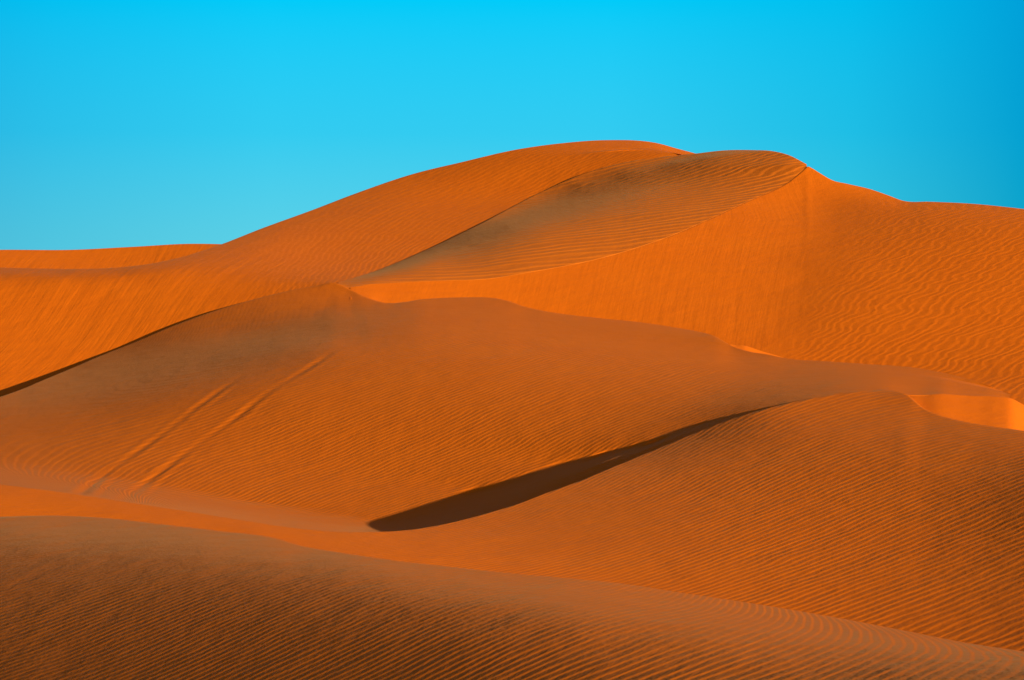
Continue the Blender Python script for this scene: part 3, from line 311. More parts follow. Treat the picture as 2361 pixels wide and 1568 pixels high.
  [836,-35,99,-44,-376,-64,-26,-9,-3,-2,0,-2,-3,-4,-6,-7,-7,-9,-9,-18,-19,-23,-27,-30,-33,-36,-40,-43,-46,-49,-52,-57,-61,-68,-73,-76,-75,-74,-73,-79,-111,-176,-250,-249],
  [777,-33,5,-427,-5,5,-4,-8,-8,-7,-10,-9,-11,-13,-15,-19,-22,-24,-30,-27,-30,-35,-37,-41,-44,-50,-53,-57,-63,-66,-71,-75,-81,-81,-79,-74,-66,-57,-54,-57,-85,-174,-337,-526],
  [676,3,-224,-186,-18,-21,-19,-14,-15,-15,-16,-20,-21,-23,-26,-29,-33,-37,-36,-37,-39,-42,-46,-51,-56,-61,-68,-74,-81,-91,-99,-109,-114,-120,-117,-112,-104,-94,-85,-82,-83,-100,-173,-365],
  [429,-118,-115,-39,-29,-18,-11,-11,-13,-16,-20,-23,-25,-28,-29,-31,-31,-30,-32,-31,-35,-37,-39,-42,-45,-48,-52,-56,-60,-64,-73,-80,-85,-86,-85,-79,-68,-57,-46,-37,-30,-23,-2,51],
  [214,-40,-25,-17,5,5,-5,-14,-20,-24,-25,-26,-29,-29,-30,-29,-29,-28,-27,-28,-29,-30,-34,-36,-38,-39,-41,-43,-45,-48,-50,-50,-52,-51,-49,-46,-38,-31,-20,-10,-4,-1,-18,-51],
  [218,-7,-21,57,16,-5,-16,-21,-23,-26,-28,-29,-29,-30,-31,-28,-29,-28,-28,-28,-29,-31,-33,-35,-38,-40,-41,-44,-44,-46,-47,-49,-48,-49,-51,-47,-47,-42,-39,-34,-28,-22,-13,-33],
  [341,32,51,-34,-26,-25,-24,-24,-26,-26,-28,-28,-29,-27,-26,-27,-25,-27,-25,-27,-29,-29,-31,-32,-34,-36,-37,-37,-39,-39,-39,-38,-39,-39,-38,-37,-35,-32,-31,-27,-23,-15,0,49],
  [501,-9,-25,-38,-28,-24,-23,-24,-25,-27,-27,-26,-25,-24,-24,-23,-24,-24,-26,-27,-27,-29,-30,-31,-31,-31,-32,-32,-33,-31,-32,-31,-29,-29,-26,-25,-22,-21,-19,-18,-14,-8,10,44],
  [456,-28,-25,-13,-16,-15,-21,-26,-25,-24,-21,-21,-19,-21,-20,-22,-23,-24,-25,-27,-28,-29,-29,-29,-29,-30,-30,-30,-29,-29,-27,-27,-27,-25,-22,-20,-19,-20,-21,-22,-18,-11,8,39],
  [218,-21,10,38,-2,-23,-28,-20,-15,-13,-11,-11,-13,-14,-15,-18,-18,-21,-23,-24,-26,-26,-27,-26,-27,-25,-25,-24,-24,-23,-22,-21,-19,-16,-13,-11,-12,-18,-22,-23,-19,-10,3,15],
  [-107,36,41,89,-18,-45,-10,-1,-2,0,-3,-5,-6,-8,-12,-13,-17,-18,-20,-22,-21,-23,-21,-22,-19,-21,-19,-18,-17,-16,-15,-12,-9,-2,3,3,-8,-17,-22,-19,-17,-10,-7,-8],
  [-397,70,29,8,14,21,25,9,6,4,2,-1,-3,-6,-8,-11,-13,-14,-16,-16,-16,-15,-15,-14,-14,-12,-12,-11,-9,-9,-6,-4,3,14,23,15,-5,-19,-21,-17,-12,-13,-19,-34],
  [-420,-48,1,63,-3,25,3,8,7,3,-1,-2,-6,-8,-11,-11,-13,-14,-13,-12,-13,-11,-10,-10,-9,-8,-7,-7,-7,-6,-4,1,12,35,42,13,-19,-29,-22,-17,-15,-16,-30,-58],
  [86,-110,-105,127,-62,-20,-6,-6,-9,-14,-16,-19,-22,-24,-24,-25,-25,-25,-24,-24,-22,-22,-22,-20,-21,-20,-20,-19,-20,-22,-21,-15,16,45,47,-8,-55,-49,-40,-36,-34,-39,-49,-69],
  [360,31,4,-143,16,-8,-24,-28,-33,-33,-36,-39,-39,-39,-40,-40,-39,-37,-38,-36,-35,-35,-33,-35,-36,-36,-34,-34,-35,-38,-45,-20,49,62,39,-39,-83,-65,-57,-56,-55,-57,-59,-67],
  [319,47,36,-189,1,-20,-35,-42,-44,-48,-48,-48,-48,-47,-45,-43,-41,-40,-36,-37,-35,-35,-35,-36,-38,-37,-37,-37,-36,-37,-46,44,123,83,-11,-84,-73,-55,-56,-56,-59,-58,-59,-54],
  [324,6,-13,-84,-50,-47,-51,-53,-55,-54,-53,-50,-49,-45,-43,-41,-37,-36,-36,-34,-37,-35,-35,-34,-39,-39,-43,-45,-43,-38,-19,141,188,100,-119,-88,-37,-44,-48,-57,-64,-70,-74,-74],
  [175,6,-4,-57,-36,-62,-60,-56,-53,-50,-47,-45,-39,-38,-34,-32,-32,-31,-31,-30,-30,-37,-41,-39,-10,-47,-53,-56,-63,-64,78,213,252,191,-218,-91,-23,-25,-32,-50,-48,-51,-56,-66],
  [8,-36,-109,-10,-72,-47,-48,-44,-40,-35,-30,-26,-24,-21,-21,-19,-19,-21,-22,-18,-18,-35,-43,-51,58,-64,-60,-65,-70,-80,180,240,295,335,-160,-59,-19,3,9,60,59,60,65,69]]),
'd3s': (2096, 8,
 [9120,9120,9121,9121,9119,9113,9104,9095,9090,9089,9091,9094,9099,9104,9109,9112,9115,9118,9121,9124,9128,9131,9133,9135,9137,9142,9148,9154,9163,9178,9205,9245,9291,9335,9374,9411,9446,9479,9511,9541,9569,9596,9621,9645,9667,9688,9708,9727,9744,9761,9776,9791,9804,9817,9829,9841,9851,9861,9871,9880,9889,9897,9905,9913,9921,9929,9936,9944,9952,9960,9968,9976,9985,9994,10004,10014],
 [9172,9237,9329,9404,9456,9496,9535,9572,9604,9632,9658,9681,9704,9726,9746,9763,9780,9795,9810,9826,9841,9854,9867,9880,9892,9903,9914,9925,9935,9946,9956,9967,9978,9989,10000,10011,10022,10033,10043,10054,10064,10075,10085,10095,10106,10116,10125,10135,10145,10155,10165,10174,10184,10193,10203,10212,10221,10231,10240,10249,10258,10267,10277,10286,10295,10304,10313,10322,10332,10341,10350,10359,10368,10377,10387,10396],
 [[470816,37,37,36,37,37,36,37,37,36,37,36],
  [-482,45,45,46,45,45,46,45,45,46,45,46],
  [-674,64,63,64,63,63,64,63,63,64,63,64],
  [-545,52,53,52,53,52,52,53,53,52,53,52],
  [-374,37,38,38,38,38,38,38,37,38,38,38],
  [-309,33,32,33,32,34,32,33,33,32,33,32],
  [-306,33,34,32,34,32,34,32,34,33,33,33],
  [-285,32,31,32,31,32,31,32,31,33,31,32],
  [-224,27,26,26,27,26,26,27,26,25,26,27],
  [-161,20,21,21,20,21,21,19,21,21,21,20],
  [-118,16,17,17,16,17,17,17,17,17,16,17],
  [-89,15,13,14,15,13,14,15,13,14,14,14],
  [-73,12,13,13,12,13,12,12,14,12,13,12],
  [-64,12,12,11,12,11,12,12,11,12,12,12],
  [-52,11,10,11,11,11,11,10,11,10,11,10],
  [-46,10,11,9,10,10,10,11,9,11,9,11],
  [-37,9,8,10,9,10,9,8,10,9,10,8],
  [-34,9,9,9,8,8,9,9,9,8,8,10],
  [-34,7,9,8,9,9,8,8,8,9,9,8],
  [-41,9,9,8,9,8,8,10,8,9,8,8],
  [-41,9,7,9,7,9,8,8,8,8,8,9],
  [-40,7,8,7,8,7,8,7,8,7,9,7],
  [-48,8,8,7,8,8,7,8,8,8,6,8],
  [-52,7,7,9,7,7,8,7,7,8,8,7],
  [-47,7,6,6,7,6,7,7,6,6,7,7],
  [-33,5,5,5,4,6,4,5,5,5,4,5],
  [-14,2,4,2,4,2,4,3,3,3,3,3],
  [-18,4,3,4,3,4,3,3,4,3,4,3],
  [9,2,1,2,1,1,2,1,2,1,2,1],
  [73,-4,-3,-4,-4,-3,-4,-3,-4,-3,-4,-3],
  [174,-12,-12,-12,-11,-12,-12,-12,-12,-12,-12,-12],
  [279,-20,-21,-20,-21,-20,-21,-20,-20,-21,-20,-21],
  [332,-25,-24,-25,-24,-25,-23,-25,-25,-24,-25,-24],
  [324,-23,-23,-23,-23,-23,-24,-23,-23,-23,-23,-22],
  [288,-20,-19,-19,-19,-20,-19,-19,-20,-19,-19,-21],
  [276,-17,-18,-19,-18,-18,-18,-18,-18,-18,-19,-17],
  [265,-17,-18,-16,-17,-16,-18,-17,-16,-17,-17,-17],
  [252,-16,-15,-16,-16,-16,-14,-16,-16,-16,-15,-16],
  [241,-15,-15,-14,-15,-14,-16,-14,-15,-14,-15,-14],
  [228,-13,-13,-14,-13,-14,-13,-14,-13,-14,-13,-15],
  [216,-12,-13,-12,-12,-13,-12,-13,-12,-13,-12,-12],
  [206,-12,-11,-12,-12,-10,-12,-11,-12,-11,-12,-11],
  [195,-11,-10,-10,-11,-11,-10,-10,-11,-10,-10,-11],
  [184,-9,-10,-9,-9,-10,-10,-9,-9,-10,-10,-9],
  [175,-9,-8,-9,-9,-8,-9,-9,-8,-9,-8,-9],
  [165,-7,-8,-9,-7,-8,-7,-8,-8,-7,-8,-8],
  [156,-7,-7,-6,-7,-7,-7,-7,-7,-7,-7,-7],
  [148,-6,-7,-6,-6,-6,-6,-7,-6,-6,-6,-6],
  [139,-5,-5,-5,-6,-6,-5,-5,-6,-5,-6,-5],
  [132,-5,-4,-6,-4,-4,-6,-4,-4,-6,-4,-5],
  [125,-4,-5,-3,-5,-4,-3,-5,-4,-4,-4,-4],
  [118,-4,-3,-4,-2,-4,-4,-3,-4,-3,-4,-3],
  [112,-3,-3,-3,-3,-3,-3,-3,-2,-3,-3,-3],
  [105,-2,-2,-2,-3,-2,-2,-2,-3,-2,-2,-3],
  [100,-1,-2,-2,-2,-2,-2,-2,-2,-2,-2,-1],
  [96,-3,-1,-1,-2,-1,-1,-1,-2,-1,-1,-2],
  [90,0,-1,-2,0,-1,-1,-2,0,-1,-1,-1],
  [87,-1,-1,0,-1,-1,0,0,-1,-1,-1,0],
  [82,0,0,0,0,0,-1,0,0,0,0,-1],
  [80,0,0,0,0,0,-1,0,0,0,0,1],
  [76,0,1,0,0,1,1,0,1,0,0,0],
  [74,1,0,1,0,0,1,1,0,1,1,0],
  [72,1,0,1,1,1,1,0,1,0,1,1],
  [71,0,2,0,1,1,0,2,0,2,0,1],
  [69,2,0,1,2,0,1,1,1,1,1,1],
  [69,0,2,1,0,2,1,1,1,1,1,1],
  [68,2,0,2,1,0,2,0,2,0,2,1],
  [68,1,1,1,1,2,0,2,0,2,0,2],
  [68,1,1,1,1,1,1,1,1,1,1,0],
  [68,0,1,1,1,0,2,0,1,1,1,1],
  [65,1,1,0,1,1,0,1,1,0,1,2],
  [62,0,1,1,0,1,0,1,1,0,1,-1],
  [57,1,0,0,1,0,0,0,0,1,0,1],
  [51,0,0,0,0,0,1,0,0,1,0,0],
  [46,0,0,0,0,-1,0,0,0,-1,-1,0],
  [42,-1,-1,0,-1,0,0,-1,-1,-1,1,-1]]),
'd3t': (1682, 4,
 [7934,7942,7950,7955,7958,7959,7960,7962,7965,7972,7981,7993,8006,8020,8034,8049,8063,8077,8089,8101,8113,8125,8137,8148,8160,8171,8183,8195,8207,8220,8233,8245,8257,8268,8277,8285],
 [7999,8025,8049,8070,8086,8100,8111,8122,8132,8143,8153,8162,8170,8177,8183,8189,8195,8201,8207,8213,8219,8226,8234,8242,8250,8259,8268,8277,8285,8294,8302,8309,8317,8323,8329,8335],
 [[491581,102,101,101,102,101],
  [-112,26,27,26,26,27],
  [-105,24,25,26,25,25],
  [-97,24,23,23,24,23],
  [-87,22,21,22,20,22],
  [-75,18,20,19,19,19],
  [-62,17,16,16,17,16],
  [-47,13,14,13,13,14],
  [-30,10,10,10,10,10],
  [-12,7,6,6,7,6],
  [15,1,0,2,1,1],
  [39,-4,-3,-4,-4,-4],
  [59,-8,-8,-8,-7,-8],
  [73,-11,-10,-10,-12,-10],
  [82,-12,-13,-13,-11,-13],
  [86,-13,-13,-13,-14,-13],
  [85,-13,-13,-13,-13,-13],
  [79,-12,-11,-12,-12,-12],
  [71,-10,-11,-10,-10,-10],
  [67,-10,-9,-9,-10,-9],
  [62,-8,-9,-9,-7,-9],
  [57,-7,-8,-7,-8,-7],
  [51,-7,-5,-6,-7,-6],
  [47,-5,-6,-6,-4,-6],
  [44,-5,-4,-5,-6,-4],
  [43,-4,-5,-5,-4,-5],
  [43,-5,-5,-4,-4,-5],
  [43,-4,-5,-4,-6,-4],
  [48,-6,-5,-6,-5,-6],
  [53,-6,-7,-7,-7,-6],
  [56,-8,-7,-6,-7,-8],
  [57,-7,-8,-8,-7,-7],
  [55,-7,-7,-7,-7,-7],
  [51,-6,-6,-6,-7,-6],
  [45,-6,-4,-5,-5,-5],
  [40,-4,-4,-4,-4,-4]]),
'd4a': (780, 9,
 [6510,6483,6456,6429,6404,6378,6352,6325,6297,6266,6234,6201,6166,6130,6094,6056,6018,5980,5941,5902,5863,5823,5783,5742,5700,5658,5616,5574,5531,5487,5444,5400,5356,5312,5267,5222,5177,5131,5086,5039,4992,4944,4896,4847,4798,4749,4701,4653,4606,4560,4515,4471,4427,4384,4340,4298,4257,4216,4177,4139,4102,4067,4034,4003,3972,3943,3915,3889,3863,3839,3816,3794,3773,3754,3735,3719,3703,3689,3675,3662,3650,3638,3626,3615,3605,3596,3587,3579,3571,3563,3554,3545,3536,3525,3513,3502,3491,3481,3473,3467,3462,3459,3457,3457,3457,3458,3460,3462,3463,3466,3471,3481,3496,3514,3536,3564,3598,3641,3689,3739,3789],
 [6657,6649,6642,6628,6612,6598,6584,6573,6562,6553,6546,6540,6535,6531,6527,6523,6519,6514,6510,6506,6502,6498,6494,6490,6487,6483,6480,6477,6473,6470,6468,6466,6465,6463,6461,6458,6454,6448,6440,6430,6419,6406,6393,6379,6364,6348,6332,6316,6300,6284,6268,6253,6238,6222,6207,6191,6175,6159,6142,6125,6108,6090,6071,6052,6032,6012,5990,5968,5944,5920,5896,5871,5845,5819,5791,5764,5735,5706,5677,5646,5616,5584,5552,5519,5486,5451,5416,5380,5343,5304,5265,5225,5184,5142,5101,5059,5017,4976,4935,4893,4850,4808,4765,4723,4681,4640,4600,4561,4525,4489,4452,4413,4370,4325,4278,4223,4159,4088,4011,3931,3846],
 [[509705,-12,30,37,38,40,41,42,43,44,45,46,48,48,50,51,52,54,55,57,59,62,63,67,69,72,74,78,80,84,86,90,94,100],
  [0,87,19,11,10,10,11,11,11,11,13,12,13,14,14,16,17,17,19,20,21,21,24,23,25,25,27,26,29,28,31,30,31,28],
  [0,107,9,9,10,10,10,10,11,12,11,13,13,14,14,15,17,17,19,20,20,22,22,24,23,26,26,27,27,30,29,31,31,29],
  [22,108,3,7,9,9,10,10,10,11,11,12,12,13,15,15,16,18,17,19,21,21,22,22,25,24,25,27,28,28,30,31,31,33],
  [197,-58,6,9,8,9,8,10,9,10,11,11,12,14,14,15,15,16,19,18,20,20,22,22,23,24,25,26,28,28,30,30,33,35],
  [194,-53,12,9,9,8,8,8,10,9,10,12,12,12,14,14,16,17,17,19,19,20,21,22,22,24,25,26,26,29,29,32,32,38],
  [188,-41,11,9,7,8,8,8,8,10,11,10,12,13,14,15,15,16,17,18,18,20,20,21,23,23,25,26,27,28,30,30,33,37],
  [182,-27,8,6,8,6,7,8,9,10,10,11,12,13,13,14,15,16,16,17,19,19,19,22,21,24,24,26,28,28,29,30,31,34],
  [169,-9,4,6,5,8,7,8,9,9,10,12,12,12,12,14,14,15,17,16,17,18,20,20,23,23,25,27,28,28,29,29,29,28],
  [156,1,4,5,7,6,9,9,9,10,10,10,11,12,13,13,14,15,14,17,16,18,18,20,22,24,27,27,28,29,28,28,27,22],
  [143,5,5,6,7,9,9,9,11,9,11,11,11,11,13,13,13,14,15,14,16,17,19,21,22,25,26,28,27,29,27,27,24,19],
  [131,5,6,9,9,10,10,11,11,11,10,11,11,12,12,13,14,13,13,14,16,16,19,20,23,25,27,27,29,27,27,24,22,16],
  [116,9,10,10,11,12,12,12,10,12,11,10,11,12,12,12,13,12,14,13,15,16,18,20,24,25,27,28,27,26,25,23,21,16],
  [108,10,13,12,14,12,12,12,13,11,10,10,11,12,11,11,11,13,11,13,13,17,18,21,23,26,27,27,26,25,24,22,20,18],
  [103,13,13,14,13,13,13,12,11,11,12,10,11,9,10,11,10,9,12,12,14,16,19,22,25,26,26,26,26,24,21,21,18,21],
  [101,15,14,14,12,12,12,10,11,10,9,12,9,10,9,9,9,10,11,13,14,16,20,24,25,26,26,26,24,22,21,19,19,20],
  [101,15,13,12,11,11,9,10,9,10,10,9,10,9,9,8,9,10,11,12,16,19,21,25,25,26,26,25,22,21,20,19,18,19],
  [102,13,12,10,10,8,9,9,8,8,9,10,8,9,9,9,9,10,11,14,16,21,24,25,27,26,24,23,21,20,19,17,17,18],
  [101,11,10,9,8,8,7,7,8,9,9,8,10,8,9,9,10,10,12,16,19,22,26,26,26,26,23,20,20,18,17,17,17,15],
  [100,9,8,7,7,7,8,7,8,8,9,9,8,10,9,10,10,12,14,17,22,25,26,27,25,23,21,18,17,17,15,16,15,15],
  [97,8,6,7,7,7,7,8,9,8,9,9,10,10,10,11,12,13,16,21,23,25,25,26,24,19,18,16,14,14,14,14,16,14],
  [94,6,7,6,7,7,8,10,8,11,10,11,11,10,13,12,12,15,18,22,24,25,25,21,20,17,14,12,12,12,13,13,13,16],
  [91,5,6,6,8,9,10,10,11,11,11,13,13,13,13,13,13,16,21,23,24,22,21,19,14,12,10,10,10,11,11,13,14,15],
  [86,5,6,8,9,11,11,11,13,13,14,14,15,15,14,14,14,18,21,22,22,18,17,13,10,8,7,7,9,9,12,13,14,15],
  [81,5,7,9,12,11,13,14,14,14,16,16,15,17,16,16,15,17,20,19,17,15,11,9,6,4,5,6,7,12,12,15,14,14],
  [76,7,7,12,11,14,14,14,15,17,16,16,17,16,16,17,16,17,16,16,12,12,8,4,3,3,4,5,10,12,15,15,16,12],
  [73,7,11,12,13,13,14,15,15,15,16,15,16,14,15,13,18,18,15,11,12,8,5,3,2,3,5,9,11,13,17,17,15,13],
  [70,9,12,13,12,14,12,14,14,14,14,14,12,13,11,14,18,16,13,13,9,7,4,3,3,5,6,11,14,17,18,17,16,12],
  [65,13,14,11,13,10,13,12,13,12,11,11,10,10,11,14,15,15,15,11,8,7,4,4,4,7,11,14,17,19,19,18,16,11],
  [63,14,12,12,9,12,10,10,10,10,10,8,8,9,11,13,15,15,12,11,9,5,6,4,7,9,14,18,20,21,21,19,16,12],
  [60,14,10,9,10,8,9,10,8,9,6,7,8,8,11,13,13,13,13,10,8,6,6,7,9,14,17,21,23,24,22,20,14,13],
  [57,10,9,8,7,8,8,8,7,6,7,6,6,9,11,12,14,12,11,9,8,7,6,9,13,16,22,24,27,26,23,19,15,10],
  [54,8,7,6,7,7,7,6,6,5,5,6,8,9,11,12,11,12,10,9,7,7,8,10,15,22,25,29,29,27,23,19,14,9],
  [52,7,5,5,7,6,6,5,5,5,5,5,7,9,11,11,12,10,9,8,7,8,9,14,18,24,30,31,32,28,24,16,12,5],
  [54,3,5,6,4,6,5,5,5,3,5,6,8,10,10,11,10,10,8,6,7,8,12,15,23,28,33,35,32,28,22,16,7,3],
  [57,3,4,4,6,5,5,3,4,5,3,7,8,9,11,9,10,8,8,7,7,10,13,20,25,33,35,37,32,26,20,12,5,-3],
  [63,3,3,6,5,4,3,5,3,3,6,6,8,10,10,9,9,7,6,7,8,11,16,23,31,35,38,35,32,25,17,8,0,-7],
  [72,1,6,4,4,4,5,2,3,4,5,7,9,11,8,9,7,7,5,7,10,14,20,26,32,38,39,36,30,23,14,4,-5,-13],
  [78,5,5,5,4,4,2,3,3,4,6,8,10,9,9,8,6,6,6,8,11,16,22,30,36,40,40,35,28,21,10,1,-11,-18],
  [86,6,4,5,4,3,3,3,3,5,7,9,10,9,8,7,6,5,7,9,13,19,26,32,40,42,39,34,27,18,9,-4,-13,-21],
  [94,6,4,4,5,3,3,3,5,5,8,10,10,9,8,6,5,6,8,10,16,21,29,37,42,43,40,33,24,18,5,-6,-12,-17],
  [102,4,5,5,4,4,3,4,4,8,9,11,9,8,7,5,6,6,8,14,18,25,33,40,44,44,40,32,24,14,3,-4,-11,-4],
  [106,5,6,5,4,4,4,4,7,8,11,10,9,7,6,5,5,7,11,15,21,29,36,44,48,47,39,31,21,11,0,-8,-5,11],
  [110,7,5,5,5,4,4,7,7,10,11,9,7,5,5,6,6,8,13,18,25,33,42,48,50,45,39,28,19,4,-7,-14,-4,15],
  [114,6,6,6,4,5,7,6,9,11,9,8,5,5,5,5,6,12,15,21,30,37,45,52,51,46,35,25,10,-7,-18,-14,-3,5],
  [117,5,7,6,6,7,7,7,10,10,7,5,5,4,4,7,9,12,19,25,32,42,50,54,50,41,30,15,-1,-17,-23,-14,-5,-12],
  [118,7,7,6,7,8,8,9,9,7,6,4,3,4,5,7,12,15,22,29,36,45,52,52,47,34,20,6,-13,-25,-22,-14,-13,-28],
  [120,6,6,8,10,9,9,7,7,5,4,3,3,4,6,10,13,20,24,32,39,47,51,49,39,25,9,-7,-20,-26,-19,-15,-22,-38],
  [121,7,7,8,8,8,7,8,6,4,2,3,3,6,8,12,17,22,28,32,41,46,49,42,29,14,-2,-14,-23,-23,-17,-17,-30,-39],
  [121,7,8,8,7,6,6,7,4,4,3,2,6,6,10,14,20,25,29,34,40,45,42,34,19,3,-10,-21,-21,-17,-14,-21,-31,-35],
  [122,7,7,6,6,5,5,5,5,3,3,5,5,9,12,17,22,27,31,33,37,40,36,24,11,-5,-17,-19,-17,-11,-14,-26,-32,-24],
  [122,6,7,5,4,5,5,5,4,3,5,6,7,11,14,19,24,29,29,32,35,34,28,16,2,-9,-15,-15,-12,-13,-21,-31,-32,-20],
  [122,7,5,5,4,3,5,5,5,4,6,6,11,12,17,20,27,27,28,27,30,29,21,11,0,-9,-10,-13,-14,-19,-32,-38,-30,-20],
  [124,6,4,4,3,5,5,4,4,6,6,10,11,15,17,24,25,26,23,24,26,23,18,7,-1,-6,-9,-13,-21,-30,-40,-38,-27,-26],
  [124,5,5,3,4,4,4,5,5,7,9,10,14,14,20,22,23,20,20,22,23,20,14,6,-1,-4,-11,-19,-29,-41,-42,-34,-26,-27],
  [126,5,3,3,4,4,4,5,6,8,10,13,13,17,18,21,18,16,15,20,21,19,11,4,-2,-6,-14,-26,-38,-44,-41,-28,-24,-27],
  [128,4,3,2,3,4,5,5,8,9,11,13,16,15,18,16,14,11,13,18,20,16,9,2,-4,-9,-21,-33,-43,-45,-33,-24,-22,-22],
  [130,3,2,3,2,4,5,7,8,11,12,15,14,14,15,12,8,8,11,18,18,13,6,-1,-7,-15,-26,-39,-44,-38,-28,-19,-18,-15],
  [132,2,2,2,3,4,6,7,9,11,14,13,14,13,10,6,5,7,11,16,15,10,3,-5,-11,-19,-32,-41,-42,-32,-19,-14,-13,-10],
  [135,1,1,2,4,4,5,9,10,11,13,12,11,9,6,5,3,5,10,15,13,7,-1,-8,-14,-25,-36,-43,-38,-24,-11,-7,-6,-5],
  [137,1,1,2,3,4,7,8,10,12,10,10,7,7,5,1,2,5,11,13,10,3,-5,-10,-18,-30,-41,-43,-30,-13,-3,0,-2,1],
  [140,0,1,2,3,6,6,8,10,9,9,6,5,5,2,2,1,5,11,11,6,-1,-6,-13,-23,-35,-44,-41,-21,-1,7,2,3,6],
  [143,0,0,2,4,5,7,8,8,8,6,5,3,3,1,-1,3,5,10,9,2,-3,-10,-16,-27,-40,-44,-34,-8,9,9,3,4,12],
  [146,-1,2,2,4,5,7,7,7,6,4,3,2,1,0,1,2,6,9,5,0,-7,-12,-21,-30,-41,-40,-20,1,11,6,1,0,11],
  [149,0,1,3,4,5,7,6,6,4,3,1,2,0,0,0,2,9,6,2,-4,-10,-15,-23,-34,-41,-31,-9,7,8,1,-5,3,7],
  [154,-1,1,3,4,6,5,6,4,3,1,1,1,1,0,0,4,7,4,-2,-7,-12,-19,-26,-35,-36,-23,-2,6,3,-5,-4,4,4],
  [156,0,2,4,4,5,5,5,3,2,1,1,0,0,0,2,4,6,1,-5,-11,-15,-21,-28,-36,-32,-16,1,5,-4,-7,-2,5,2],
  [161,1,2,3,4,5,4,3,3,1,0,1,1,1,1,1,5,3,-3,-8,-13,-18,-23,-31,-34,-27,-12,1,-1,-6,-8,2,6,2],
  [165,2,2,3,5,3,4,3,1,0,2,0,0,1,2,2,5,-1,-7,-11,-14,-19,-26,-33,-33,-24,-8,-1,-5,-9,-5,6,6,1],
  [169,1,3,4,3,4,3,1,1,1,0,0,2,2,3,1,0,-4,-8,-12,-17,-21,-28,-33,-33,-20,-8,-5,-8,-9,-1,10,9,1],
  [173,1,3,3,4,3,2,2,0,0,-1,2,0,2,1,2,-3,-6,-9,-14,-17,-23,-29,-35,-30,-19,-9,-9,-12,-6,5,15,10,2],
  [176,3,3,3,3,2,2,0,0,0,0,-1,1,0,-1,0,-2,-7,-10,-14,-19,-24,-31,-33,-29,-19,-12,-14,-13,-3,12,19,14,2],
  [181,3,2,3,3,2,0,0,-1,-1,0,-1,0,-2,-2,-1,-4,-6,-11,-14,-19,-26,-32,-34,-27,-19,-16,-17,-15,2,20,24,16,7],
  [186,2,3,3,2,1,0,-1,-1,-2,-2,-2,-2,-3,-2,-1,-4,-7,-10,-16,-20,-27,-34,-33,-27,-20,-19,-20,-13,9,28,26,19,13],
  [191,2,4,2,1,0,-1,-2,-3,-2,-3,-2,-4,-3,-3,-2,-3,-7,-11,-15,-22,-30,-34,-32,-27,-22,-20,-19,-6,14,29,26,12,16],
  [196,4,2,1,0,0,-3,-2,-3,-4,-4,-3,-4,-4,-1,-3,-4,-7,-11,-17,-23,-31,-35,-34,-26,-22,-20,-13,0,15,28,21,6,17],
  [204,2,1,1,-1,-3,-2,-4,-4,-5,-3,-5,-3,-3,-2,-2,-4,-8,-10,-18,-27,-33,-36,-31,-27,-21,-18,-10,3,15,25,14,7,15],
  [211,1,1,-1,-2,-2,-5,-5,-4,-4,-5,-4,-4,-1,-2,-1,-5,-7,-13,-19,-28,-36,-35,-32,-24,-21,-16,-6,4,13,21,9,9,12],
  [217,1,0,-1,-3,-5,-4,-5,-6,-4,-4,-3,-3,-2,0,-2,-4,-8,-12,-22,-32,-36,-36,-30,-25,-20,-13,-6,4,10,17,9,11,8],
  [223,2,-2,-3,-4,-5,-5,-6,-4,-4,-4,-3,-1,-1,-1,-1,-3,-9,-15,-24,-33,-38,-35,-29,-23,-20,-13,-5,1,7,15,10,12,8],
  [231,-2,-2,-4,-5,-5,-6,-5,-4,-4,-3,-2,-1,1,1,-2,-4,-10,-17,-27,-36,-36,-34,-28,-25,-18,-13,-6,-1,2,14,14,17,5],
  [238,-3,-4,-5,-5,-6,-6,-4,-4,-3,-1,-1,0,0,1,-1,-6,-12,-21,-29,-35,-37,-32,-28,-23,-20,-14,-7,-5,-2,13,23,18,9],
  [242,-3,-4,-6,-6,-6,-4,-4,-3,-2,-2,0,1,2,-1,-3,-8,-15,-23,-30,-35,-35,-32,-27,-24,-20,-15,-10,-8,-8,11,33,25,12],
  [248,-4,-6,-6,-6,-5,-4,-4,-2,-2,0,0,1,0,-1,-5,-12,-18,-24,-31,-34,-34,-30,-28,-26,-21,-15,-14,-13,-13,7,44,29,19],
  [254,-6,-6,-6,-6,-5,-4,-2,-2,-1,0,1,0,0,-4,-9,-15,-20,-26,-30,-34,-33,-30,-29,-26,-21,-18,-15,-18,-21,3,51,30,25],
  [260,-7,-7,-6,-6,-3,-3,-2,-2,1,-1,0,1,-3,-5,-12,-17,-22,-28,-31,-32,-33,-31,-30,-25,-22,-19,-18,-20,-25,-3,54,30,27],
  [264,-7,-7,-5,-4,-4,-1,-1,0,-1,1,-1,-1,-4,-10,-14,-19,-25,-27,-32,-32,-32,-32,-29,-26,-21,-19,-19,-18,-23,-11,43,35,25],
  [269,-6,-6,-5,-3,-1,-2,0,0,-1,0,0,-4,-6,-11,-17,-23,-25,-30,-32,-32,-32,-32,-28,-24,-21,-18,-17,-16,-18,-22,32,40,20],
  [277,-7,-4,-4,-1,-2,0,0,0,1,-1,-2,-5,-9,-16,-19,-23,-28,-31,-32,-34,-31,-29,-28,-24,-19,-17,-16,-12,-16,-29,19,44,16],
  [285,-5,-4,-2,0,1,0,0,0,-1,-1,-4,-7,-13,-17,-22,-26,-29,-32,-34,-31,-31,-29,-25,-22,-19,-16,-12,-13,-13,-34,7,49,10],
  [292,-3,-1,0,0,1,1,1,0,-2,-3,-6,-11,-15,-19,-24,-28,-31,-32,-33,-32,-29,-27,-25,-20,-17,-14,-12,-11,-12,-37,-2,54,5],
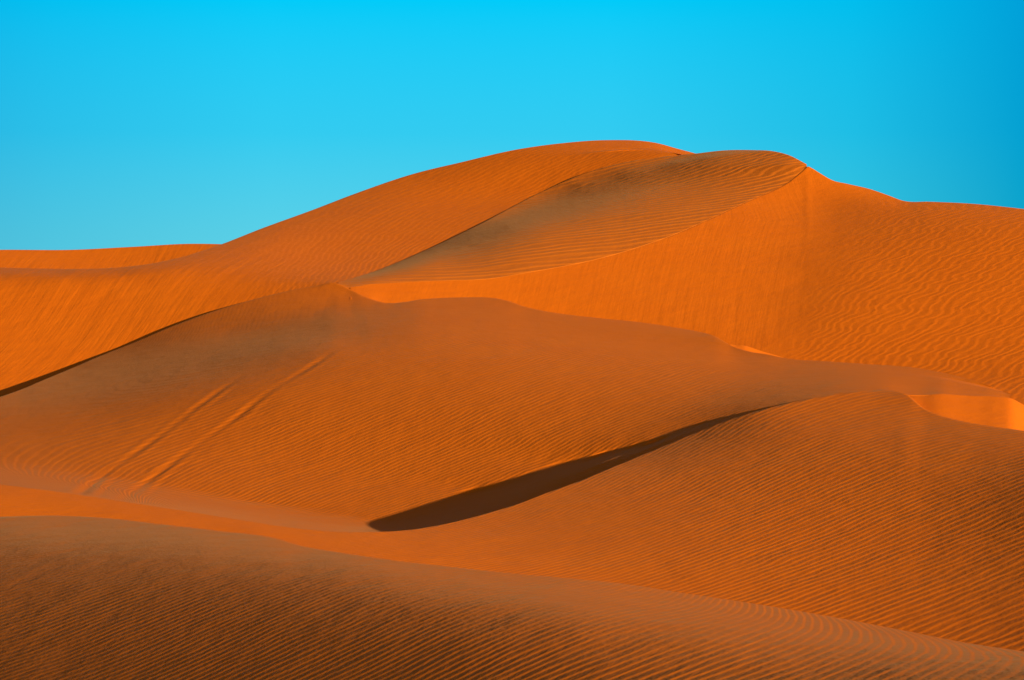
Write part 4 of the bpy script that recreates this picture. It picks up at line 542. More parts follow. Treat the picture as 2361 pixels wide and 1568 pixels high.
  [300,0,0,1,2,1,2,0,-2,-2,-6,-8,-13,-18,-22,-26,-28,-31,-34,-31,-31,-28,-26,-22,-19,-16,-12,-12,-10,-11,-37,-10,57,3],
  [311,0,1,3,2,1,0,0,-2,-4,-8,-12,-15,-20,-23,-27,-30,-32,-31,-31,-29,-26,-24,-21,-18,-14,-12,-10,-11,-10,-33,-16,60,1],
  [321,1,4,2,1,2,-1,-3,-3,-7,-9,-13,-18,-21,-25,-28,-30,-31,-31,-30,-26,-26,-22,-20,-15,-13,-11,-8,-12,-11,-27,-20,59,4],
  [330,4,3,2,1,-1,-2,-4,-6,-8,-12,-16,-19,-23,-26,-27,-30,-31,-29,-28,-25,-23,-22,-17,-15,-11,-9,-9,-9,-10,-23,-21,53,13],
  [340,4,2,1,-1,-3,-3,-6,-8,-10,-14,-17,-21,-24,-27,-29,-29,-29,-28,-25,-24,-22,-19,-17,-13,-10,-6,-8,-8,-9,-16,-28,43,27],
  [351,2,0,-2,-3,-3,-7,-6,-10,-13,-16,-20,-23,-24,-27,-28,-29,-27,-26,-25,-22,-20,-18,-14,-12,-8,-7,-5,-5,-10,-13,-32,28,46],
  [361,-2,-2,-3,-4,-7,-7,-10,-12,-15,-18,-22,-23,-27,-26,-28,-27,-26,-25,-22,-22,-19,-16,-13,-9,-7,-5,-4,-6,-10,-12,-38,11,65],
  [369,-3,-4,-4,-7,-7,-10,-13,-14,-18,-21,-22,-25,-26,-28,-27,-26,-25,-23,-21,-20,-18,-15,-12,-9,-5,-4,-5,-6,-11,-13,-43,-8,80],
  [378,-3,-6,-7,-8,-11,-12,-15,-18,-20,-21,-25,-26,-26,-27,-26,-25,-24,-22,-22,-18,-17,-14,-11,-7,-5,-4,-6,-9,-13,-14,-48,-27,88],
  [386,-6,-7,-9,-11,-12,-15,-17,-19,-22,-24,-25,-26,-26,-26,-26,-24,-22,-22,-20,-19,-15,-13,-10,-6,-6,-4,-6,-11,-14,-17,-51,-46,83],
  [392,-8,-10,-11,-12,-15,-17,-18,-22,-23,-25,-25,-26,-26,-25,-24,-23,-22,-21,-19,-18,-15,-12,-8,-7,-3,-7,-8,-10,-16,-17,-55,-66,69],
  [394,-10,-10,-13,-15,-17,-19,-21,-23,-24,-24,-26,-25,-25,-24,-23,-23,-21,-20,-19,-16,-14,-11,-7,-6,-5,-5,-9,-14,-14,-19,-56,-82,44],
  [394,-11,-14,-14,-17,-19,-20,-23,-24,-24,-26,-24,-24,-25,-23,-22,-21,-21,-20,-17,-16,-12,-9,-8,-4,-6,-6,-11,-13,-15,-17,-56,-97,11],
  [391,-15,-14,-17,-19,-20,-23,-23,-24,-24,-24,-25,-24,-22,-23,-22,-20,-20,-18,-17,-14,-11,-10,-6,-4,-4,-9,-10,-13,-15,-18,-52,-108,-24],
  [381,-13,-17,-19,-20,-23,-22,-24,-23,-25,-24,-23,-23,-23,-21,-20,-20,-19,-17,-16,-12,-11,-7,-5,-5,-5,-8,-11,-14,-15,-15,-48,-112,-64],
  [370,-16,-18,-21,-22,-22,-24,-23,-24,-23,-23,-22,-22,-21,-20,-19,-20,-17,-16,-14,-12,-9,-7,-5,-3,-6,-8,-12,-14,-14,-15,-39,-111,-103],
  [355,-20,-22,-21,-22,-22,-23,-23,-22,-22,-22,-21,-20,-19,-19,-19,-17,-17,-15,-12,-10,-9,-5,-3,-4,-5,-9,-12,-13,-15,-13,-30,-104,-136],
  [332,-20,-21,-22,-22,-22,-22,-21,-22,-21,-20,-19,-20,-18,-17,-18,-16,-15,-13,-12,-9,-6,-5,-2,-3,-6,-10,-11,-14,-14,-13,-20,-89,-159],
  [316,-22,-21,-22,-22,-22,-21,-21,-20,-20,-19,-19,-18,-17,-18,-16,-17,-14,-12,-10,-8,-7,-4,-2,-3,-8,-10,-12,-13,-13,-14,-15,-65,-158],
  [310,-24,-23,-22,-22,-22,-21,-22,-20,-19,-19,-19,-17,-19,-17,-17,-14,-14,-12,-9,-9,-7,-4,-3,-5,-10,-11,-12,-13,-16,-15,-12,-36,-126],
  [307,-23,-23,-24,-22,-23,-21,-21,-21,-20,-19,-19,-19,-18,-18,-17,-15,-13,-11,-10,-10,-8,-5,-5,-8,-11,-13,-14,-15,-15,-17,-15,-22,-98],
  [314,-25,-25,-23,-25,-22,-24,-22,-21,-21,-20,-20,-20,-19,-18,-16,-15,-12,-12,-12,-10,-10,-7,-5,-12,-16,-14,-15,-16,-17,-19,-18,-17,-70],
  [317,-24,-26,-26,-24,-24,-23,-22,-22,-21,-22,-21,-20,-19,-18,-16,-14,-13,-11,-10,-12,-12,-10,-4,-16,-18,-18,-17,-16,-18,-19,-22,-19,-31],
  [325,-31,-26,-24,-26,-24,-23,-24,-23,-23,-22,-21,-20,-20,-17,-14,-13,-11,-12,-12,-11,-15,-13,0,-20,-22,-21,-18,-18,-19,-21,-24,-24,-22],
  [338,-24,-25,-29,-25,-26,-25,-25,-24,-25,-23,-23,-21,-18,-15,-14,-12,-13,-11,-13,-14,-16,-17,6,-26,-26,-25,-24,-20,-21,-22,-24,-31,-30],
  [371,-29,-33,-27,-27,-27,-28,-27,-28,-25,-25,-21,-19,-16,-15,-13,-13,-13,-13,-14,-15,-18,-24,15,-31,-30,-29,-29,-27,-24,-24,-25,-27,-36],
  [381,-37,-23,-28,-31,-31,-29,-28,-26,-23,-21,-18,-17,-15,-14,-15,-14,-14,-16,-15,-17,-19,-28,23,-34,-31,-32,-31,-31,-27,-27,-27,-29,-33],
  [367,-13,-38,-35,-29,-27,-25,-22,-19,-20,-17,-17,-16,-15,-16,-15,-16,-16,-16,-18,-19,-21,-29,28,-34,-31,-32,-32,-31,-31,-29,-29,-27,-25],
  [333,-54,-22,-18,-17,-17,-15,-15,-16,-13,-15,-15,-14,-16,-15,-16,-16,-16,-17,-18,-20,-22,-30,27,-31,-32,-33,-31,-31,-32,-30,-29,-28,-26],
  [218,24,-4,-8,-10,-10,-12,-13,-12,-15,-13,-14,-16,-15,-16,-16,-16,-18,-18,-19,-20,-23,-29,21,-28,-30,-34,-32,-33,-31,-31,-31,-31,-27]]),
'd4b': (806, 12,
 [6630,6609,6590,6574,6560,6549,6541,6534,6529,6524,6518,6512,6506,6501,6496,6491,6486,6481,6477,6473,6469,6466,6464,6462,6459,6453,6443,6431,6416,6399,6380,6360,6339,6318,6296,6275,6255,6234,6214,6193,6172,6150,6127,6104,6080,6054,6028,6000,5970,5939,5907,5874,5839,5804,5767,5729,5690,5650,5609,5566,5523,5478,5432,5384,5334,5283,5229,5174,5119,5064,5008,4953,4897,4841,4784,4728,4672,4618,4566,4517,4468,4417,4360,4299,4230,4144,4046,3940,3840,3889,3964,4038,4110,4166,4199,4221,4247,4274,4300,4328,4360,4398,4439,4482,4526,4574,4616,4643,4654,4655,4651,4649,4653,4657,4662,4667,4672,4678,4685,4692,4701,4710,4721,4732,4745,4758,4771,4784,4798,4812,4826,4840,4855,4870,4885,4901,4917,4934,4951,4968,4986,5004,5022,5041,5059,5078,5097,5116,5135,5154,5173,5193,5212,5231,5251,5270,5289,5308],
 [6927,6939,6954,6973,7000,7038,7076,7103,7113,7109,7096,7077,7055,7035,7021,7013,7005,6998,6991,6986,6982,6980,6980,6978,6977,6976,6978,6984,6996,7015,7043,7081,7124,7165,7199,7229,7255,7280,7302,7323,7343,7361,7377,7391,7404,7417,7430,7443,7456,7468,7480,7491,7502,7514,7527,7540,7555,7570,7586,7603,7620,7638,7657,7678,7699,7719,7741,7765,7794,7829,7864,7910,7980,8059,8130,8171,8203,8230,8249,8267,8286,8310,8337,8362,8383,8399,8412,8421,8428,8433,8439,8446,8454,8463,8471,8479,8487,8495,8503,8511,8520,8528,8535,8542,8549,8557,8566,8577,8591,8607,8625,8646,8667,8691,8716,8742,8769,8797,8826,8858,8893,8931,8972,9019,9074,9139,9210,9280,9350,9420,9487,9549,9605,9657,9705,9748,9787,9823,9855,9884,9910,9933,9953,9972,9988,10003,10016,10028,10039,10049,10058,10068,10077,10086,10096,10107,10118,10131],
 [[506866,45,43,45,50,57,63,69,73,78,81,82,83,84,83,83,83,84,83,83,82,81,81,78,73,71,70,68,66,64,63,61,59,57,55,53,50,48,45,43,40,38,25,24,21,18,13,10],
  [0,6,14,18,19,17,14,12,10,7,5,5,3,2,3,3,3,1,2,2,2,2,-3,-3,0,0,1,1,1,2,2,2,2,3,3,3,4,3,4,4,4,1,14,11,12,12,15,14],
  [-8,12,17,18,17,14,13,10,9,6,5,3,3,3,3,2,2,2,2,1,1,3,-4,-2,1,1,1,1,2,2,2,2,3,2,3,3,3,5,4,5,6,10,8,11,11,12,13,15],
  [-26,23,21,18,15,12,10,8,5,5,3,3,3,3,2,3,2,2,1,0,0,-5,4,2,1,2,2,2,2,2,2,2,3,3,3,4,5,5,6,7,7,8,9,10,10,11,12,12],
  [-34,32,21,14,11,8,6,5,4,3,3,0,3,3,4,2,2,0,1,0,-1,0,2,4,2,2,2,2,3,3,2,4,3,4,5,4,5,6,7,6,8,8,9,8,9,10,10,11],
  [-11,25,13,10,5,5,3,1,1,1,0,2,2,4,1,2,0,2,0,0,1,2,2,2,3,3,2,3,3,3,4,3,4,5,4,6,5,6,6,7,7,7,7,8,8,8,8,9],
  [49,6,4,0,1,-1,-1,-1,-2,-3,-2,4,5,0,1,0,1,0,0,1,1,2,2,2,2,2,3,3,3,3,3,4,4,4,5,4,6,4,5,6,5,6,5,6,6,6,7,6],
  [131,-12,-8,-5,-5,-4,-4,-4,-3,-4,-8,12,-1,-1,-1,-2,-1,-1,0,1,0,1,1,2,1,3,1,3,1,3,3,3,3,3,2,4,3,4,4,3,4,2,4,3,4,4,2,4],
  [206,-19,-12,-9,-9,-6,-6,-4,-3,0,10,-13,-5,-4,-4,-2,-2,-2,-1,-1,0,0,0,0,1,0,1,0,2,1,1,2,1,1,3,1,1,1,2,1,1,2,1,1,1,0,1,0],
  [257,-16,-13,-11,-8,-8,-5,-4,-2,-1,-4,-7,-6,-5,-4,-3,-3,-2,-2,-2,-1,-2,-1,-1,-1,0,0,-1,0,-1,1,-1,1,0,-1,0,0,0,-1,0,0,-1,-1,-1,-1,-1,-1,-1],
  [282,-11,-10,-9,-8,-6,-6,-4,-5,-4,-7,-5,-4,-4,-4,-4,-3,-2,-3,-2,-3,-1,-2,-2,-1,-2,-2,-1,-1,-1,-2,-1,-2,-1,-1,-1,-2,-1,-2,-2,-2,-2,-1,-2,-3,-1,-2,-3],
  [286,-8,-7,-7,-6,-5,-4,-5,-5,-5,-4,-4,-5,-3,-3,-3,-3,-4,-2,-3,-2,-3,-2,-2,-2,-3,-2,-1,-3,-2,-2,-2,-2,-3,-2,-3,-2,-3,-2,-3,-2,-2,-4,-2,-2,-3,-2,-1],
  [273,-6,-5,-4,-3,-4,-4,-4,-2,-5,-3,-3,-2,-4,-3,-2,-3,-2,-4,-2,-2,-3,-2,-3,-3,-2,-2,-3,-3,-2,-3,-3,-3,-2,-3,-3,-2,-3,-4,-2,-4,-3,-2,-3,-2,-2,-3,-2],
  [246,-2,-2,-1,-2,-2,-2,-3,-3,-1,-3,-3,-2,-2,-2,-3,-3,-2,-1,-3,-3,-2,-3,-2,-2,-3,-2,-3,-2,-3,-2,-3,-3,-3,-3,-2,-4,-3,-2,-3,-3,-2,-3,-3,-2,-3,-2,-3],
  [215,2,0,-1,-1,-1,-2,-1,-2,-2,-1,-1,-3,-1,-2,-2,-1,-3,-2,-1,-2,-2,-2,-2,-3,-1,-3,-2,-3,-2,-3,-2,-2,-3,-2,-3,-3,-2,-2,-3,-2,-3,-2,-2,-3,-2,-3,-2],
  [196,-1,0,-1,-1,-1,-1,-1,-1,-1,-2,-2,0,-2,-2,-1,-2,0,-2,-2,-2,-1,-2,-2,-2,-2,-2,-2,-2,-2,-2,-2,-2,-2,-3,-2,-1,-2,-3,-2,-2,-2,-2,-2,-2,-3,-1,-3],
  [185,-1,-2,-1,-1,-2,0,-2,-1,-1,-1,-1,-2,-1,-1,-1,-1,-2,-2,-1,-1,-3,-1,-2,-1,-2,-2,-2,-1,-3,-2,-2,-2,-1,-2,-2,-2,-2,-2,-1,-2,-2,-2,-3,-2,-2,-2,-2],
  [175,-2,-1,-1,-2,-1,-2,0,-1,-2,0,-1,-2,-1,-1,-2,-1,-2,0,-3,-1,-1,-2,-2,-1,-2,-2,-2,-2,-1,-1,-2,-2,-2,-2,-2,-2,-2,-1,-3,-1,-2,-2,-1,-3,-1,-3,-2],
  [163,-1,-1,-2,0,-1,-1,-1,-1,-1,-1,-1,-1,-1,-1,-2,-1,-1,-3,0,-3,-1,-2,-1,-2,-2,-1,-1,-2,-2,-2,-2,-1,-2,-1,-2,-1,-2,-2,-1,-3,-2,-1,-2,-2,-2,-2,-2],
  [150,-1,-1,0,-1,0,-1,0,-1,-1,-2,-1,0,-2,-1,-1,-2,-2,0,-3,0,-2,-1,-2,-2,-1,-2,-1,-2,-1,-2,-1,-2,-1,-2,-1,-2,-1,-2,-2,-1,-1,-2,-2,-1,-2,-1,-2],
  [137,0,0,0,-1,0,0,-2,-1,0,-1,-1,-2,-1,-2,-1,-1,-1,-2,0,-2,-2,-1,-1,-1,-2,-1,-2,0,-2,-1,-1,-1,-2,-1,-1,-2,-1,-1,-1,-2,-2,-1,-2,-1,-2,-1,-1],
  [124,1,1,-1,1,-2,-1,0,-1,-1,-1,-2,-1,-1,-1,-1,-1,-1,-2,-1,-1,-1,-1,-1,-1,-1,-1,-1,-1,-1,-1,-1,-2,0,-1,-2,0,-2,-1,-2,0,-1,-3,0,-2,-1,-2,-2],
  [117,0,-1,0,-2,0,-1,-1,-1,-2,-1,0,-1,-2,0,-2,-1,-1,0,-1,-1,0,-2,-1,-1,0,0,-1,-1,0,-1,-1,0,-2,-1,0,-1,-1,-1,-1,-1,-2,0,-2,-2,-1,-3,-1],
  [113,-1,-2,-1,-1,-2,-1,-2,-1,0,-1,-1,-1,0,-2,0,-1,0,-1,-1,-1,0,0,0,-1,0,-1,0,-1,0,0,-1,0,0,-1,0,-2,0,-1,0,-2,-1,-2,-1,-1,-3,-2,-3],
  [104,-3,-1,-1,-1,-1,-1,0,-1,-1,-1,-1,0,-1,0,0,-1,0,0,-1,1,-1,0,0,1,-1,0,0,0,0,0,0,-1,0,1,-1,1,-1,-1,-1,0,-1,-1,-2,-1,-2,-2,-3],
  [86,0,-1,-1,-1,0,0,-1,0,-1,0,0,0,1,0,0,0,0,0,1,0,1,0,0,0,1,1,0,1,0,0,1,1,0,0,1,0,0,1,0,-1,0,0,-1,-1,-1,-1,-2],
  [63,0,0,-1,1,0,0,0,1,1,1,0,0,1,1,0,2,0,2,1,0,1,2,1,1,1,1,1,1,1,2,1,1,2,1,0,1,1,1,0,1,1,1,1,-1,1,0,1],
  [32,1,1,2,0,2,1,1,1,1,1,2,2,1,1,3,1,2,1,2,2,2,1,2,2,2,2,2,3,1,2,2,2,1,2,3,1,3,1,3,2,2,1,2,2,2,3,2],
  [-4,1,2,3,2,2,2,3,1,3,2,3,2,2,3,2,3,3,2,3,3,2,3,3,3,3,2,3,2,4,2,3,3,3,3,3,3,3,3,3,3,3,4,3,5,3,4,4],
  [-48,5,4,2,3,3,3,3,4,3,4,3,4,3,4,3,4,3,4,3,4,4,4,3,4,3,5,4,3,4,4,4,4,4,4,4,5,3,5,4,5,5,5,5,5,6,5,6],
  [-93,6,3,3,5,4,4,5,4,5,4,5,4,5,4,5,4,5,5,5,5,4,5,5,5,5,4,5,6,4,6,5,4,6,5,5,6,6,5,7,5,7,5,7,7,6,7,7],
  [-132,1,4,5,5,5,6,5,6,5,6,5,6,6,6,5,6,5,6,5,6,6,5,7,5,6,6,6,6,6,6,6,7,6,7,6,6,7,8,6,8,7,8,8,7,8,8,9],
  [-156,1,5,6,6,6,6,6,6,6,6,6,6,6,6,7,6,6,6,7,5,7,6,6,6,7,6,7,6,7,7,7,7,7,6,8,8,7,7,8,8,8,8,8,9,9,9,8],
  [-157,5,5,6,6,6,6,6,6,6,6,6,6,6,6,6,6,6,6,6,7,6,6,6,7,6,7,6,7,7,6,7,7,7,8,7,6,8,8,8,8,7,9,8,8,9,9,9],
  [-139,7,7,5,6,5,6,6,5,6,6,5,6,5,5,6,5,6,6,5,6,5,7,6,6,5,6,6,7,6,6,7,6,7,7,6,8,7,7,7,7,8,7,8,9,8,8,9],
  [-121,8,5,6,5,6,5,5,5,5,5,6,4,6,5,5,6,5,5,6,5,6,5,5,6,6,6,6,5,6,7,5,7,6,6,7,7,6,7,7,7,7,7,7,7,8,8,9],
  [-105,6,6,5,5,5,4,5,6,4,5,4,6,4,6,4,5,6,4,5,5,6,5,6,5,6,5,6,6,6,5,7,5,6,6,7,6,6,6,7,6,7,7,8,6,7,7,7],
  [-94,5,6,5,5,4,6,4,4,5,5,5,4,5,4,5,5,4,6,5,5,5,5,5,6,5,6,5,6,6,6,5,7,6,6,5,6,7,6,6,7,6,7,5,8,6,7,5],
  [-86,6,4,6,4,5,3,5,5,5,3,5,4,5,5,5,4,5,5,5,5,5,6,5,5,6,6,5,5,6,6,6,5,6,6,7,5,7,6,6,6,6,6,7,5,7,5,6],
  [-79,4,5,4,4,5,5,4,4,4,5,4,5,4,5,4,5,6,4,5,6,5,5,6,5,5,5,7,6,5,5,6,7,6,6,5,7,5,7,5,7,6,6,6,5,5,6,6],
  [-73,4,4,4,5,3,5,4,4,5,4,4,5,4,5,5,5,4,6,5,5,5,6,5,5,7,5,5,6,6,6,6,5,6,6,7,6,6,5,7,5,6,6,5,6,6,5,5],
  [-64,4,4,4,4,4,4,4,4,3,5,4,4,6,3,6,4,6,5,5,5,5,5,6,6,5,6,6,5,6,6,6,6,6,6,5,6,6,6,6,6,5,5,6,5,4,5,5],
  [-57,4,4,4,4,4,3,4,5,4,3,5,5,4,5,4,6,4,5,6,5,6,5,5,6,5,6,5,6,6,6,5,7,5,6,6,6,6,6,5,5,6,5,4,6,5,4,4],
  [-51,4,4,3,4,4,4,4,3,4,5,4,4,5,5,5,5,5,6,4,6,5,6,6,5,6,5,6,6,6,6,6,5,6,6,6,6,5,5,6,5,5,5,6,4,4,5,4],
  [-47,3,4,4,3,4,4,3,4,5,4,5,5,4,6,5,5,5,5,6,5,6,6,5,6,5,7,6,6,5,6,6,6,6,6,6,4,6,6,5,5,5,5,4,5,5,4,5],
  [-48,5,3,4,4,3,4,5,4,4,5,5,4,6,4,6,5,7,5,6,5,6,5,6,6,7,5,7,5,7,6,6,6,6,5,6,6,6,5,5,5,5,5,5,4,4,5,3],
  [-49,4,5,3,3,5,3,4,5,5,5,5,6,5,6,5,6,5,6,6,7,5,7,6,6,6,6,6,7,5,7,6,6,6,6,5,6,5,6,5,6,5,4,5,5,4,4,5],
  [-51,4,3,4,4,3,5,5,5,5,5,5,6,6,6,6,6,6,6,6,6,7,6,6,7,6,7,6,7,6,6,7,6,6,6,6,6,5,5,6,5,5,5,5,4,5,5,3],
  [-50,3,4,3,4,5,4,5,5,5,6,7,5,6,6,7,6,6,7,6,6,7,6,7,6,7,7,6,6,7,6,6,6,6,6,6,6,6,5,5,5,6,5,4,6,5,4,5],
  [-48,3,3,5,4,4,5,5,6,6,6,5,7,6,7,5,7,7,6,6,7,6,7,7,7,6,6,7,7,6,6,7,6,6,6,5,6,5,6,5,6,4,6,5,4,6,5,6],
  [-48,4,3,4,5,5,5,6,5,7,6,6,7,6,6,7,6,7,6,8,7,6,7,6,7,7,7,6,6,7,6,6,6,6,6,6,4,6,6,5,5,5,5,6,5,5,6,6],
  [-49,4,4,4,4,5,7,6,6,6,7,7,6,7,7,7,7,6,7,7,6,8,6,8,6,7,6,7,6,7,6,6,6,5,6,5,7,5,5,5,5,6,5,5,7,5,6,7],
  [-51,3,4,5,6,6,5,7,7,7,6,8,6,7,7,6,7,8,7,7,7,7,7,7,7,6,7,7,7,5,7,5,6,7,5,6,4,6,5,7,5,6,5,7,5,7,7,6],
  [-55,4,5,4,6,6,8,6,7,7,8,6,8,7,7,8,7,6,8,7,7,7,8,6,7,8,7,6,6,7,5,7,6,5,5,6,7,5,6,5,6,6,7,6,7,8,7,7],
  [-61,4,5,6,6,8,6,8,8,7,7,7,8,7,7,8,7,8,7,8,8,7,7,8,7,6,7,6,7,6,7,5,6,6,7,6,5,6,6,6,7,7,7,7,8,7,9,9],
  [-67,4,5,7,7,7,8,7,8,8,7,9,7,8,8,7,8,8,8,7,8,7,8,7,7,7,7,7,6,7,6,6,6,6,6,6,7,7,6,7,8,7,8,8,9,9,8,10],
  [-75,5,6,7,7,8,8,9,7,8,9,7,8,8,8,8,9,8,8,7,8,9,7,7,7,8,6,7,7,6,6,7,6,7,6,7,7,7,8,8,7,9,9,9,9,10,10,10],
  [-79,5,6,8,8,8,9,7,9,8,8,8,9,9,8,8,8,8,8,9,8,7,8,8,8,6,7,7,6,6,7,7,7,6,8,7,7,8,8,9,9,9,10,10,10,10,11,10],
  [-84,6,8,7,9,9,8,9,8,8,9,9,8,8,9,9,8,9,8,8,8,8,8,7,7,8,7,6,7,7,7,6,7,8,7,8,8,9,9,9,10,10,10,12,10,11,10,11],
  [-88,6,8,9,9,9,8,9,8,10,8,9,9,9,8,9,9,8,9,9,8,8,7,8,7,7,7,7,6,7,7,8,7,8,9,8,9,10,10,10,11,11,11,10,12,10,11,9],
  [-95,8,8,10,10,8,10,8,10,8,9,10,8,10,9,9,9,9,8,8,8,9,8,7,8,6,7,8,7,8,7,8,9,8,8,11,10,9,11,12,11,12,11,11,11,11,10,10],
  [-101,8,10,10,9,10,9,9,10,9,10,8,10,9,10,9,9,8,10,8,9,7,8,8,7,8,7,7,8,8,8,9,9,10,10,9,12,12,11,12,12,11,12,11,11,10,9,9],
  [-108,9,10,11,10,9,9,11,8,11,9,10,10,9,9,9,9,10,9,9,8,9,7,8,8,7,8,8,9,8,9,9,10,10,11,12,12,12,13,12,12,12,12,11,9,10,10,10],
  [-115,8,13,10,9,11,10,9,11,9,10,10,10,10,10,9,10,9,9,9,9,8,8,8,7,9,8,8,9,10,10,10,11,12,12,12,12,14,13,12,13,11,11,10,11,10,9,9],
  [-119,10,13,10,11,10,10,11,10,10,10,10,10,9,10,11,9,10,9,9,8,8,9,7,9,8,9,9,9,10,11,11,12,12,13,14,14,12,14,13,11,12,10,11,10,10,10,10],
  [-123,16,13,10,11,9,11,10,10,11,10,11,9,11,9,10,10,9,9,9,9,8,7,9,8,9,9,10,11,10,11,13,12,14,14,14,13,14,12,12,11,11,11,11,10,11,12,12],
  [-136,24,10,12,10,12,10,10,11,10,11,10,11,9,11,10,10,10,9,9,8,8,9,8,9,9,10,11,10,12,13,13,14,14,15,14,14,13,12,11,12,11,11,11,12,12,14,16],
  [-157,30,10,12,11,10,12,11,11,11,11,10,11,11,11,10,10,10,10,8,9,9,9,9,10,10,11,11,13,12,14,14,15,15,15,14,14,12,12,12,11,11,12,12,14,15,17,19],
  [-184,30,13,12,11,12,12,12,11,12,11,11,11,12,10,12,11,11,9,10,9,10,9,11,10,11,12,12,13,15,14,16,16,16,14,15,12,13,11,12,12,13,13,15,17,19,20,23],
  [-216,27,19,12,13,12,12,12,13,12,12,12,12,11,13,12,12,10,11,10,10,10,11,11,11,13,12,14,14,15,17,17,17,15,15,13,13,12,13,12,14,14,15,18,19,22,25,28],
  [-233,27,23,13,13,13,12,13,12,12,13,12,12,13,12,12,11,12,11,10,11,10,12,11,13,12,14,14,15,17,17,17,15,16,13,13,12,13,12,14,14,16,19,20,23,25,28,29],
  [-290,10,31,19,14,13,13,14,14,14,13,14,13,14,14,13,15,12,12,13,12,13,12,13,13,15,14,16,18,18,18,18,17,15,15,13,14,14,15,16,17,19,22,25,27,31,31,29],
  [-393,-16,27,31,19,16,16,16,16,16,17,16,16,16,16,17,16,17,16,15,15,15,16,15,17,16,18,18,20,21,22,19,19,17,17,16,18,17,19,20,22,25,28,30,34,34,33,31],
  [-438,-4,7,30,26,19,16,17,18,18,17,17,17,17,17,18,18,17,17,17,16,17,16,18,16,17,18,21,21,23,21,21,19,18,17,18,18,20,22,23,25,29,32,35,36,35,33,29],
  [-400,19,-1,18,26,19,18,16,17,17,17,16,16,15,17,17,16,16,15,15,16,16,16,15,17,17,18,19,23,20,21,17,17,16,16,19,18,20,20,24,28,31,33,35,35,32,29,27],
  [-280,41,3,10,16,17,14,15,14,14,14,15,12,13,13,13,13,12,12,12,12,13,13,14,13,15,17,19,19,18,15,14,12,13,15,14,17,18,21,23,27,29,32,32,29,27,23,20],
  [-202,19,14,7,13,14,13,13,14,14,13,11,12,11,13,11,10,10,9,11,12,11,13,12,12,14,18,20,17,15,12,11,12,12,13,15,16,17,21,25,29,31,30,29,25,20,17,12],
  [-159,1,17,7,11,13,13,13,13,13,12,12,10,11,11,10,9,8,10,10,11,12,11,12,13,16,18,18,16,13,10,10,10,13,14,15,16,20,23,27,30,30,29,25,20,14,9,5],
  [-126,4,14,8,9,11,13,12,12,13,12,9,10,10,9,9,7,7,9,11,11,11,11,11,13,17,19,16,12,9,9,10,12,13,13,16,17,21,25,29,29,29,24,18,13,8,1,-3],
  [-118,10,9,10,9,11,11,11,13,12,11,10,9,9,8,6,7,8,10,10,12,11,11,10,15,18,17,14,9,8,9,10,13,14,15,15,19,22,28,30,28,24,20,12,6,0,-4,-9],
  [-131,11,7,10,8,11,11,12,11,13,13,9,8,10,7,6,7,9,10,13,12,12,10,12,16,18,15,10,9,9,10,14,14,15,16,17,22,28,31,29,27,22,14,9,1,-5,-10,-16],
  [-156,9,7,9,9,10,11,11,11,12,15,11,8,7,7,7,8,10,13,13,14,13,10,12,18,17,12,10,8,11,14,17,17,18,18,21,27,32,32,31,26,19,13,4,-1,-7,-14,-16],
  [-166,3,10,7,8,10,10,9,10,11,15,13,6,7,7,8,8,11,13,16,15,13,11,14,17,13,11,9,10,14,18,18,21,19,20,26,33,35,34,31,25,18,9,4,-4,-10,-12,-10],
  [-161,1,8,7,8,8,8,8,7,9,10,13,8,8,8,7,9,12,13,15,17,16,8,14,14,11,9,8,13,16,21,23,22,20,23,31,35,37,34,29,23,15,7,0,-7,-10,-8,-2],
  [-140,0,6,6,6,6,7,6,6,3,6,10,11,8,7,7,9,11,13,15,19,17,7,14,9,8,7,11,14,21,22,26,24,21,28,36,39,37,36,29,21,13,5,-3,-8,-6,-2,-3],
  [-114,1,3,5,6,5,4,4,3,2,0,7,11,7,7,7,9,11,11,13,18,20,7,6,8,8,9,11,19,22,27,29,28,23,34,39,41,41,37,30,21,12,5,-4,-3,1,3,0],
  [-93,0,4,4,3,4,3,2,1,1,1,3,6,5,6,7,9,8,10,10,14,12,11,9,6,8,9,15,21,24,29,34,28,25,36,42,44,43,36,28,20,11,0,-3,2,5,6,3],
  [-77,-1,3,4,2,1,2,1,0,0,0,0,2,2,6,7,8,7,7,6,8,7,15,8,7,8,10,18,21,24,28,34,25,30,38,42,44,41,36,27,18,8,0,1,6,10,1,-32],
  [-68,-1,3,2,1,2,0,0,-1,-2,-1,-2,1,0,3,7,5,6,5,4,4,4,11,7,4,8,12,16,17,20,20,27,21,31,33,34,36,34,27,23,17,8,-1,6,13,10,-20,-95],
  [-65,1,1,1,1,0,0,-2,-2,-1,-3,-2,-3,0,1,4,3,2,1,1,0,-1,5,-1,-5,1,6,6,4,2,-2,2,8,6,1,-1,-5,-7,-9,-11,-10,-13,-15,-18,-20,-6,-29,30],
  [-68,1,2,1,0,-2,-1,-2,-3,-2,-3,-4,-2,0,0,0,1,0,-1,1,-3,-3,0,-2,-5,-2,2,0,-2,-4,-8,-8,1,-1,-10,-15,-18,-18,-18,-16,-12,-7,-7,-12,-21,-13,10,4],
  [-75,3,-1,0,0,0,-3,-3,-2,-3,-4,-4,-3,-1,-2,-1,0,-1,-1,-2,-4,-3,-1,-3,-4,-5,-1,-2,-4,-7,-8,-11,-4,-5,-11,-18,-20,-21,-18,-15,-8,-2,1,-2,-10,-21,24,1],
  [-83,0,0,0,0,-2,-2,-3,-3,-3,-4,-5,-3,-2,-2,-2,-2,-2,-3,-2,-4,-4,-2,-3,-3,-6,-4,-5,-5,-8,-8,-13,-7,-6,-14,-17,-21,-20,-17,-14,-8,1,6,2,3,-17,6,42],
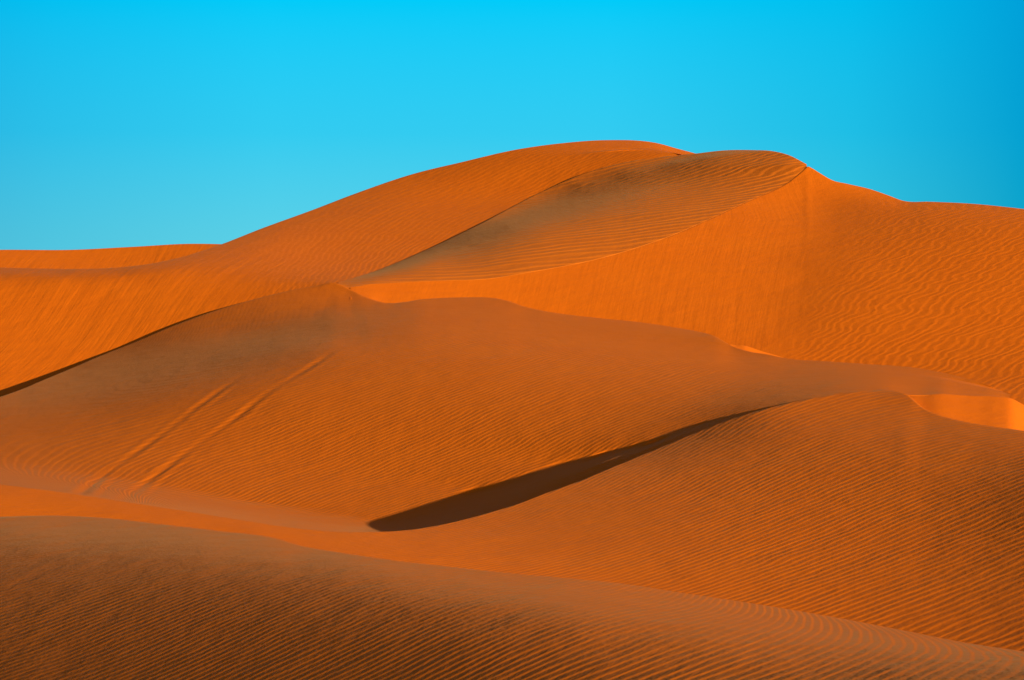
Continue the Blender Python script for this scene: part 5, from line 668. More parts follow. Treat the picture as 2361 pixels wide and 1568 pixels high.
  [-85,-1,1,0,-2,-2,-2,-2,-4,-4,-5,-4,-3,-3,-3,-3,-3,-3,-2,-4,-5,-3,-3,-3,-3,-5,-6,-5,-5,-8,-7,-11,-8,-7,-10,-14,-17,-17,-12,-9,-4,6,12,11,13,6,-15,75],
  [-85,0,-1,-1,-1,-1,-3,-3,-3,-5,-5,-5,-4,-3,-3,-3,-4,-4,-3,-4,-5,-4,-2,-3,-3,-5,-6,-4,-6,-5,-7,-9,-7,-5,-7,-9,-11,-12,-7,-2,4,10,18,23,20,27,-3,80],
  [-85,0,-1,-1,-1,-3,-2,-2,-4,-5,-5,-5,-4,-3,-4,-5,-4,-4,-4,-3,-6,-4,-3,-2,-3,-5,-6,-6,-5,-6,-7,-9,-6,-5,-5,-9,-9,-8,-6,0,7,13,22,28,31,32,23,73],
  [-86,0,-1,0,-2,-2,-3,-2,-4,-5,-5,-5,-4,-4,-4,-4,-4,-4,-5,-6,-5,-5,-3,-2,-3,-6,-7,-7,-7,-7,-8,-9,-9,-6,-8,-8,-10,-10,-9,-2,6,13,22,28,35,33,36,72],
  [-86,-1,-1,-1,-2,-2,-2,-3,-3,-5,-5,-4,-4,-4,-4,-4,-4,-6,-5,-5,-6,-4,-4,-3,-3,-5,-8,-7,-8,-9,-8,-10,-11,-8,-8,-10,-10,-11,-9,-4,1,9,21,29,40,36,43,58],
  [-89,1,-1,0,-2,-3,-2,-4,-3,-4,-5,-4,-4,-4,-3,-3,-5,-4,-5,-7,-6,-6,-3,-3,-3,-5,-6,-9,-9,-9,-10,-11,-10,-9,-9,-11,-11,-9,-9,-5,-1,4,15,27,46,44,48,33],
  [-89,-2,1,-1,-2,-2,-3,-2,-4,-3,-4,-4,-4,-3,-4,-4,-3,-4,-6,-6,-7,-5,-5,-3,-3,-3,-7,-9,-10,-10,-10,-11,-12,-11,-10,-10,-12,-11,-9,-7,-4,2,6,19,48,54,52,9],
  [-90,-2,1,-1,-2,-3,-1,-4,-2,-4,-3,-4,-3,-4,-4,-3,-3,-3,-6,-7,-6,-6,-5,-4,-3,-4,-4,-10,-11,-10,-11,-11,-13,-12,-12,-12,-13,-13,-11,-9,-7,-1,3,14,29,62,52,-7],
  [-89,-3,3,0,-3,-1,-4,-2,-3,-3,-3,-3,-4,-3,-3,-4,-3,-3,-5,-7,-7,-6,-5,-3,-5,-4,-6,-7,-11,-11,-12,-13,-12,-13,-14,-14,-15,-15,-14,-12,-10,-5,1,8,14,44,49,-4],
  [-86,0,3,-2,-2,-2,-2,-3,-3,-2,-4,-3,-2,-4,-3,-3,-4,-4,-5,-6,-6,-6,-5,-5,-4,-5,-6,-8,-9,-11,-12,-12,-14,-15,-14,-15,-16,-17,-16,-15,-13,-10,-3,4,3,25,43,-1],
  [-86,1,4,-2,-2,-2,-2,-2,-3,-3,-2,-3,-3,-2,-3,-4,-4,-4,-5,-5,-6,-5,-5,-5,-5,-5,-6,-7,-9,-11,-11,-12,-14,-13,-15,-16,-16,-18,-18,-17,-16,-14,-7,-2,-1,10,37,-2],
  [-90,5,4,-2,-1,-3,-2,-2,-2,-2,-2,-3,-2,-3,-3,-3,-4,-4,-4,-5,-5,-6,-5,-5,-4,-5,-7,-7,-8,-9,-11,-12,-12,-14,-15,-16,-17,-19,-19,-19,-18,-16,-14,-10,-9,1,33,5],
  [-98,10,3,-3,-1,-1,-1,-2,-1,-2,-2,-1,-3,-2,-3,-4,-3,-4,-4,-4,-5,-5,-4,-5,-5,-5,-6,-8,-7,-9,-10,-11,-13,-13,-14,-17,-17,-19,-21,-20,-22,-21,-20,-18,-19,-12,23,40],
  [-110,16,0,0,0,-1,-2,-1,-1,-1,-1,-2,-1,-2,-3,-2,-3,-4,-3,-4,-4,-4,-5,-4,-4,-5,-6,-5,-7,-8,-8,-10,-10,-12,-12,-14,-16,-16,-19,-20,-18,-20,-20,-19,-23,-21,3,75],
  [-125,21,-1,1,0,0,0,-1,0,0,-1,0,-2,-1,-2,-2,-3,-3,-3,-3,-3,-4,-3,-3,-3,-4,-4,-5,-5,-5,-6,-7,-7,-8,-8,-9,-12,-12,-13,-13,-13,-12,-11,-13,-14,-18,-2,81],
  [-144,26,-3,4,0,1,0,1,0,0,1,0,0,-1,-2,-2,-2,-2,-2,-2,-3,-2,-2,-2,-2,-3,-2,-3,-4,-3,-3,-4,-5,-3,-5,-4,-5,-8,-6,-6,-4,-4,-3,1,-1,-3,13,64],
  [-164,28,0,4,1,2,1,2,0,2,0,1,1,-1,0,-2,-1,-2,-1,-1,-1,-2,-2,-1,-2,-1,-2,-1,-1,-2,-2,-2,-1,-3,0,-2,-2,-3,-2,0,0,3,5,7,12,16,34,46],
  [-181,28,4,4,3,1,3,1,3,1,2,2,0,0,0,0,-1,0,-1,-2,-1,-1,0,-1,-1,0,-1,-1,-1,0,-1,0,-1,0,-2,1,-1,0,0,1,4,5,9,12,17,26,45,44],
  [-195,28,7,3,4,4,2,3,2,3,2,1,2,1,0,1,-1,0,-1,0,0,-1,-1,0,0,-1,0,-1,0,-1,0,-1,0,-1,0,0,-1,-1,1,1,3,5,7,11,17,28,42,54],
  [-208,25,12,4,5,3,4,3,3,2,3,2,3,1,2,-1,1,0,0,0,-1,1,-1,-1,0,0,0,-1,0,0,-1,-1,-1,-1,0,-3,-1,-1,-2,0,1,2,4,8,12,25,30,69],
  [-219,22,16,3,7,4,4,4,3,4,2,3,2,3,0,2,1,0,1,0,0,0,0,0,0,0,-1,0,0,0,0,0,-1,-1,-2,-1,-1,-2,-1,-1,0,2,3,7,11,21,26,60],
  [-230,18,20,6,5,5,5,4,4,3,4,3,3,2,3,2,1,1,0,1,0,0,1,0,0,0,0,1,-1,0,1,0,-1,0,-1,-1,-2,-1,-1,0,-1,2,4,5,13,18,25,46],
  [-239,15,21,8,5,7,4,5,5,4,4,3,3,3,2,2,2,1,2,1,1,0,0,1,0,0,0,0,1,1,0,0,0,0,-1,-1,-1,-1,-1,0,1,1,3,7,10,17,24,35],
  [-247,12,22,10,6,6,6,5,4,5,4,4,3,3,4,2,2,2,1,1,1,1,0,1,0,0,1,0,2,0,0,1,1,-1,-1,0,-1,-1,-1,0,0,2,3,6,11,15,24,21],
  [-252,11,20,14,6,5,6,6,6,4,4,4,4,4,2,3,2,2,2,1,1,1,1,0,1,0,0,1,1,1,1,0,0,0,0,-1,-1,0,0,-1,1,0,4,4,10,13,21,14],
  [-263,8,21,16,8,7,5,6,5,5,5,5,3,4,4,3,3,2,2,2,1,1,1,1,0,0,0,1,1,1,1,1,0,1,0,-1,0,-1,-1,0,0,1,2,5,8,11,18,8],
  [-283,5,22,20,9,7,8,5,7,5,5,5,5,3,4,4,3,4,2,2,2,1,1,1,1,1,0,1,0,2,1,1,1,0,1,1,-1,-1,-1,0,0,1,1,4,7,9,13,4],
  [-310,0,22,23,14,9,7,8,6,7,6,4,6,5,4,4,5,3,3,3,2,2,2,1,1,1,1,1,2,1,1,2,1,1,1,0,1,0,-1,-1,0,0,2,3,4,7,9,2],
  [-336,4,18,26,19,10,9,7,8,6,6,7,5,5,6,4,4,4,5,3,3,2,2,1,1,2,1,1,1,1,2,1,3,1,1,2,1,-1,0,-1,-1,0,0,2,3,3,6,0],
  [-364,3,17,28,22,14,10,9,7,9,7,6,6,6,5,5,5,6,4,4,3,3,2,2,2,0,2,1,2,2,2,2,1,2,2,1,2,1,-1,-1,-2,-1,0,0,3,2,1,0],
  [-409,1,14,28,30,19,13,10,10,9,8,7,7,7,6,7,6,5,6,5,5,3,3,2,2,3,1,2,1,3,2,2,2,3,3,2,3,2,-1,-1,-1,-2,-1,1,1,2,-1,-1],
  [-473,-4,13,28,35,28,17,14,12,10,11,10,7,8,8,7,7,7,7,7,6,6,3,3,3,3,3,2,3,2,3,3,4,3,3,4,4,4,1,-2,-1,-1,0,0,1,1,-2,-1],
  [-544,-4,8,26,37,36,27,18,14,14,11,11,12,9,8,9,8,9,8,9,8,7,6,4,4,3,3,4,3,4,3,5,3,5,4,5,4,6,4,0,-3,0,-1,1,1,1,-2,1],
  [-593,8,3,18,35,41,33,23,18,14,15,13,11,10,10,10,10,9,9,9,9,7,8,6,4,4,4,4,4,3,5,4,5,4,5,5,6,4,6,0,0,-1,0,1,0,2,-2,0],
  [-607,19,4,11,26,37,38,28,21,16,14,14,13,12,10,9,9,9,10,9,8,10,7,7,5,3,5,3,4,4,4,4,5,5,4,6,4,6,3,4,0,-1,-1,0,0,0,-2,1],
  [-608,17,12,6,17,32,36,34,23,19,15,14,13,12,11,10,9,10,9,8,10,8,8,7,6,5,4,4,4,4,4,4,4,4,5,4,5,5,5,2,1,0,0,-1,0,-1,-2,0],
  [-605,15,13,9,11,22,34,34,28,21,17,14,13,14,11,10,10,8,9,10,8,9,9,7,7,5,4,4,3,4,4,4,4,5,5,4,5,4,4,4,1,1,0,-1,0,-2,-1,-2],
  [-580,16,15,9,8,16,26,31,29,23,16,15,14,12,12,10,9,9,9,8,9,8,7,8,6,6,4,4,4,3,4,3,4,3,4,5,4,4,4,3,2,0,0,1,-2,-1,-3,-4],
  [-542,19,12,11,8,11,18,26,27,22,18,14,13,11,12,10,9,8,7,9,7,8,7,7,6,5,4,4,2,4,2,4,3,4,3,3,3,4,3,3,2,0,-1,-1,-2,-4,-4,-6],
  [-498,14,14,10,7,7,13,20,23,22,19,13,12,11,10,11,9,7,7,7,8,6,7,6,6,4,4,3,3,2,3,2,3,2,3,3,3,2,2,3,1,-1,0,-3,-3,-5,-6,-9],
  [-455,10,12,9,8,6,9,15,19,20,17,14,10,11,10,9,8,8,7,6,6,6,6,6,5,5,4,2,2,2,2,2,1,3,2,2,2,2,3,1,1,-1,-3,-2,-4,-7,-9,-11],
  [-412,5,10,9,6,5,7,11,15,17,16,13,11,10,8,9,8,7,6,6,6,5,6,5,5,4,2,3,2,2,1,1,2,1,1,2,2,2,1,1,0,-1,-3,-4,-5,-8,-12,-13],
  [-373,3,7,9,6,4,5,7,12,14,13,13,11,8,9,7,8,7,5,5,5,6,4,5,4,4,3,1,2,1,1,1,1,0,2,0,1,1,1,1,0,-2,-3,-5,-6,-8,-14,-16],
  [-336,1,6,6,5,4,3,6,8,11,12,12,9,8,7,8,7,6,6,4,5,4,5,3,4,3,2,2,2,0,0,1,0,1,0,1,1,0,1,0,-1,-2,-3,-6,-7,-10,-15,-19],
  [-301,0,3,4,5,3,3,3,7,7,11,9,9,7,7,6,7,6,5,4,3,5,3,4,3,3,3,1,0,1,0,0,0,0,0,0,0,0,0,-1,-1,-1,-5,-5,-8,-12,-15,-22],
  [-270,-1,2,4,3,3,1,3,3,7,7,9,7,7,6,6,5,6,5,3,4,3,3,3,3,2,2,1,1,-1,1,-1,0,-1,-1,0,0,0,-1,0,-1,-4,-4,-7,-8,-11,-18,-23],
  [-241,0,0,2,2,1,2,1,3,3,5,7,8,5,6,5,5,5,4,4,3,2,3,3,2,2,1,1,0,0,-1,0,-1,-1,0,-1,-2,0,-1,-1,-2,-2,-5,-6,-10,-13,-18,-23],
  [-213,-2,-1,1,2,1,-1,0,2,3,3,5,6,6,4,5,4,5,3,4,2,2,3,1,2,2,1,1,0,0,-1,-2,-1,-1,-1,-1,-1,-2,-1,-2,-1,-4,-5,-7,-9,-12,-19,-26],
  [-190,-1,-1,0,-1,0,0,0,0,1,3,3,5,4,5,3,5,3,4,2,2,3,1,2,2,1,1,0,0,-1,-1,-1,-2,-1,-2,-2,-1,-1,-2,-1,-3,-3,-5,-8,-10,-14,-19,-26],
  [-167,-2,-2,-2,0,0,-1,-1,-2,0,1,3,3,5,3,4,3,3,4,2,2,1,2,2,0,1,1,0,-1,-1,-1,-2,-1,-2,-2,-2,-2,-2,-1,-3,-2,-4,-5,-7,-10,-14,-20,-26],
  [-148,-2,-2,-1,-2,-2,-1,-2,-1,-1,0,1,3,3,3,3,2,4,3,2,1,2,1,0,1,1,0,0,-1,-1,-2,-1,-2,-2,-2,-2,-2,-2,-3,-2,-3,-3,-6,-8,-10,-15,-19,-27],
  [-130,-3,-2,-3,-1,-2,-3,-2,-2,-2,0,0,1,3,3,2,4,1,3,3,1,0,1,1,0,0,0,0,0,-2,-1,-3,-2,-2,-3,-1,-3,-3,-2,-3,-3,-4,-5,-7,-12,-14,-20,-27],
  [-115,-2,-3,-3,-3,-2,-2,-3,-3,-2,-2,-1,2,2,2,3,1,3,2,1,2,1,0,0,1,0,0,-1,-1,-1,-3,-1,-3,-2,-2,-4,-2,-2,-3,-3,-3,-4,-6,-8,-11,-15,-20,-27],
  [-102,-2,-3,-3,-3,-3,-3,-4,-3,-2,-2,-1,0,2,1,2,3,2,1,2,1,0,0,1,0,-1,0,0,-2,-1,-2,-2,-3,-3,-2,-2,-3,-3,-4,-2,-4,-5,-5,-8,-11,-15,-21,-25],
  [-90,-4,-3,-3,-4,-3,-3,-3,-3,-4,-2,-1,-1,1,2,2,1,2,2,2,0,1,0,-1,0,1,-1,-1,-1,-2,-1,-3,-2,-3,-3,-3,-3,-4,-2,-4,-4,-3,-7,-8,-10,-16,-20,-27],
  [-82,-2,-4,-4,-3,-3,-3,-4,-4,-3,-3,-2,0,1,1,1,2,2,1,2,1,-1,1,0,-1,-1,0,-1,-1,-2,-2,-3,-2,-3,-3,-3,-3,-2,-4,-3,-4,-6,-5,-8,-12,-14,-21,-26],
  [-76,-2,-3,-4,-3,-4,-3,-4,-4,-3,-3,-2,-1,0,2,2,1,1,2,1,0,1,-1,0,0,0,-1,-1,-1,-1,-3,-2,-3,-3,-3,-3,-3,-4,-3,-4,-4,-5,-6,-8,-10,-17,-20,-27],
  [-71,-3,-2,-4,-4,-3,-4,-3,-4,-4,-2,-3,-1,1,1,1,2,1,2,1,1,0,0,-1,0,-1,0,-1,-2,-2,-2,-2,-3,-2,-3,-4,-3,-4,-3,-4,-4,-5,-6,-9,-11,-14,-22,-25],
  [-68,-2,-4,-4,-3,-3,-4,-3,-4,-3,-4,-1,-2,0,2,1,2,2,0,2,1,0,0,0,-1,0,-2,0,-1,-2,-2,-3,-2,-3,-3,-3,-4,-3,-4,-4,-5,-4,-7,-7,-11,-16,-21,-26],
  [-68,-2,-3,-4,-3,-3,-3,-4,-3,-4,-2,-3,-1,0,1,3,1,1,2,1,1,0,0,0,-1,0,0,-1,-2,-1,-2,-2,-3,-3,-4,-2,-4,-3,-4,-5,-4,-5,-6,-9,-11,-15,-21,-24],
  [-70,-1,-4,-2,-3,-4,-3,-3,-3,-3,-3,-2,-1,0,2,1,2,2,1,2,1,0,0,-1,1,-1,0,-2,0,-2,-2,-2,-3,-3,-2,-4,-3,-4,-4,-3,-5,-5,-7,-7,-11,-15,-21,-26],
  [-74,0,-4,-2,-3,-3,-2,-3,-4,-3,-2,-1,-2,1,1,2,2,2,2,1,2,0,0,0,0,-1,0,0,-1,-2,-2,-2,-3,-2,-3,-3,-3,-4,-4,-4,-5,-6,-5,-9,-11,-14,-21,-25],
  [-79,-1,-3,-3,-2,-1,-4,-2,-3,-2,-2,-2,-1,0,3,2,2,2,2,2,1,2,-1,1,-1,1,-1,-1,-1,-1,-1,-3,-2,-3,-3,-3,-3,-3,-4,-5,-3,-6,-7,-7,-11,-14,-21,-25],
  [-86,-2,-1,-2,-3,-2,-1,-3,-2,-2,-2,-1,-1,1,2,3,2,2,3,1,2,1,1,0,0,0,0,0,-1,-1,-2,-2,-2,-2,-3,-3,-3,-4,-3,-4,-6,-4,-6,-9,-9,-15,-20,-24],
  [-92,-4,-1,-2,-1,-2,-2,-1,-2,-1,-2,-1,-1,1,3,2,3,2,3,3,2,1,0,1,1,-1,0,0,0,-1,-2,-1,-2,-3,-2,-3,-3,-3,-4,-4,-4,-6,-6,-7,-11,-13,-19,-27]]),
'd5': (-350, 15,
 [6107,6109,6112,6114,6116,6118,6120,6123,6125,6127,6130,6133,6136,6138,6141,6144,6148,6151,6154,6157,6160,6163,6166,6169,6172,6175,6179,6183,6187,6191,6194,6197,6199,6201,6201,6200,6198,6197,6194,6190,6183,6173,6162,6148,6132,6113,6092,6067,6039,6009,5975,5939,5899,5855,5808,5757,5705,5652,5597,5539,5479,5419,5358,5299,5242,5187,5132,5078,5025,4971,4916,4861,4805,4747,4689,4630,4572,4515,4460,4405,4351,4297,4244,4192,4142,4093,4047,4003,3962,3923,3887,3851,3817,3783,3748,3712,3675,3638,3602,3566,3531,3499,3468,3440,3415,3391,3369,3349,3330,3313,3297,3282,3268,3255,3245,3237,3232,3230,3229,3229,3231,3238,3249,3266,3290,3323,3364,3408,3449,3488,3529,3572,3618,3666,3715,3766,3816,3867,3918],
 [10035,10003,9972,9941,9910,9878,9846,9813,9779,9745,9710,9675,9640,9605,9570,9535,9499,9462,9424,9384,9343,9300,9254,9207,9157,9105,9052,8994,8931,8865,8798,8735,8674,8613,8550,8485,8419,8353,8288,8226,8166,8107,8048,7989,7928,7865,7800,7735,7671,7608,7548,7490,7433,7378,7325,7273,7223,7175,7128,7084,7040,6998,6957,6917,6878,6839,6803,6768,6735,6704,6676,6649,6625,6602,6580,6562,6545,6521,6490,6453,6412,6366,6314,6257,6196,6133,6068,6004,5940,5874,5806,5737,5667,5596,5525,5454,5382,5309,5235,5160,5082,5002,4922,4842,4764,4689,4617,4545,4475,4406,4341,4280,4224,4173,4126,4083,4044,4009,3977,3948,3922,3900,3881,3866,3853,3843,3833,3825,3822,3827,3843,3874,3918,3972,4033,4097,4160,4219,4278],
 [[495637,465,458,457,457,458,459,461,465,469,473,479,483,490,496,502,507,510,510,509,507,506,504,502,500,497,494,490,484,477,471,463,456,448,440,434,428,423,419,417,412,409,420,474,987,2511,1998,2236],
  [212,-8,-7,-5,-5,-4,-3,-2,-2,-1,-1,-1,0,0,-1,-1,-3,-6,-6,-6,-6,-7,-6,-6,-7,-6,-7,-9,-8,-8,-9,-9,-10,-9,-8,-8,-9,-7,-7,-7,-6,-7,4,7,-38,-70,8,-47],
  [207,-7,-4,-5,-4,-3,-3,-1,-2,-1,0,-1,0,-1,-1,-3,-5,-5,-6,-7,-7,-5,-7,-6,-6,-8,-8,-7,-9,-9,-9,-9,-9,-8,-9,-8,-7,-8,-7,-6,-7,-3,4,-5,-26,-66,0,-47],
  [204,-5,-5,-4,-3,-3,-1,-2,0,-1,-1,0,-1,-1,-2,-5,-5,-6,-7,-6,-6,-7,-5,-7,-7,-7,-8,-9,-8,-9,-9,-9,-8,-9,-8,-8,-7,-7,-7,-7,-5,0,-1,-9,-19,-61,-8,-46],
  [204,-5,-4,-4,-2,-2,-1,-1,-1,-1,0,-1,-1,-3,-4,-4,-7,-7,-6,-6,-6,-5,-7,-7,-7,-7,-8,-9,-9,-9,-9,-8,-9,-9,-7,-8,-8,-7,-6,-6,-2,-1,-6,-8,-17,-55,-16,-45],
  [203,-4,-3,-2,-2,-1,-2,-1,0,-1,0,-2,-2,-3,-5,-7,-6,-6,-6,-7,-5,-7,-6,-7,-7,-9,-8,-9,-9,-8,-9,-10,-8,-7,-8,-8,-7,-6,-7,-4,-3,-4,-8,-6,-14,-51,-23,-45],
  [205,-3,-3,-2,-2,-1,0,-1,-1,0,-2,-1,-4,-5,-6,-6,-6,-7,-6,-5,-7,-6,-7,-7,-8,-8,-10,-8,-9,-10,-8,-8,-8,-9,-8,-6,-7,-7,-5,-4,-4,-7,-6,-5,-14,-47,-30,-44],
  [208,-3,-2,-1,-1,-1,-1,0,-1,-1,-2,-4,-4,-6,-7,-7,-7,-5,-6,-6,-6,-7,-7,-7,-9,-9,-8,-9,-10,-8,-9,-9,-8,-7,-8,-8,-6,-6,-5,-4,-5,-7,-7,-5,-12,-46,-32,-46],
  [212,-2,-2,-1,-1,0,-1,0,-1,-2,-4,-5,-6,-7,-6,-7,-5,-7,-6,-6,-6,-7,-8,-8,-9,-8,-10,-9,-8,-10,-9,-7,-8,-8,-7,-7,-7,-5,-4,-6,-6,-7,-7,-4,-12,-45,-36,-46],
  [218,-2,-1,-1,0,-1,0,-2,-2,-4,-5,-5,-7,-7,-7,-5,-7,-5,-6,-6,-7,-8,-8,-9,-9,-10,-8,-9,-10,-8,-8,-9,-8,-8,-7,-7,-5,-6,-5,-6,-7,-7,-6,-4,-12,-44,-38,-48],
  [225,-2,-1,0,-1,0,-2,-2,-3,-5,-6,-8,-7,-6,-7,-6,-5,-6,-6,-7,-8,-8,-8,-10,-8,-9,-10,-10,-8,-9,-9,-8,-8,-7,-7,-6,-7,-5,-6,-6,-7,-6,-6,-4,-11,-47,-39,-47],
  [227,0,0,0,-1,-2,-1,-4,-6,-6,-8,-7,-6,-6,-5,-6,-6,-5,-7,-8,-8,-8,-10,-8,-10,-10,-9,-8,-9,-9,-8,-8,-8,-7,-7,-6,-6,-6,-6,-6,-7,-6,-6,-3,-12,-47,-42,-46],
  [230,-1,0,-1,0,-2,-5,-4,-7,-8,-7,-7,-6,-6,-5,-4,-6,-7,-7,-8,-8,-9,-9,-10,-9,-9,-9,-9,-9,-7,-9,-7,-8,-7,-7,-6,-5,-7,-6,-7,-5,-6,-5,-5,-10,-49,-44,-44],
  [233,0,0,-2,-3,-3,-5,-8,-8,-7,-7,-5,-5,-4,-5,-7,-6,-7,-8,-8,-9,-9,-9,-9,-9,-9,-8,-10,-8,-9,-7,-8,-7,-7,-6,-6,-7,-5,-6,-6,-7,-5,-5,-4,-11,-50,-47,-41],
  [238,-1,-1,-2,-3,-6,-8,-8,-8,-7,-5,-5,-4,-6,-5,-5,-7,-8,-8,-8,-9,-10,-9,-9,-9,-9,-10,-7,-9,-8,-8,-7,-7,-7,-6,-7,-5,-6,-7,-6,-5,-6,-5,-3,-9,-53,-51,-35],
  [245,-1,-3,-3,-6,-9,-9,-9,-6,-6,-4,-3,-5,-5,-6,-7,-7,-8,-9,-10,-9,-8,-10,-9,-10,-8,-8,-9,-8,-8,-7,-8,-7,-6,-7,-6,-6,-7,-5,-6,-6,-4,-5,-3,-8,-57,-53,-29],
  [252,-3,-3,-7,-9,-10,-8,-7,-6,-3,-3,-5,-5,-5,-7,-8,-8,-9,-9,-9,-9,-10,-9,-9,-9,-9,-9,-8,-8,-8,-8,-7,-6,-7,-6,-7,-6,-6,-6,-5,-6,-5,-3,-3,-5,-64,-55,-22],
  [260,-3,-7,-10,-12,-9,-7,-5,-3,-3,-4,-4,-6,-7,-7,-9,-9,-9,-10,-9,-10,-9,-9,-10,-8,-9,-9,-8,-8,-7,-8,-7,-8,-6,-7,-6,-6,-6,-5,-6,-5,-4,-4,-1,-4,-71,-56,-13],
  [268,-7,-12,-13,-9,-7,-4,-3,-3,-3,-4,-6,-7,-7,-10,-8,-10,-10,-8,-10,-10,-9,-10,-9,-9,-9,-8,-9,-8,-8,-7,-8,-6,-7,-6,-6,-7,-5,-6,-6,-4,-4,-3,0,-2,-81,-54,-3],
  [273,-12,-15,-10,-6,-3,-3,-2,-2,-5,-6,-7,-8,-9,-9,-10,-9,-10,-11,-9,-9,-11,-9,-9,-9,-9,-8,-9,-8,-8,-8,-6,-8,-7,-6,-6,-6,-6,-5,-5,-5,-3,-2,2,-2,-94,-47,4],
  [271,-16,-9,-4,-3,-2,-2,-2,-4,-6,-7,-9,-9,-10,-10,-10,-10,-10,-10,-10,-10,-10,-9,-9,-10,-8,-10,-8,-8,-8,-7,-8,-6,-7,-7,-6,-6,-6,-5,-5,-4,-2,-1,4,-5,-108,-34,10],
  [268,-9,-4,-2,-1,-2,-1,-4,-6,-8,-9,-10,-10,-11,-9,-11,-11,-10,-10,-11,-10,-9,-10,-10,-8,-10,-8,-9,-8,-8,-8,-7,-8,-6,-7,-6,-6,-4,-6,-4,-4,-2,1,8,-14,-121,-17,13],
  [275,-5,0,-1,-1,-1,-5,-6,-9,-9,-11,-10,-11,-10,-12,-10,-11,-10,-11,-10,-10,-10,-10,-9,-11,-8,-9,-9,-8,-8,-8,-8,-6,-7,-6,-7,-5,-6,-5,-5,-2,0,4,9,-31,-125,2,13],
  [290,-1,0,0,-2,-5,-7,-9,-11,-11,-11,-11,-11,-11,-11,-11,-11,-12,-10,-11,-10,-10,-10,-10,-9,-10,-9,-8,-9,-8,-8,-7,-7,-7,-6,-6,-6,-5,-5,-4,-2,4,6,6,-53,-118,18,10],
  [309,0,0,-2,-5,-9,-10,-12,-11,-12,-12,-11,-11,-12,-11,-12,-11,-11,-11,-10,-11,-10,-10,-10,-10,-9,-10,-8,-9,-8,-7,-7,-8,-6,-7,-5,-6,-6,-5,-1,0,5,6,-5,-65,-95,18,1],
  [326,1,-4,-7,-10,-11,-13,-12,-12,-11,-12,-12,-12,-11,-12,-11,-11,-11,-10,-11,-10,-11,-10,-10,-9,-10,-9,-9,-8,-8,-7,-8,-6,-7,-5,-7,-5,-6,-5,-5,0,-2,-3,-9,-34,-59,-13,-17],
  [350,-4,-9,-12,-13,-13,-13,-12,-12,-12,-12,-12,-12,-13,-11,-12,-11,-10,-12,-10,-11,-10,-11,-10,-10,-9,-8,-9,-8,-8,-8,-6,-7,-6,-7,-6,-7,-7,-7,-5,-6,-6,-5,-8,-17,-22,-31,-39],
  [377,-12,-14,-15,-14,-13,-12,-13,-12,-14,-12,-13,-13,-11,-13,-11,-11,-12,-11,-11,-11,-11,-10,-11,-10,-9,-10,-8,-8,-8,-7,-8,-6,-8,-7,-7,-8,-7,-8,-7,-7,-7,-6,-7,-8,1,-35,-57],
  [399,-16,-15,-14,-14,-13,-13,-14,-14,-13,-14,-14,-12,-13,-11,-12,-13,-12,-12,-12,-12,-11,-11,-10,-10,-10,-9,-9,-8,-8,-8,-7,-8,-7,-7,-9,-8,-9,-8,-9,-8,-7,-6,-6,-3,17,-41,-69],
  [402,-15,-14,-13,-13,-14,-14,-14,-15,-15,-13,-12,-13,-13,-13,-12,-12,-12,-12,-13,-11,-11,-11,-10,-10,-10,-9,-9,-9,-7,-8,-8,-8,-7,-9,-8,-9,-8,-8,-8,-8,-7,-7,-7,6,21,-48,-73],
  [390,-13,-12,-14,-14,-14,-16,-15,-13,-12,-13,-13,-12,-12,-12,-13,-13,-12,-12,-11,-11,-11,-10,-10,-10,-8,-8,-9,-8,-8,-8,-8,-7,-8,-8,-7,-8,-7,-8,-7,-8,-7,-8,-5,13,15,-58,-73],
  [364,-11,-14,-14,-14,-15,-13,-13,-12,-12,-12,-11,-12,-12,-12,-12,-12,-11,-11,-11,-10,-10,-9,-9,-8,-9,-8,-6,-8,-7,-7,-7,-8,-7,-6,-6,-6,-7,-5,-7,-6,-9,-9,-2,19,-5,-68,-62],
  [343,-13,-15,-14,-14,-13,-12,-10,-12,-11,-10,-12,-12,-12,-12,-11,-11,-11,-10,-9,-10,-9,-8,-8,-7,-7,-7,-7,-6,-7,-6,-6,-5,-6,-6,-6,-5,-4,-5,-5,-4,-7,-8,2,7,-32,-72,-48],
  [328,-14,-14,-13,-12,-11,-10,-11,-10,-11,-13,-12,-12,-11,-11,-12,-9,-10,-10,-9,-8,-8,-8,-7,-6,-7,-6,-6,-6,-5,-5,-5,-6,-5,-5,-4,-4,-4,-2,-1,-2,0,-5,0,-23,-61,-62,-30],
  [322,-14,-13,-10,-10,-10,-10,-12,-12,-13,-12,-12,-12,-11,-11,-10,-10,-9,-8,-9,-8,-7,-6,-7,-7,-5,-6,-5,-5,-5,-5,-5,-4,-5,-4,-5,-3,-2,-2,0,3,6,5,-15,-53,-71,-41,-22],
  [318,-12,-7,-11,-10,-12,-13,-12,-13,-12,-12,-12,-12,-11,-10,-9,-9,-9,-8,-7,-7,-6,-7,-6,-6,-5,-5,-6,-4,-5,-5,-4,-5,-4,-4,-4,-2,-3,-2,-2,-2,-5,0,-10,-30,-48,-36,-41],
  [314,-7,-12,-11,-13,-12,-13,-14,-13,-13,-12,-11,-10,-9,-9,-9,-8,-8,-7,-7,-6,-7,-6,-5,-5,-6,-5,-4,-5,-4,-4,-5,-4,-5,-4,-4,-4,-4,-5,-5,-7,-4,-3,-7,-15,-19,-29,-55],
  [307,-12,-12,-14,-13,-14,-13,-12,-13,-11,-11,-9,-9,-9,-8,-7,-7,-6,-7,-6,-6,-6,-5,-5,-6,-4,-5,-4,-5,-5,-4,-4,-6,-4,-5,-3,-6,-4,-6,-7,-5,-3,-4,-5,-5,-2,-23,-65],
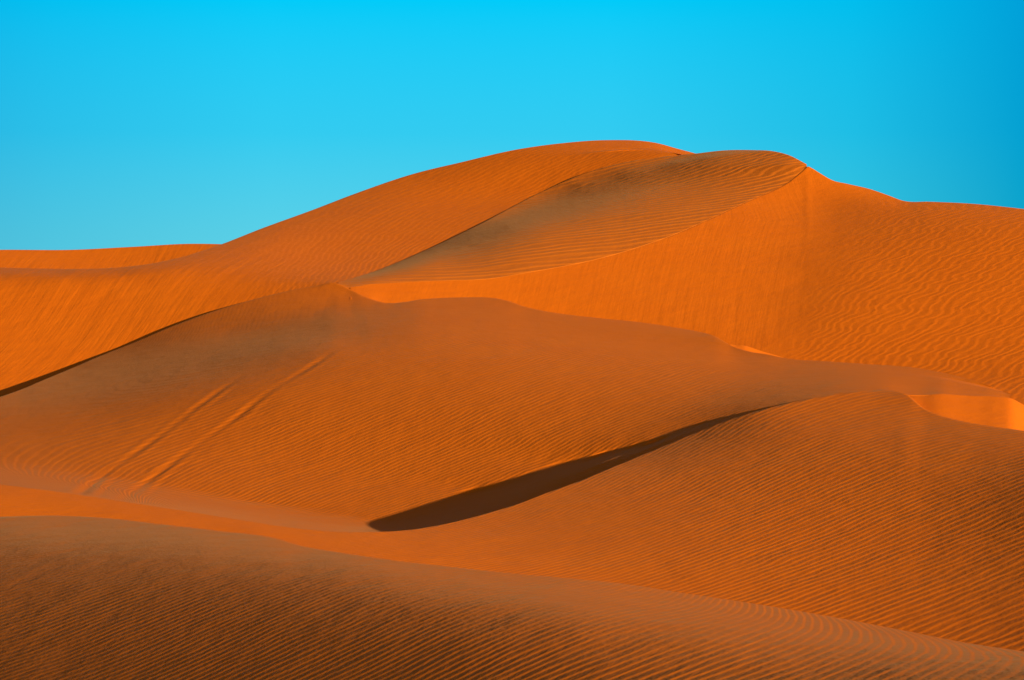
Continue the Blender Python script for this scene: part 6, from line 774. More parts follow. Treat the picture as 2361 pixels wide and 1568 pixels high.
  [286,-13,-13,-13,-14,-12,-12,-12,-9,-10,-8,-9,-7,-7,-7,-6,-7,-6,-6,-5,-6,-5,-5,-5,-4,-5,-4,-5,-4,-4,-5,-5,-4,-5,-4,-6,-4,-7,-5,-4,-3,-3,-3,-2,6,7,-26,-69],
  [257,-12,-13,-12,-11,-11,-10,-9,-8,-7,-7,-6,-6,-7,-6,-6,-5,-6,-5,-5,-5,-4,-5,-5,-4,-4,-4,-4,-4,-4,-5,-4,-4,-5,-5,-4,-5,-4,-3,-1,-2,-2,-2,4,16,4,-34,-66],
  [233,-12,-12,-10,-10,-8,-8,-5,-7,-6,-5,-6,-6,-5,-5,-6,-5,-5,-4,-5,-4,-5,-4,-4,-4,-4,-4,-4,-3,-4,-4,-4,-3,-3,-4,-4,-3,-1,0,0,1,-2,2,12,16,-10,-42,-59],
  [211,-11,-8,-8,-7,-6,-5,-6,-5,-4,-6,-5,-5,-5,-5,-4,-5,-4,-5,-4,-4,-3,-4,-3,-4,-4,-3,-3,-4,-3,-2,-4,-3,-3,-1,-1,1,2,3,2,1,2,5,12,-1,-28,-44,-41],
  [196,-8,-6,-6,-4,-5,-5,-4,-5,-6,-4,-5,-5,-4,-5,-4,-4,-4,-3,-4,-3,-4,-3,-3,-3,-3,-2,-3,-3,-4,-3,-2,-2,0,-1,3,3,5,6,7,7,5,2,-9,-31,-37,-28,-16],
  [190,-6,-5,-4,-4,-4,-5,-5,-4,-5,-5,-4,-4,-5,-3,-5,-3,-3,-4,-3,-3,-2,-3,-3,-2,-2,-3,-3,-3,-2,-2,-1,-1,0,4,3,5,6,5,6,4,1,-4,-20,-30,-26,-9,-6],
  [191,-4,-4,-4,-5,-5,-4,-5,-5,-3,-5,-4,-4,-3,-4,-3,-4,-3,-2,-2,-3,-3,-2,-1,-2,-3,-3,-3,-2,-2,-2,0,2,2,2,3,3,2,1,-2,-2,1,0,-6,-9,-7,-1,-6],
  [197,-5,-4,-5,-4,-5,-4,-4,-4,-5,-3,-4,-3,-4,-3,-2,-2,-3,-2,-3,-2,-2,-2,-3,-2,-2,-3,-2,-1,-1,0,1,0,2,1,1,0,-2,-3,-1,1,5,4,6,9,12,8,-5],
  [199,-5,-5,-4,-4,-4,-4,-4,-4,-3,-3,-3,-3,-2,-2,-3,-2,-2,-2,-2,-2,-1,-2,-3,-2,-2,-2,0,-1,0,1,0,1,0,-1,-1,-2,-2,1,3,6,8,12,18,23,22,13,-1],
  [196,-4,-4,-4,-4,-3,-4,-3,-2,-3,-2,-2,-2,-2,-2,-1,-2,-2,-2,-2,-1,-3,-1,-1,-2,-1,1,-1,0,1,0,0,0,-1,0,-1,0,3,5,7,10,14,22,28,30,26,14,2],
  [190,-4,-3,-3,-4,-2,-2,-2,-2,-2,-2,-1,-1,-2,-1,-2,-1,-1,-2,0,-2,0,-1,0,0,0,0,0,1,0,1,0,0,1,1,3,5,7,9,12,17,25,30,33,31,23,11,3],
  [181,-3,-4,-1,-2,-2,-1,-1,-2,0,-1,-1,0,-1,-1,0,-1,0,0,0,1,-1,0,0,0,1,1,2,1,1,1,3,3,4,7,8,11,12,16,19,28,32,35,31,25,17,10,2],
  [168,-2,0,-2,0,0,-1,-1,1,0,0,0,-1,1,1,0,1,0,1,1,0,1,1,1,2,2,2,2,3,4,5,6,8,11,12,16,18,22,25,31,33,36,34,31,24,16,6,-3],
  [159,0,-1,0,1,0,1,1,0,1,1,1,1,2,0,2,1,2,1,1,2,2,2,3,3,4,4,5,6,7,10,11,14,16,20,23,25,28,33,38,41,39,37,31,23,13,5,-4],
  [156,-1,1,2,1,1,2,1,2,2,1,2,2,1,2,2,2,2,3,2,3,4,4,5,5,5,7,8,10,12,13,17,18,22,23,26,31,37,43,47,45,42,37,30,21,12,4,1],
  [153,3,2,2,2,2,2,3,2,1,3,2,2,3,3,3,3,3,4,4,5,5,6,7,8,9,10,12,14,16,18,20,24,26,31,36,41,47,49,47,45,41,33,26,19,12,6,3],
  [154,2,2,3,2,3,3,2,3,4,2,3,4,3,4,4,4,6,5,7,7,7,9,9,10,12,15,16,18,21,25,28,31,36,40,45,49,49,48,45,41,35,30,22,16,11,8,5],
  [153,3,3,2,4,3,3,4,3,3,4,5,4,5,5,5,7,7,7,8,9,11,10,13,15,16,19,22,25,30,32,36,41,44,48,49,49,47,44,40,34,30,23,19,13,10,8,7],
  [152,2,3,4,3,4,3,4,5,4,6,4,6,7,7,7,8,9,10,11,11,13,15,16,20,24,26,31,34,37,42,44,46,48,49,47,45,41,37,33,28,22,19,14,13,8,7,4],
  [148,3,4,4,4,4,5,5,5,6,6,7,7,7,9,10,10,11,12,12,15,17,21,24,28,31,36,40,43,45,46,47,47,47,44,41,38,34,29,26,21,18,14,12,8,6,2,0],
  [143,4,4,4,5,6,5,6,7,7,8,9,9,10,10,11,12,13,15,18,21,24,29,33,36,42,43,44,47,47,46,46,45,42,39,35,31,27,24,18,17,13,11,6,4,2,-3,-9],
  [139,5,5,6,6,6,8,7,8,10,9,10,11,12,12,14,16,17,21,24,30,34,38,41,45,46,47,48,46,46,45,44,40,36,31,29,24,21,18,15,12,10,5,4,0,-4,-10,-16],
  [136,5,7,6,8,8,9,10,9,10,12,12,13,13,16,17,20,25,29,36,38,44,45,48,48,49,48,46,46,43,40,37,33,29,26,21,18,17,13,11,8,5,3,-1,-5,-10,-12,-15],
  [135,7,6,9,9,9,9,11,12,13,12,14,14,17,19,24,29,35,41,44,48,48,50,50,49,47,47,44,40,37,34,29,25,21,18,16,14,10,9,6,4,-1,-3,-7,-10,-12,-13,-12],
  [135,7,9,9,10,11,11,12,13,12,15,15,18,22,29,35,42,45,49,51,51,51,51,49,47,44,40,37,34,29,26,20,17,14,12,9,8,5,2,0,-4,-6,-10,-11,-13,-14,-15,-13],
  [138,8,10,10,11,11,12,13,13,15,15,20,27,35,41,47,50,54,53,53,52,50,47,45,41,36,33,29,25,21,16,13,9,6,5,4,0,-2,-5,-8,-10,-12,-13,-16,-15,-17,-16,-17],
  [141,10,10,11,11,12,14,12,15,17,23,32,41,47,52,56,55,55,54,51,48,46,41,36,32,29,23,20,15,12,8,5,1,1,-2,-5,-6,-8,-11,-12,-14,-15,-18,-16,-18,-17,-19,-21],
  [144,11,12,12,12,13,13,15,19,26,38,47,54,58,58,57,57,53,49,46,41,37,32,27,23,18,14,10,5,2,-1,-3,-2,-4,-7,-7,-11,-12,-12,-15,-16,-17,-15,-18,-18,-19,-20,-23],
  [148,11,12,13,13,14,15,21,30,45,54,60,62,61,60,55,51,47,42,37,33,27,22,17,13,8,5,0,-2,-5,-7,-5,-6,-8,-8,-11,-11,-13,-15,-15,-15,-15,-17,-17,-18,-18,-19,-17],
  [150,12,13,13,14,15,21,35,52,62,67,66,62,59,54,50,44,38,34,28,22,17,12,9,3,0,-4,-6,-8,-8,-7,-8,-9,-8,-11,-11,-13,-13,-14,-14,-15,-15,-16,-15,-16,-16,-14,-12],
  [149,13,12,14,13,21,41,61,71,72,68,64,60,52,47,40,34,29,23,18,13,9,4,0,-3,-6,-8,-10,-9,-9,-8,-9,-9,-11,-11,-12,-12,-13,-14,-13,-14,-14,-13,-14,-12,-11,-8,-6],
  [144,12,13,11,21,44,70,80,77,71,66,58,49,44,37,31,25,20,14,9,6,1,-2,-5,-7,-9,-11,-10,-10,-9,-9,-10,-10,-11,-11,-12,-12,-13,-11,-12,-11,-11,-11,-8,-8,-6,-4,-2],
  [137,9,10,17,44,81,90,83,74,66,55,48,41,34,27,21,17,10,8,3,-2,-4,-5,-8,-9,-11,-9,-10,-10,-9,-10,-10,-11,-10,-11,-11,-11,-10,-10,-9,-8,-8,-5,-5,-4,-1,-2,-1],
  [123,8,10,38,88,102,92,77,66,54,47,37,31,24,18,14,8,5,0,-3,-4,-7,-9,-9,-11,-9,-11,-9,-8,-10,-10,-9,-8,-10,-9,-9,-8,-7,-6,-6,-5,-2,-3,-2,1,-1,0,-1],
  [106,4,23,84,119,103,81,66,55,45,35,29,22,16,11,6,2,-1,-4,-5,-9,-9,-11,-11,-10,-10,-8,-7,-7,-7,-7,-7,-8,-7,-6,-6,-5,-4,-3,-1,-1,-1,1,2,0,0,-1,-3],
  [84,9,60,132,121,87,68,56,43,34,27,20,13,9,5,0,-2,-5,-7,-10,-9,-11,-10,-10,-9,-7,-6,-5,-5,-5,-5,-5,-5,-4,-4,-3,-2,0,0,1,2,2,2,1,0,-1,-2,-5],
  [64,45,92,163,98,70,55,43,32,25,17,12,7,2,-1,-3,-6,-8,-10,-9,-11,-10,-9,-7,-6,-4,-3,-4,-3,-3,-3,-3,-2,-2,-2,1,2,1,3,2,2,3,1,0,0,-3,-6,-5],
  [75,111,89,163,68,54,40,28,22,13,9,3,1,-2,-5,-8,-8,-10,-9,-10,-9,-7,-6,-4,-3,-2,-2,0,-2,-1,0,-1,-1,0,2,2,3,3,3,3,2,2,1,-1,-4,-5,-5,-7],
  [191,167,154,20,49,34,22,13,7,3,-1,-4,-6,-8,-9,-10,-11,-10,-10,-9,-6,-6,-3,-3,-1,-1,1,-1,1,0,0,-1,1,1,3,3,1,3,1,1,2,-1,-1,-4,-4,-5,-7,-9],
  [420,129,107,25,29,10,0,-3,-7,-9,-10,-11,-12,-14,-14,-13,-12,-12,-10,-8,-7,-5,-4,-2,-1,-1,-2,0,-1,-1,-1,0,-1,1,-1,0,0,-1,0,-1,-3,-2,-5,-5,-6,-8,-9,-10],
  [659,99,79,4,-7,-16,-16,-18,-18,-17,-18,-18,-19,-17,-17,-15,-15,-12,-11,-9,-7,-5,-4,-4,-3,-3,-2,-4,-3,-2,-4,-2,-1,-2,-1,-2,-2,-2,-3,-3,-3,-6,-7,-9,-11,-11,-12,-12],
  [864,66,36,-13,-37,-31,-30,-27,-25,-25,-23,-22,-22,-20,-18,-16,-15,-12,-11,-8,-7,-6,-6,-5,-5,-5,-5,-5,-5,-6,-4,-3,-2,-2,-2,-1,-2,-2,-4,-5,-7,-9,-11,-12,-13,-14,-15,-15],
  [1024,23,-11,-30,-49,-40,-35,-32,-30,-27,-26,-24,-21,-20,-19,-16,-14,-12,-10,-10,-8,-7,-6,-7,-8,-7,-7,-6,-7,-5,-3,-2,-2,-1,-2,-3,-2,-4,-6,-7,-11,-13,-13,-15,-15,-17,-16,-17],
  [1138,-25,-44,-48,-46,-40,-37,-33,-31,-28,-26,-25,-22,-20,-17,-17,-13,-14,-11,-9,-9,-10,-9,-9,-8,-8,-9,-7,-5,-3,-3,-2,-2,-2,-2,-3,-5,-8,-8,-12,-14,-15,-17,-16,-19,-16,-18,-16],
  [1200,-53,-58,-54,-43,-39,-35,-33,-29,-29,-27,-23,-23,-20,-18,-17,-16,-12,-12,-13,-11,-11,-12,-10,-10,-9,-7,-6,-4,-4,-2,-3,-2,-3,-5,-6,-9,-10,-14,-16,-17,-18,-19,-20,-18,-19,-16,-17],
  [1209,-62,-59,-51,-39,-37,-33,-31,-30,-27,-26,-25,-21,-21,-19,-17,-16,-16,-14,-13,-14,-12,-12,-11,-9,-8,-6,-5,-4,-2,-3,-3,-5,-6,-8,-11,-12,-16,-17,-19,-19,-21,-21,-19,-19,-19,-18,-16],
  [1178,-58,-51,-45,-37,-33,-32,-29,-29,-27,-25,-24,-23,-20,-20,-18,-16,-16,-15,-15,-13,-13,-10,-9,-8,-7,-4,-4,-3,-4,-4,-6,-6,-10,-11,-15,-17,-19,-20,-22,-22,-21,-20,-21,-19,-18,-19,-19],
  [1128,-49,-44,-38,-33,-31,-30,-30,-27,-27,-25,-23,-22,-21,-19,-18,-17,-15,-16,-12,-13,-10,-9,-8,-6,-3,-5,-2,-4,-5,-7,-8,-11,-13,-17,-17,-21,-21,-24,-22,-22,-22,-20,-19,-20,-19,-19,-20],
  [1068,-40,-36,-35,-30,-31,-29,-27,-28,-25,-25,-23,-21,-20,-18,-16,-16,-14,-12,-12,-10,-8,-7,-4,-4,-4,-2,-6,-5,-7,-9,-12,-16,-17,-19,-22,-22,-24,-23,-23,-21,-21,-21,-20,-20,-20,-20,-19],
  [1009,-33,-35,-33,-30,-28,-28,-28,-26,-25,-22,-22,-20,-17,-16,-14,-13,-13,-10,-9,-6,-6,-4,-4,-2,-4,-5,-5,-9,-10,-14,-15,-18,-21,-22,-24,-24,-24,-23,-21,-22,-21,-20,-21,-20,-20,-20,-19],
  [964,-36,-33,-32,-29,-29,-27,-27,-24,-23,-21,-18,-17,-15,-14,-14,-11,-9,-8,-6,-5,-3,-3,-3,-4,-4,-8,-9,-11,-15,-17,-20,-21,-23,-24,-25,-25,-24,-22,-22,-22,-20,-22,-20,-21,-20,-18,-15],
  [928,-34,-33,-31,-28,-29,-27,-24,-22,-20,-18,-17,-15,-14,-12,-10,-9,-7,-6,-4,-3,-3,-3,-4,-6,-9,-10,-14,-16,-18,-20,-23,-24,-25,-26,-26,-25,-22,-24,-23,-22,-23,-21,-21,-19,-17,-15,-14],
  [891,-33,-31,-28,-30,-26,-24,-21,-19,-17,-16,-14,-13,-12,-10,-8,-6,-5,-3,-3,-3,-3,-5,-8,-10,-11,-15,-17,-20,-23,-23,-25,-26,-26,-26,-26,-25,-25,-24,-25,-23,-21,-20,-19,-16,-14,-12,-11],
  [851,-31,-29,-30,-24,-21,-19,-17,-17,-15,-13,-12,-10,-9,-7,-5,-4,-3,-2,-3,-4,-7,-8,-11,-14,-17,-19,-22,-23,-25,-26,-27,-27,-27,-28,-25,-26,-25,-23,-22,-21,-19,-17,-15,-13,-13,-11,-11],
  [811,-28,-26,-23,-20,-17,-16,-16,-13,-12,-12,-9,-8,-6,-4,-3,-1,-2,-3,-5,-7,-10,-13,-15,-18,-22,-23,-25,-28,-27,-29,-28,-29,-28,-26,-25,-22,-22,-20,-19,-17,-16,-15,-13,-12,-11,-11,-9],
  [774,-23,-21,-18,-15,-15,-14,-13,-11,-10,-8,-7,-4,-1,-2,-1,-2,-3,-6,-8,-12,-14,-18,-22,-23,-25,-28,-28,-28,-30,-30,-29,-27,-26,-23,-20,-20,-19,-17,-16,-15,-14,-13,-12,-11,-10,-9,-10],
  [743,-17,-16,-14,-14,-13,-11,-9,-9,-6,-5,-2,0,-1,1,-2,-4,-7,-10,-14,-17,-21,-24,-24,-28,-29,-29,-30,-30,-29,-28,-27,-24,-22,-19,-19,-18,-15,-16,-14,-13,-12,-11,-10,-10,-9,-9,-8],
  [723,-15,-13,-12,-11,-10,-8,-6,-5,-3,1,1,1,0,-2,-5,-10,-12,-17,-20,-23,-25,-27,-29,-29,-30,-30,-30,-29,-27,-25,-23,-20,-19,-18,-17,-15,-15,-13,-12,-12,-11,-9,-9,-8,-8,-7,-7],
  [710,-12,-11,-10,-8,-6,-5,-3,0,2,2,2,0,-4,-8,-11,-16,-20,-23,-25,-28,-29,-29,-31,-30,-30,-28,-28,-25,-25,-22,-18,-20,-16,-17,-15,-14,-13,-13,-10,-10,-9,-8,-7,-7,-6,-6,-5],
  [702,-10,-7,-7,-5,-3,-1,1,5,3,2,-1,-7,-11,-15,-21,-23,-26,-28,-30,-30,-30,-31,-29,-30,-27,-27,-23,-23,-20,-20,-19,-17,-17,-14,-14,-12,-11,-9,-10,-8,-7,-7,-6,-6,-4,-3,-2],
  [703,-5,-5,-4,-4,1,4,7,3,1,-5,-11,-16,-20,-25,-27,-29,-30,-31,-31,-31,-31,-29,-28,-27,-25,-24,-23,-21,-19,-17,-17,-14,-13,-13,-11,-10,-9,-8,-6,-7,-5,-6,-4,-3,-3,-2,0],
  [720,-3,-2,0,0,3,7,3,-3,-11,-17,-22,-26,-28,-31,-31,-32,-32,-32,-31,-31,-29,-28,-27,-25,-24,-22,-20,-18,-16,-15,-13,-13,-11,-9,-9,-7,-7,-6,-6,-4,-5,-2,-4,-2,-2,0,1],
  [758,0,2,2,5,0,0,-12,-20,-24,-28,-32,-32,-34,-33,-34,-33,-33,-32,-31,-29,-28,-27,-25,-22,-21,-19,-17,-15,-14,-12,-11,-10,-9,-8,-5,-7,-5,-5,-4,-4,-3,-4,-2,-2,0,1,1],
  [801,3,2,2,1,-5,-25,-30,-32,-35,-36,-36,-36,-36,-36,-34,-33,-32,-31,-28,-27,-26,-23,-22,-20,-17,-15,-14,-13,-11,-11,-9,-7,-6,-6,-6,-5,-5,-4,-5,-3,-3,-3,-1,0,0,2,5],
  [837,-2,-6,-9,-16,-19,-41,-39,-39,-40,-39,-37,-37,-35,-34,-33,-32,-30,-27,-27,-24,-21,-20,-17,-15,-14,-12,-11,-10,-10,-7,-6,-6,-7,-5,-6,-5,-4,-5,-3,-3,-3,-1,-1,1,3,4,6],
  [844,-16,-21,-27,-32,-40,-38,-41,-42,-37,-37,-36,-35,-34,-31,-30,-28,-25,-24,-21,-19,-17,-15,-12,-12,-11,-10,-8,-9,-6,-7,-7,-6,-6,-6,-5,-4,-5,-3,-3,-3,-1,0,1,2,5,5,8],
  [799,-31,-34,-38,-42,-45,-35,-39,-33,-37,-34,-33,-31,-28,-28,-25,-22,-21,-18,-17,-13,-13,-10,-11,-9,-8,-7,-8,-7,-8,-6,-7,-6,-5,-5,-4,-4,-3,-2,-3,-1,0,1,4,5,6,8,7],
  [708,-37,-40,-43,-41,-38,-33,-30,-35,-31,-30,-28,-26,-25,-21,-19,-18,-15,-13,-10,-11,-10,-9,-8,-9,-7,-9,-7,-5,-6,-5,-4,-5,-3,-3,-3,-2,-2,-2,0,1,3,5,6,7,8,7,8],
  [602,-41,-40,-36,-36,-33,-24,-35,-28,-27,-25,-22,-21,-17,-16,-14,-12,-11,-10,-9,-9,-8,-8,-9,-6,-8,-5,-5,-5,-3,-4,-4,-2,-2,-2,-1,-1,0,0,2,5,6,7,8,8,7,7,7],
  [504,-37,-34,-33,-30,-28,-33,-20,-25,-20,-19,-17,-15,-13,-11,-11,-8,-9,-8,-9,-8,-7,-8,-5,-6,-4,-5,-4,-3,-3,-2,-1,-1,-2,-1,0,-1,0,4,6,7,8,9,7,7,7,7,6],
  [407,-30,-29,-28,-27,-27,-21,-17,-15,-17,-14,-12,-9,-10,-9,-7,-9,-7,-7,-6,-6,-5,-5,-4,-4,-4,-2,-3,-2,-1,-2,-1,-1,-1,0,-1,1,4,7,9,10,9,8,7,6,5,6,4],
  [320,-26,-25,-22,-21,-18,-18,-8,-16,-9,-8,-8,-9,-7,-6,-6,-4,-5,-5,-5,-3,-4,-3,-4,-2,-3,-2,-1,-2,-1,-1,-1,-2,0,-1,1,5,10,12,11,9,8,6,6,5,4,3,4],
  [242,-19,-17,-16,-13,-13,-9,-16,0,-7,-6,-6,-3,-4,-4,-5,-5,-3,-4,-3,-4,-3,-2,-2,-2,-1,-3,-2,-1,-2,-2,-1,-1,-1,1,6,15,15,12,10,8,5,5,4,3,4,3,3],
  [182,-12,-10,-9,-9,-6,-10,-2,-4,-4,-4,-2,-4,-3,-5,-3,-4,-4,-3,-3,-3,-2,-2,-2,-3,-3,-1,-2,-2,-2,0,-2,0,0,10,22,19,14,10,7,5,5,3,3,4,3,3,1],
  [141,-6,-6,-6,-4,-6,-2,-5,-4,-1,-1,-5,-4,-5,-3,-5,-3,-4,-3,-3,-2,-3,-3,-2,-2,-1,-1,-1,-2,-1,-1,0,2,10,35,24,15,10,6,5,3,3,3,3,3,3,3,2],
  [115,-4,-5,-4,-4,-3,-4,-3,-3,0,-8,-3,-4,-4,-5,-3,-3,-3,-3,-3,-3,-2,-1,-2,-1,-1,-2,-1,-1,-1,-1,-1,-1,64,34,15,7,4,3,2,2,3,3,4,4,3,3,4],
  [96,-4,-4,-3,-4,-4,-4,-4,-4,-7,-1,-4,-5,-4,-3,-3,-4,-2,-2,-2,-2,-1,-3,-1,-1,-2,-1,-2,-1,-1,-3,-5,-12,153,3,2,1,0,0,1,2,3,4,3,4,4,5,5],
  [78,-5,-3,-5,-5,-4,-4,-5,-6,-4,-2,-6,-2,-4,-2,-3,-2,-2,-2,-2,-1,-2,-1,-2,-2,-1,-2,-2,-2,-4,-5,-7,-12,192,-8,-5,-3,-3,0,1,3,3,5,4,4,4,3,6],
  [58,-4,-6,-4,-4,-5,-5,-5,-3,-5,-7,0,-4,-1,-4,-1,-2,-2,-2,-1,-2,-2,-2,-2,-2,-2,-2,-2,-4,-3,-5,-7,-3,189,-8,-7,-6,-1,1,3,4,4,3,4,2,3,3,3],
  [38,-5,-4,-5,-4,-4,-4,-4,-5,-4,-2,-7,-1,-3,0,-2,-1,-3,-1,-3,-2,-2,-3,-2,-2,-3,-2,-3,-2,-5,-3,-2,-1,177,-8,-8,-3,2,3,4,4,3,3,3,2,1,0,-2],
  [19,-4,-4,-3,-4,-4,-3,-3,-3,-3,-4,0,-10,2,-3,0,-3,0,-3,-2,-3,-3,-1,-3,-3,-1,-3,-2,-2,-2,-2,0,1,164,-13,-4,4,3,4,4,4,3,3,0,1,-1,-3,-9],
  [3,-3,-3,-3,-2,-3,-3,-2,-3,-2,-2,-4,4,-15,5,-5,0,-4,-2,-2,-2,-3,-3,-2,-1,-3,-2,-1,-1,0,0,1,2,141,-11,9,5,5,5,4,2,2,-1,1,-2,-3,-4,-11],
  [-11,-2,-2,-3,-2,-2,-2,-3,-1,-2,-2,-1,-6,8,-19,5,-7,-1,-4,-2,-3,-2,-3,-2,-3,-2,-1,-1,0,1,3,3,4,91,33,8,5,6,4,2,2,0,-1,-4,-2,-4,-7,-7],
  [-23,-2,-2,-1,-3,-2,-2,-1,-3,-2,-2,-3,1,-9,6,-20,5,-7,-1,-5,-3,-3,-2,-3,-3,-2,-1,0,0,3,4,6,6,6,120,-2,8,4,2,2,-2,-2,-4,-4,-6,-5,-6,-4],
  [-33,-2,-2,-2,-1,-2,-2,-3,-2,-2,-3,-2,-4,0,-9,3,-21,5,-8,-2,-3,-5,-4,-3,-3,-3,-2,-2,1,2,6,8,11,-102,207,16,4,2,1,-2,-3,-6,-6,-6,-7,-6,-6,1],
  [-41,-2,-1,-2,-3,-1,-3,-3,-2,-4,-2,-4,-3,-5,-1,-7,4,-27,2,-3,-7,-2,-5,-5,-5,-3,-3,-4,-3,1,5,11,14,-194,250,72,0,0,-2,-6,-8,-9,-9,-9,-8,-8,-4,1],
  [-45,-1,-3,-3,-3,-4,-3,-3,-3,-3,-4,-3,-4,-2,-5,-2,-9,9,-19,-25,6,-6,-8,-5,-5,-7,-6,-2,-6,-5,-2,6,16,-248,253,140,4,-2,-6,-9,-12,-12,-12,-12,-11,-11,-6,3],
  [-40,-5,-4,-4,-4,-4,-4,-4,-4,-4,-4,-3,-4,-5,-3,-5,-1,-9,-3,9,-26,-27,-3,-8,-4,-12,-12,-5,-6,-14,-12,-7,7,-253,243,181,28,-3,-10,-14,-15,-15,-15,-14,-14,-12,-8,0],
  [-31,-5,-5,-6,-5,-4,-4,-4,-5,-4,-4,-5,-5,-4,-5,-4,-6,-3,-3,-11,-4,9,-20,-20,-41,1,-8,-32,2,-17,-25,-26,-21,-208,222,186,60,-2,-12,-16,-16,-17,-16,-17,-16,-13,-11,-2],
  [-34,-5,-6,-3,-4,-4,-4,-4,-4,-4,-4,-5,-3,-5,-4,-5,-4,-5,-5,-3,-3,-11,-2,-7,18,-30,-25,-15,-83,36,-25,-50,-58,-160,182,163,88,6,-18,-18,-18,-16,-16,-16,-15,-15,-12,-7],
  [-54,-4,-1,-2,-2,-2,-3,-3,-2,-4,-3,-3,-4,-3,-4,-3,-3,-4,-3,-3,-5,-1,-4,3,-14,1,-4,-8,52,-79,-21,-21,-81,-148,83,119,108,24,-22,-20,-16,-16,-16,-15,-16,-15,-15,-16],
  [-102,8,3,1,1,-2,-1,-1,-2,-1,-3,-2,-2,-2,-2,-2,-2,-2,-2,-2,0,-2,-1,-5,3,-2,2,11,-28,7,-7,-5,42,59,-308,65,113,43,-20,-18,-16,-15,-15,-15,-15,-17,-18,-23],
  [-176,21,8,4,2,2,1,0,-1,0,0,0,0,-1,0,-1,-1,0,0,-1,0,0,0,2,0,2,2,-7,9,0,12,23,16,23,-293,23,106,54,-18,-15,-14,-13,-13,-14,-14,-15,-19,-28],
  [-247,8,9,8,5,4,3,3,2,2,2,2,1,1,1,2,1,1,1,2,1,2,2,1,3,1,1,7,2,8,9,7,6,-1,-227,-6,94,57,-16,-14,-11,-11,-11,-10,-12,-13,-18,-27],
  [-309,-9,3,4,6,6,6,5,6,4,4,3,4,3,4,2,4,3,3,3,3,2,3,3,3,4,4,3,5,4,4,0,-1,-13,-167,-21,78,55,-15,-9,-9,-8,-8,-9,-9,-11,-14,-23],
  [-375,-7,-2,3,4,6,6,6,6,6,6,5,5,6,4,6,4,4,5,4,3,5,4,4,3,4,4,4,3,3,1,-1,-5,-13,-133,-28,63,47,-8,-5,-6,-6,-5,-6,-7,-8,-10,-16],
  [-435,2,0,2,4,4,6,6,6,7,6,7,6,6,6,5,6,6,4,5,6,4,5,4,5,4,3,4,4,2,1,-1,-3,-5,-125,-32,49,40,1,-2,-3,-3,-4,-3,-4,-6,-7,-8],
  [-481,8,7,5,4,6,4,6,7,6,6,7,7,6,6,7,5,6,6,5,5,5,4,5,4,5,4,3,3,3,2,2,1,1,-129,-37,38,37,7,2,2,-1,-1,-3,-2,-3,-4,-5],
  [-507,13,11,8,8,6,7,6,5,6,7,6,6,7,6,5,7,5,5,6,5,5,5,4,4,3,4,4,3,2,3,2,2,6,-130,-45,28,40,9,7,3,2,0,0,-2,-2,-1,-2],
  [-509,12,11,11,9,8,7,6,7,6,6,6,6,5,6,6,5,6,5,5,5,4,4,5,3,4,3,2,3,2,2,1,2,1,-117,-57,22,44,11,8,6,3,2,-1,0,-1,-2,-1],
  [-507,7,10,11,10,8,8,8,6,6,6,5,6,6,6,5,6,5,5,5,4,5,4,3,5,2,4,2,2,3,0,2,0,-1,-103,-67,18,45,12,9,6,4,2,2,-1,-1,-1,-1]]),
'd6': (-350, 25,
 [5894,5881,5868,5855,5842,5831,5820,5810,5801,5792,5783,5776,5769,5764,5760,5758,5760,5762,5764,5765,5763,5757,5747,5735,5721,5707,5694,5680,5664,5648,5633,5623,5620,5622,5627,5634,5644,5656,5671,5688,5707,5727,5750,5775,5804,5834,5867,5901,5935,5968,6000],
 [6186,6189,6192,6195,6197,6200,6203,6206,6209,6212,6215,6219,6222,6226,6230,6235,6241,6248,6254,6259,6261,6260,6257,6253,6243,6226,6203,6173,6134,6082,6024,5972,5928,5890,5859,5843,5842,5855,5878,5907,5940,5972,6000,6027,6056,6087,6119,6152,6185,6218,6250],
 [[580515,166,166,166,166,166,167,166,167,167,167,168,167,168],
  [101,9,9,9,9,9,9,10,9,9,9,9,10,9],
  [101,8,9,9,9,9,9,9,9,10,10,9,9,11],
  [99,9,9,9,9,9,9,9,9,9,10,9,11,9],
  [99,8,8,9,9,9,9,9,9,10,8,11,9,10],
  [98,9,8,8,8,9,9,9,9,9,10,8,10,9],
  [97,8,9,8,8,9,8,8,10,8,9,9,9,10],
  [98,8,7,8,9,7,9,9,7,9,8,9,9,8],
  [98,8,8,8,8,8,7,8,9,8,9,8,8,9],
  [98,8,8,7,8,8,8,8,8,8,8,9,9,10],
  [99,7,7,8,7,7,8,8,8,8,9,10,9,9],
  [99,7,7,6,7,8,7,8,9,9,9,8,10,10],
  [99,6,6,7,7,7,8,9,7,9,9,10,8,8],
  [98,5,6,7,7,8,9,7,9,8,8,7,8,8],
  [95,5,7,8,7,8,7,7,8,7,7,7,6,6],
  [89,7,7,6,8,6,6,7,6,6,5,5,5,3],
  [84,7,7,6,6,6,5,5,4,3,3,3,1,0],
  [87,7,5,6,4,4,4,3,2,2,1,-2,-2,-5],
  [97,5,5,3,3,3,3,1,0,-1,-3,-5,-7,-8],
  [112,3,3,3,3,1,0,-1,-3,-4,-6,-7,-10,-11],
  [129,2,2,2,1,0,-3,-3,-5,-7,-9,-9,-10,-12],
  [144,3,3,1,-1,-4,-4,-6,-7,-9,-9,-11,-11,-9],
  [149,5,1,-2,-4,-4,-6,-8,-8,-8,-10,-10,-9,-8],
  [163,-2,-4,-5,-6,-6,-8,-8,-10,-10,-10,-8,-6,-6],
  [186,-9,-10,-9,-9,-10,-10,-12,-11,-12,-9,-8,-7,-4],
  [205,-14,-12,-12,-14,-14,-16,-14,-14,-11,-10,-8,-6,-4],
  [213,-15,-16,-17,-19,-19,-18,-16,-13,-12,-9,-7,-5,-4],
  [229,-20,-23,-24,-22,-21,-17,-16,-12,-10,-9,-7,-7,-6],
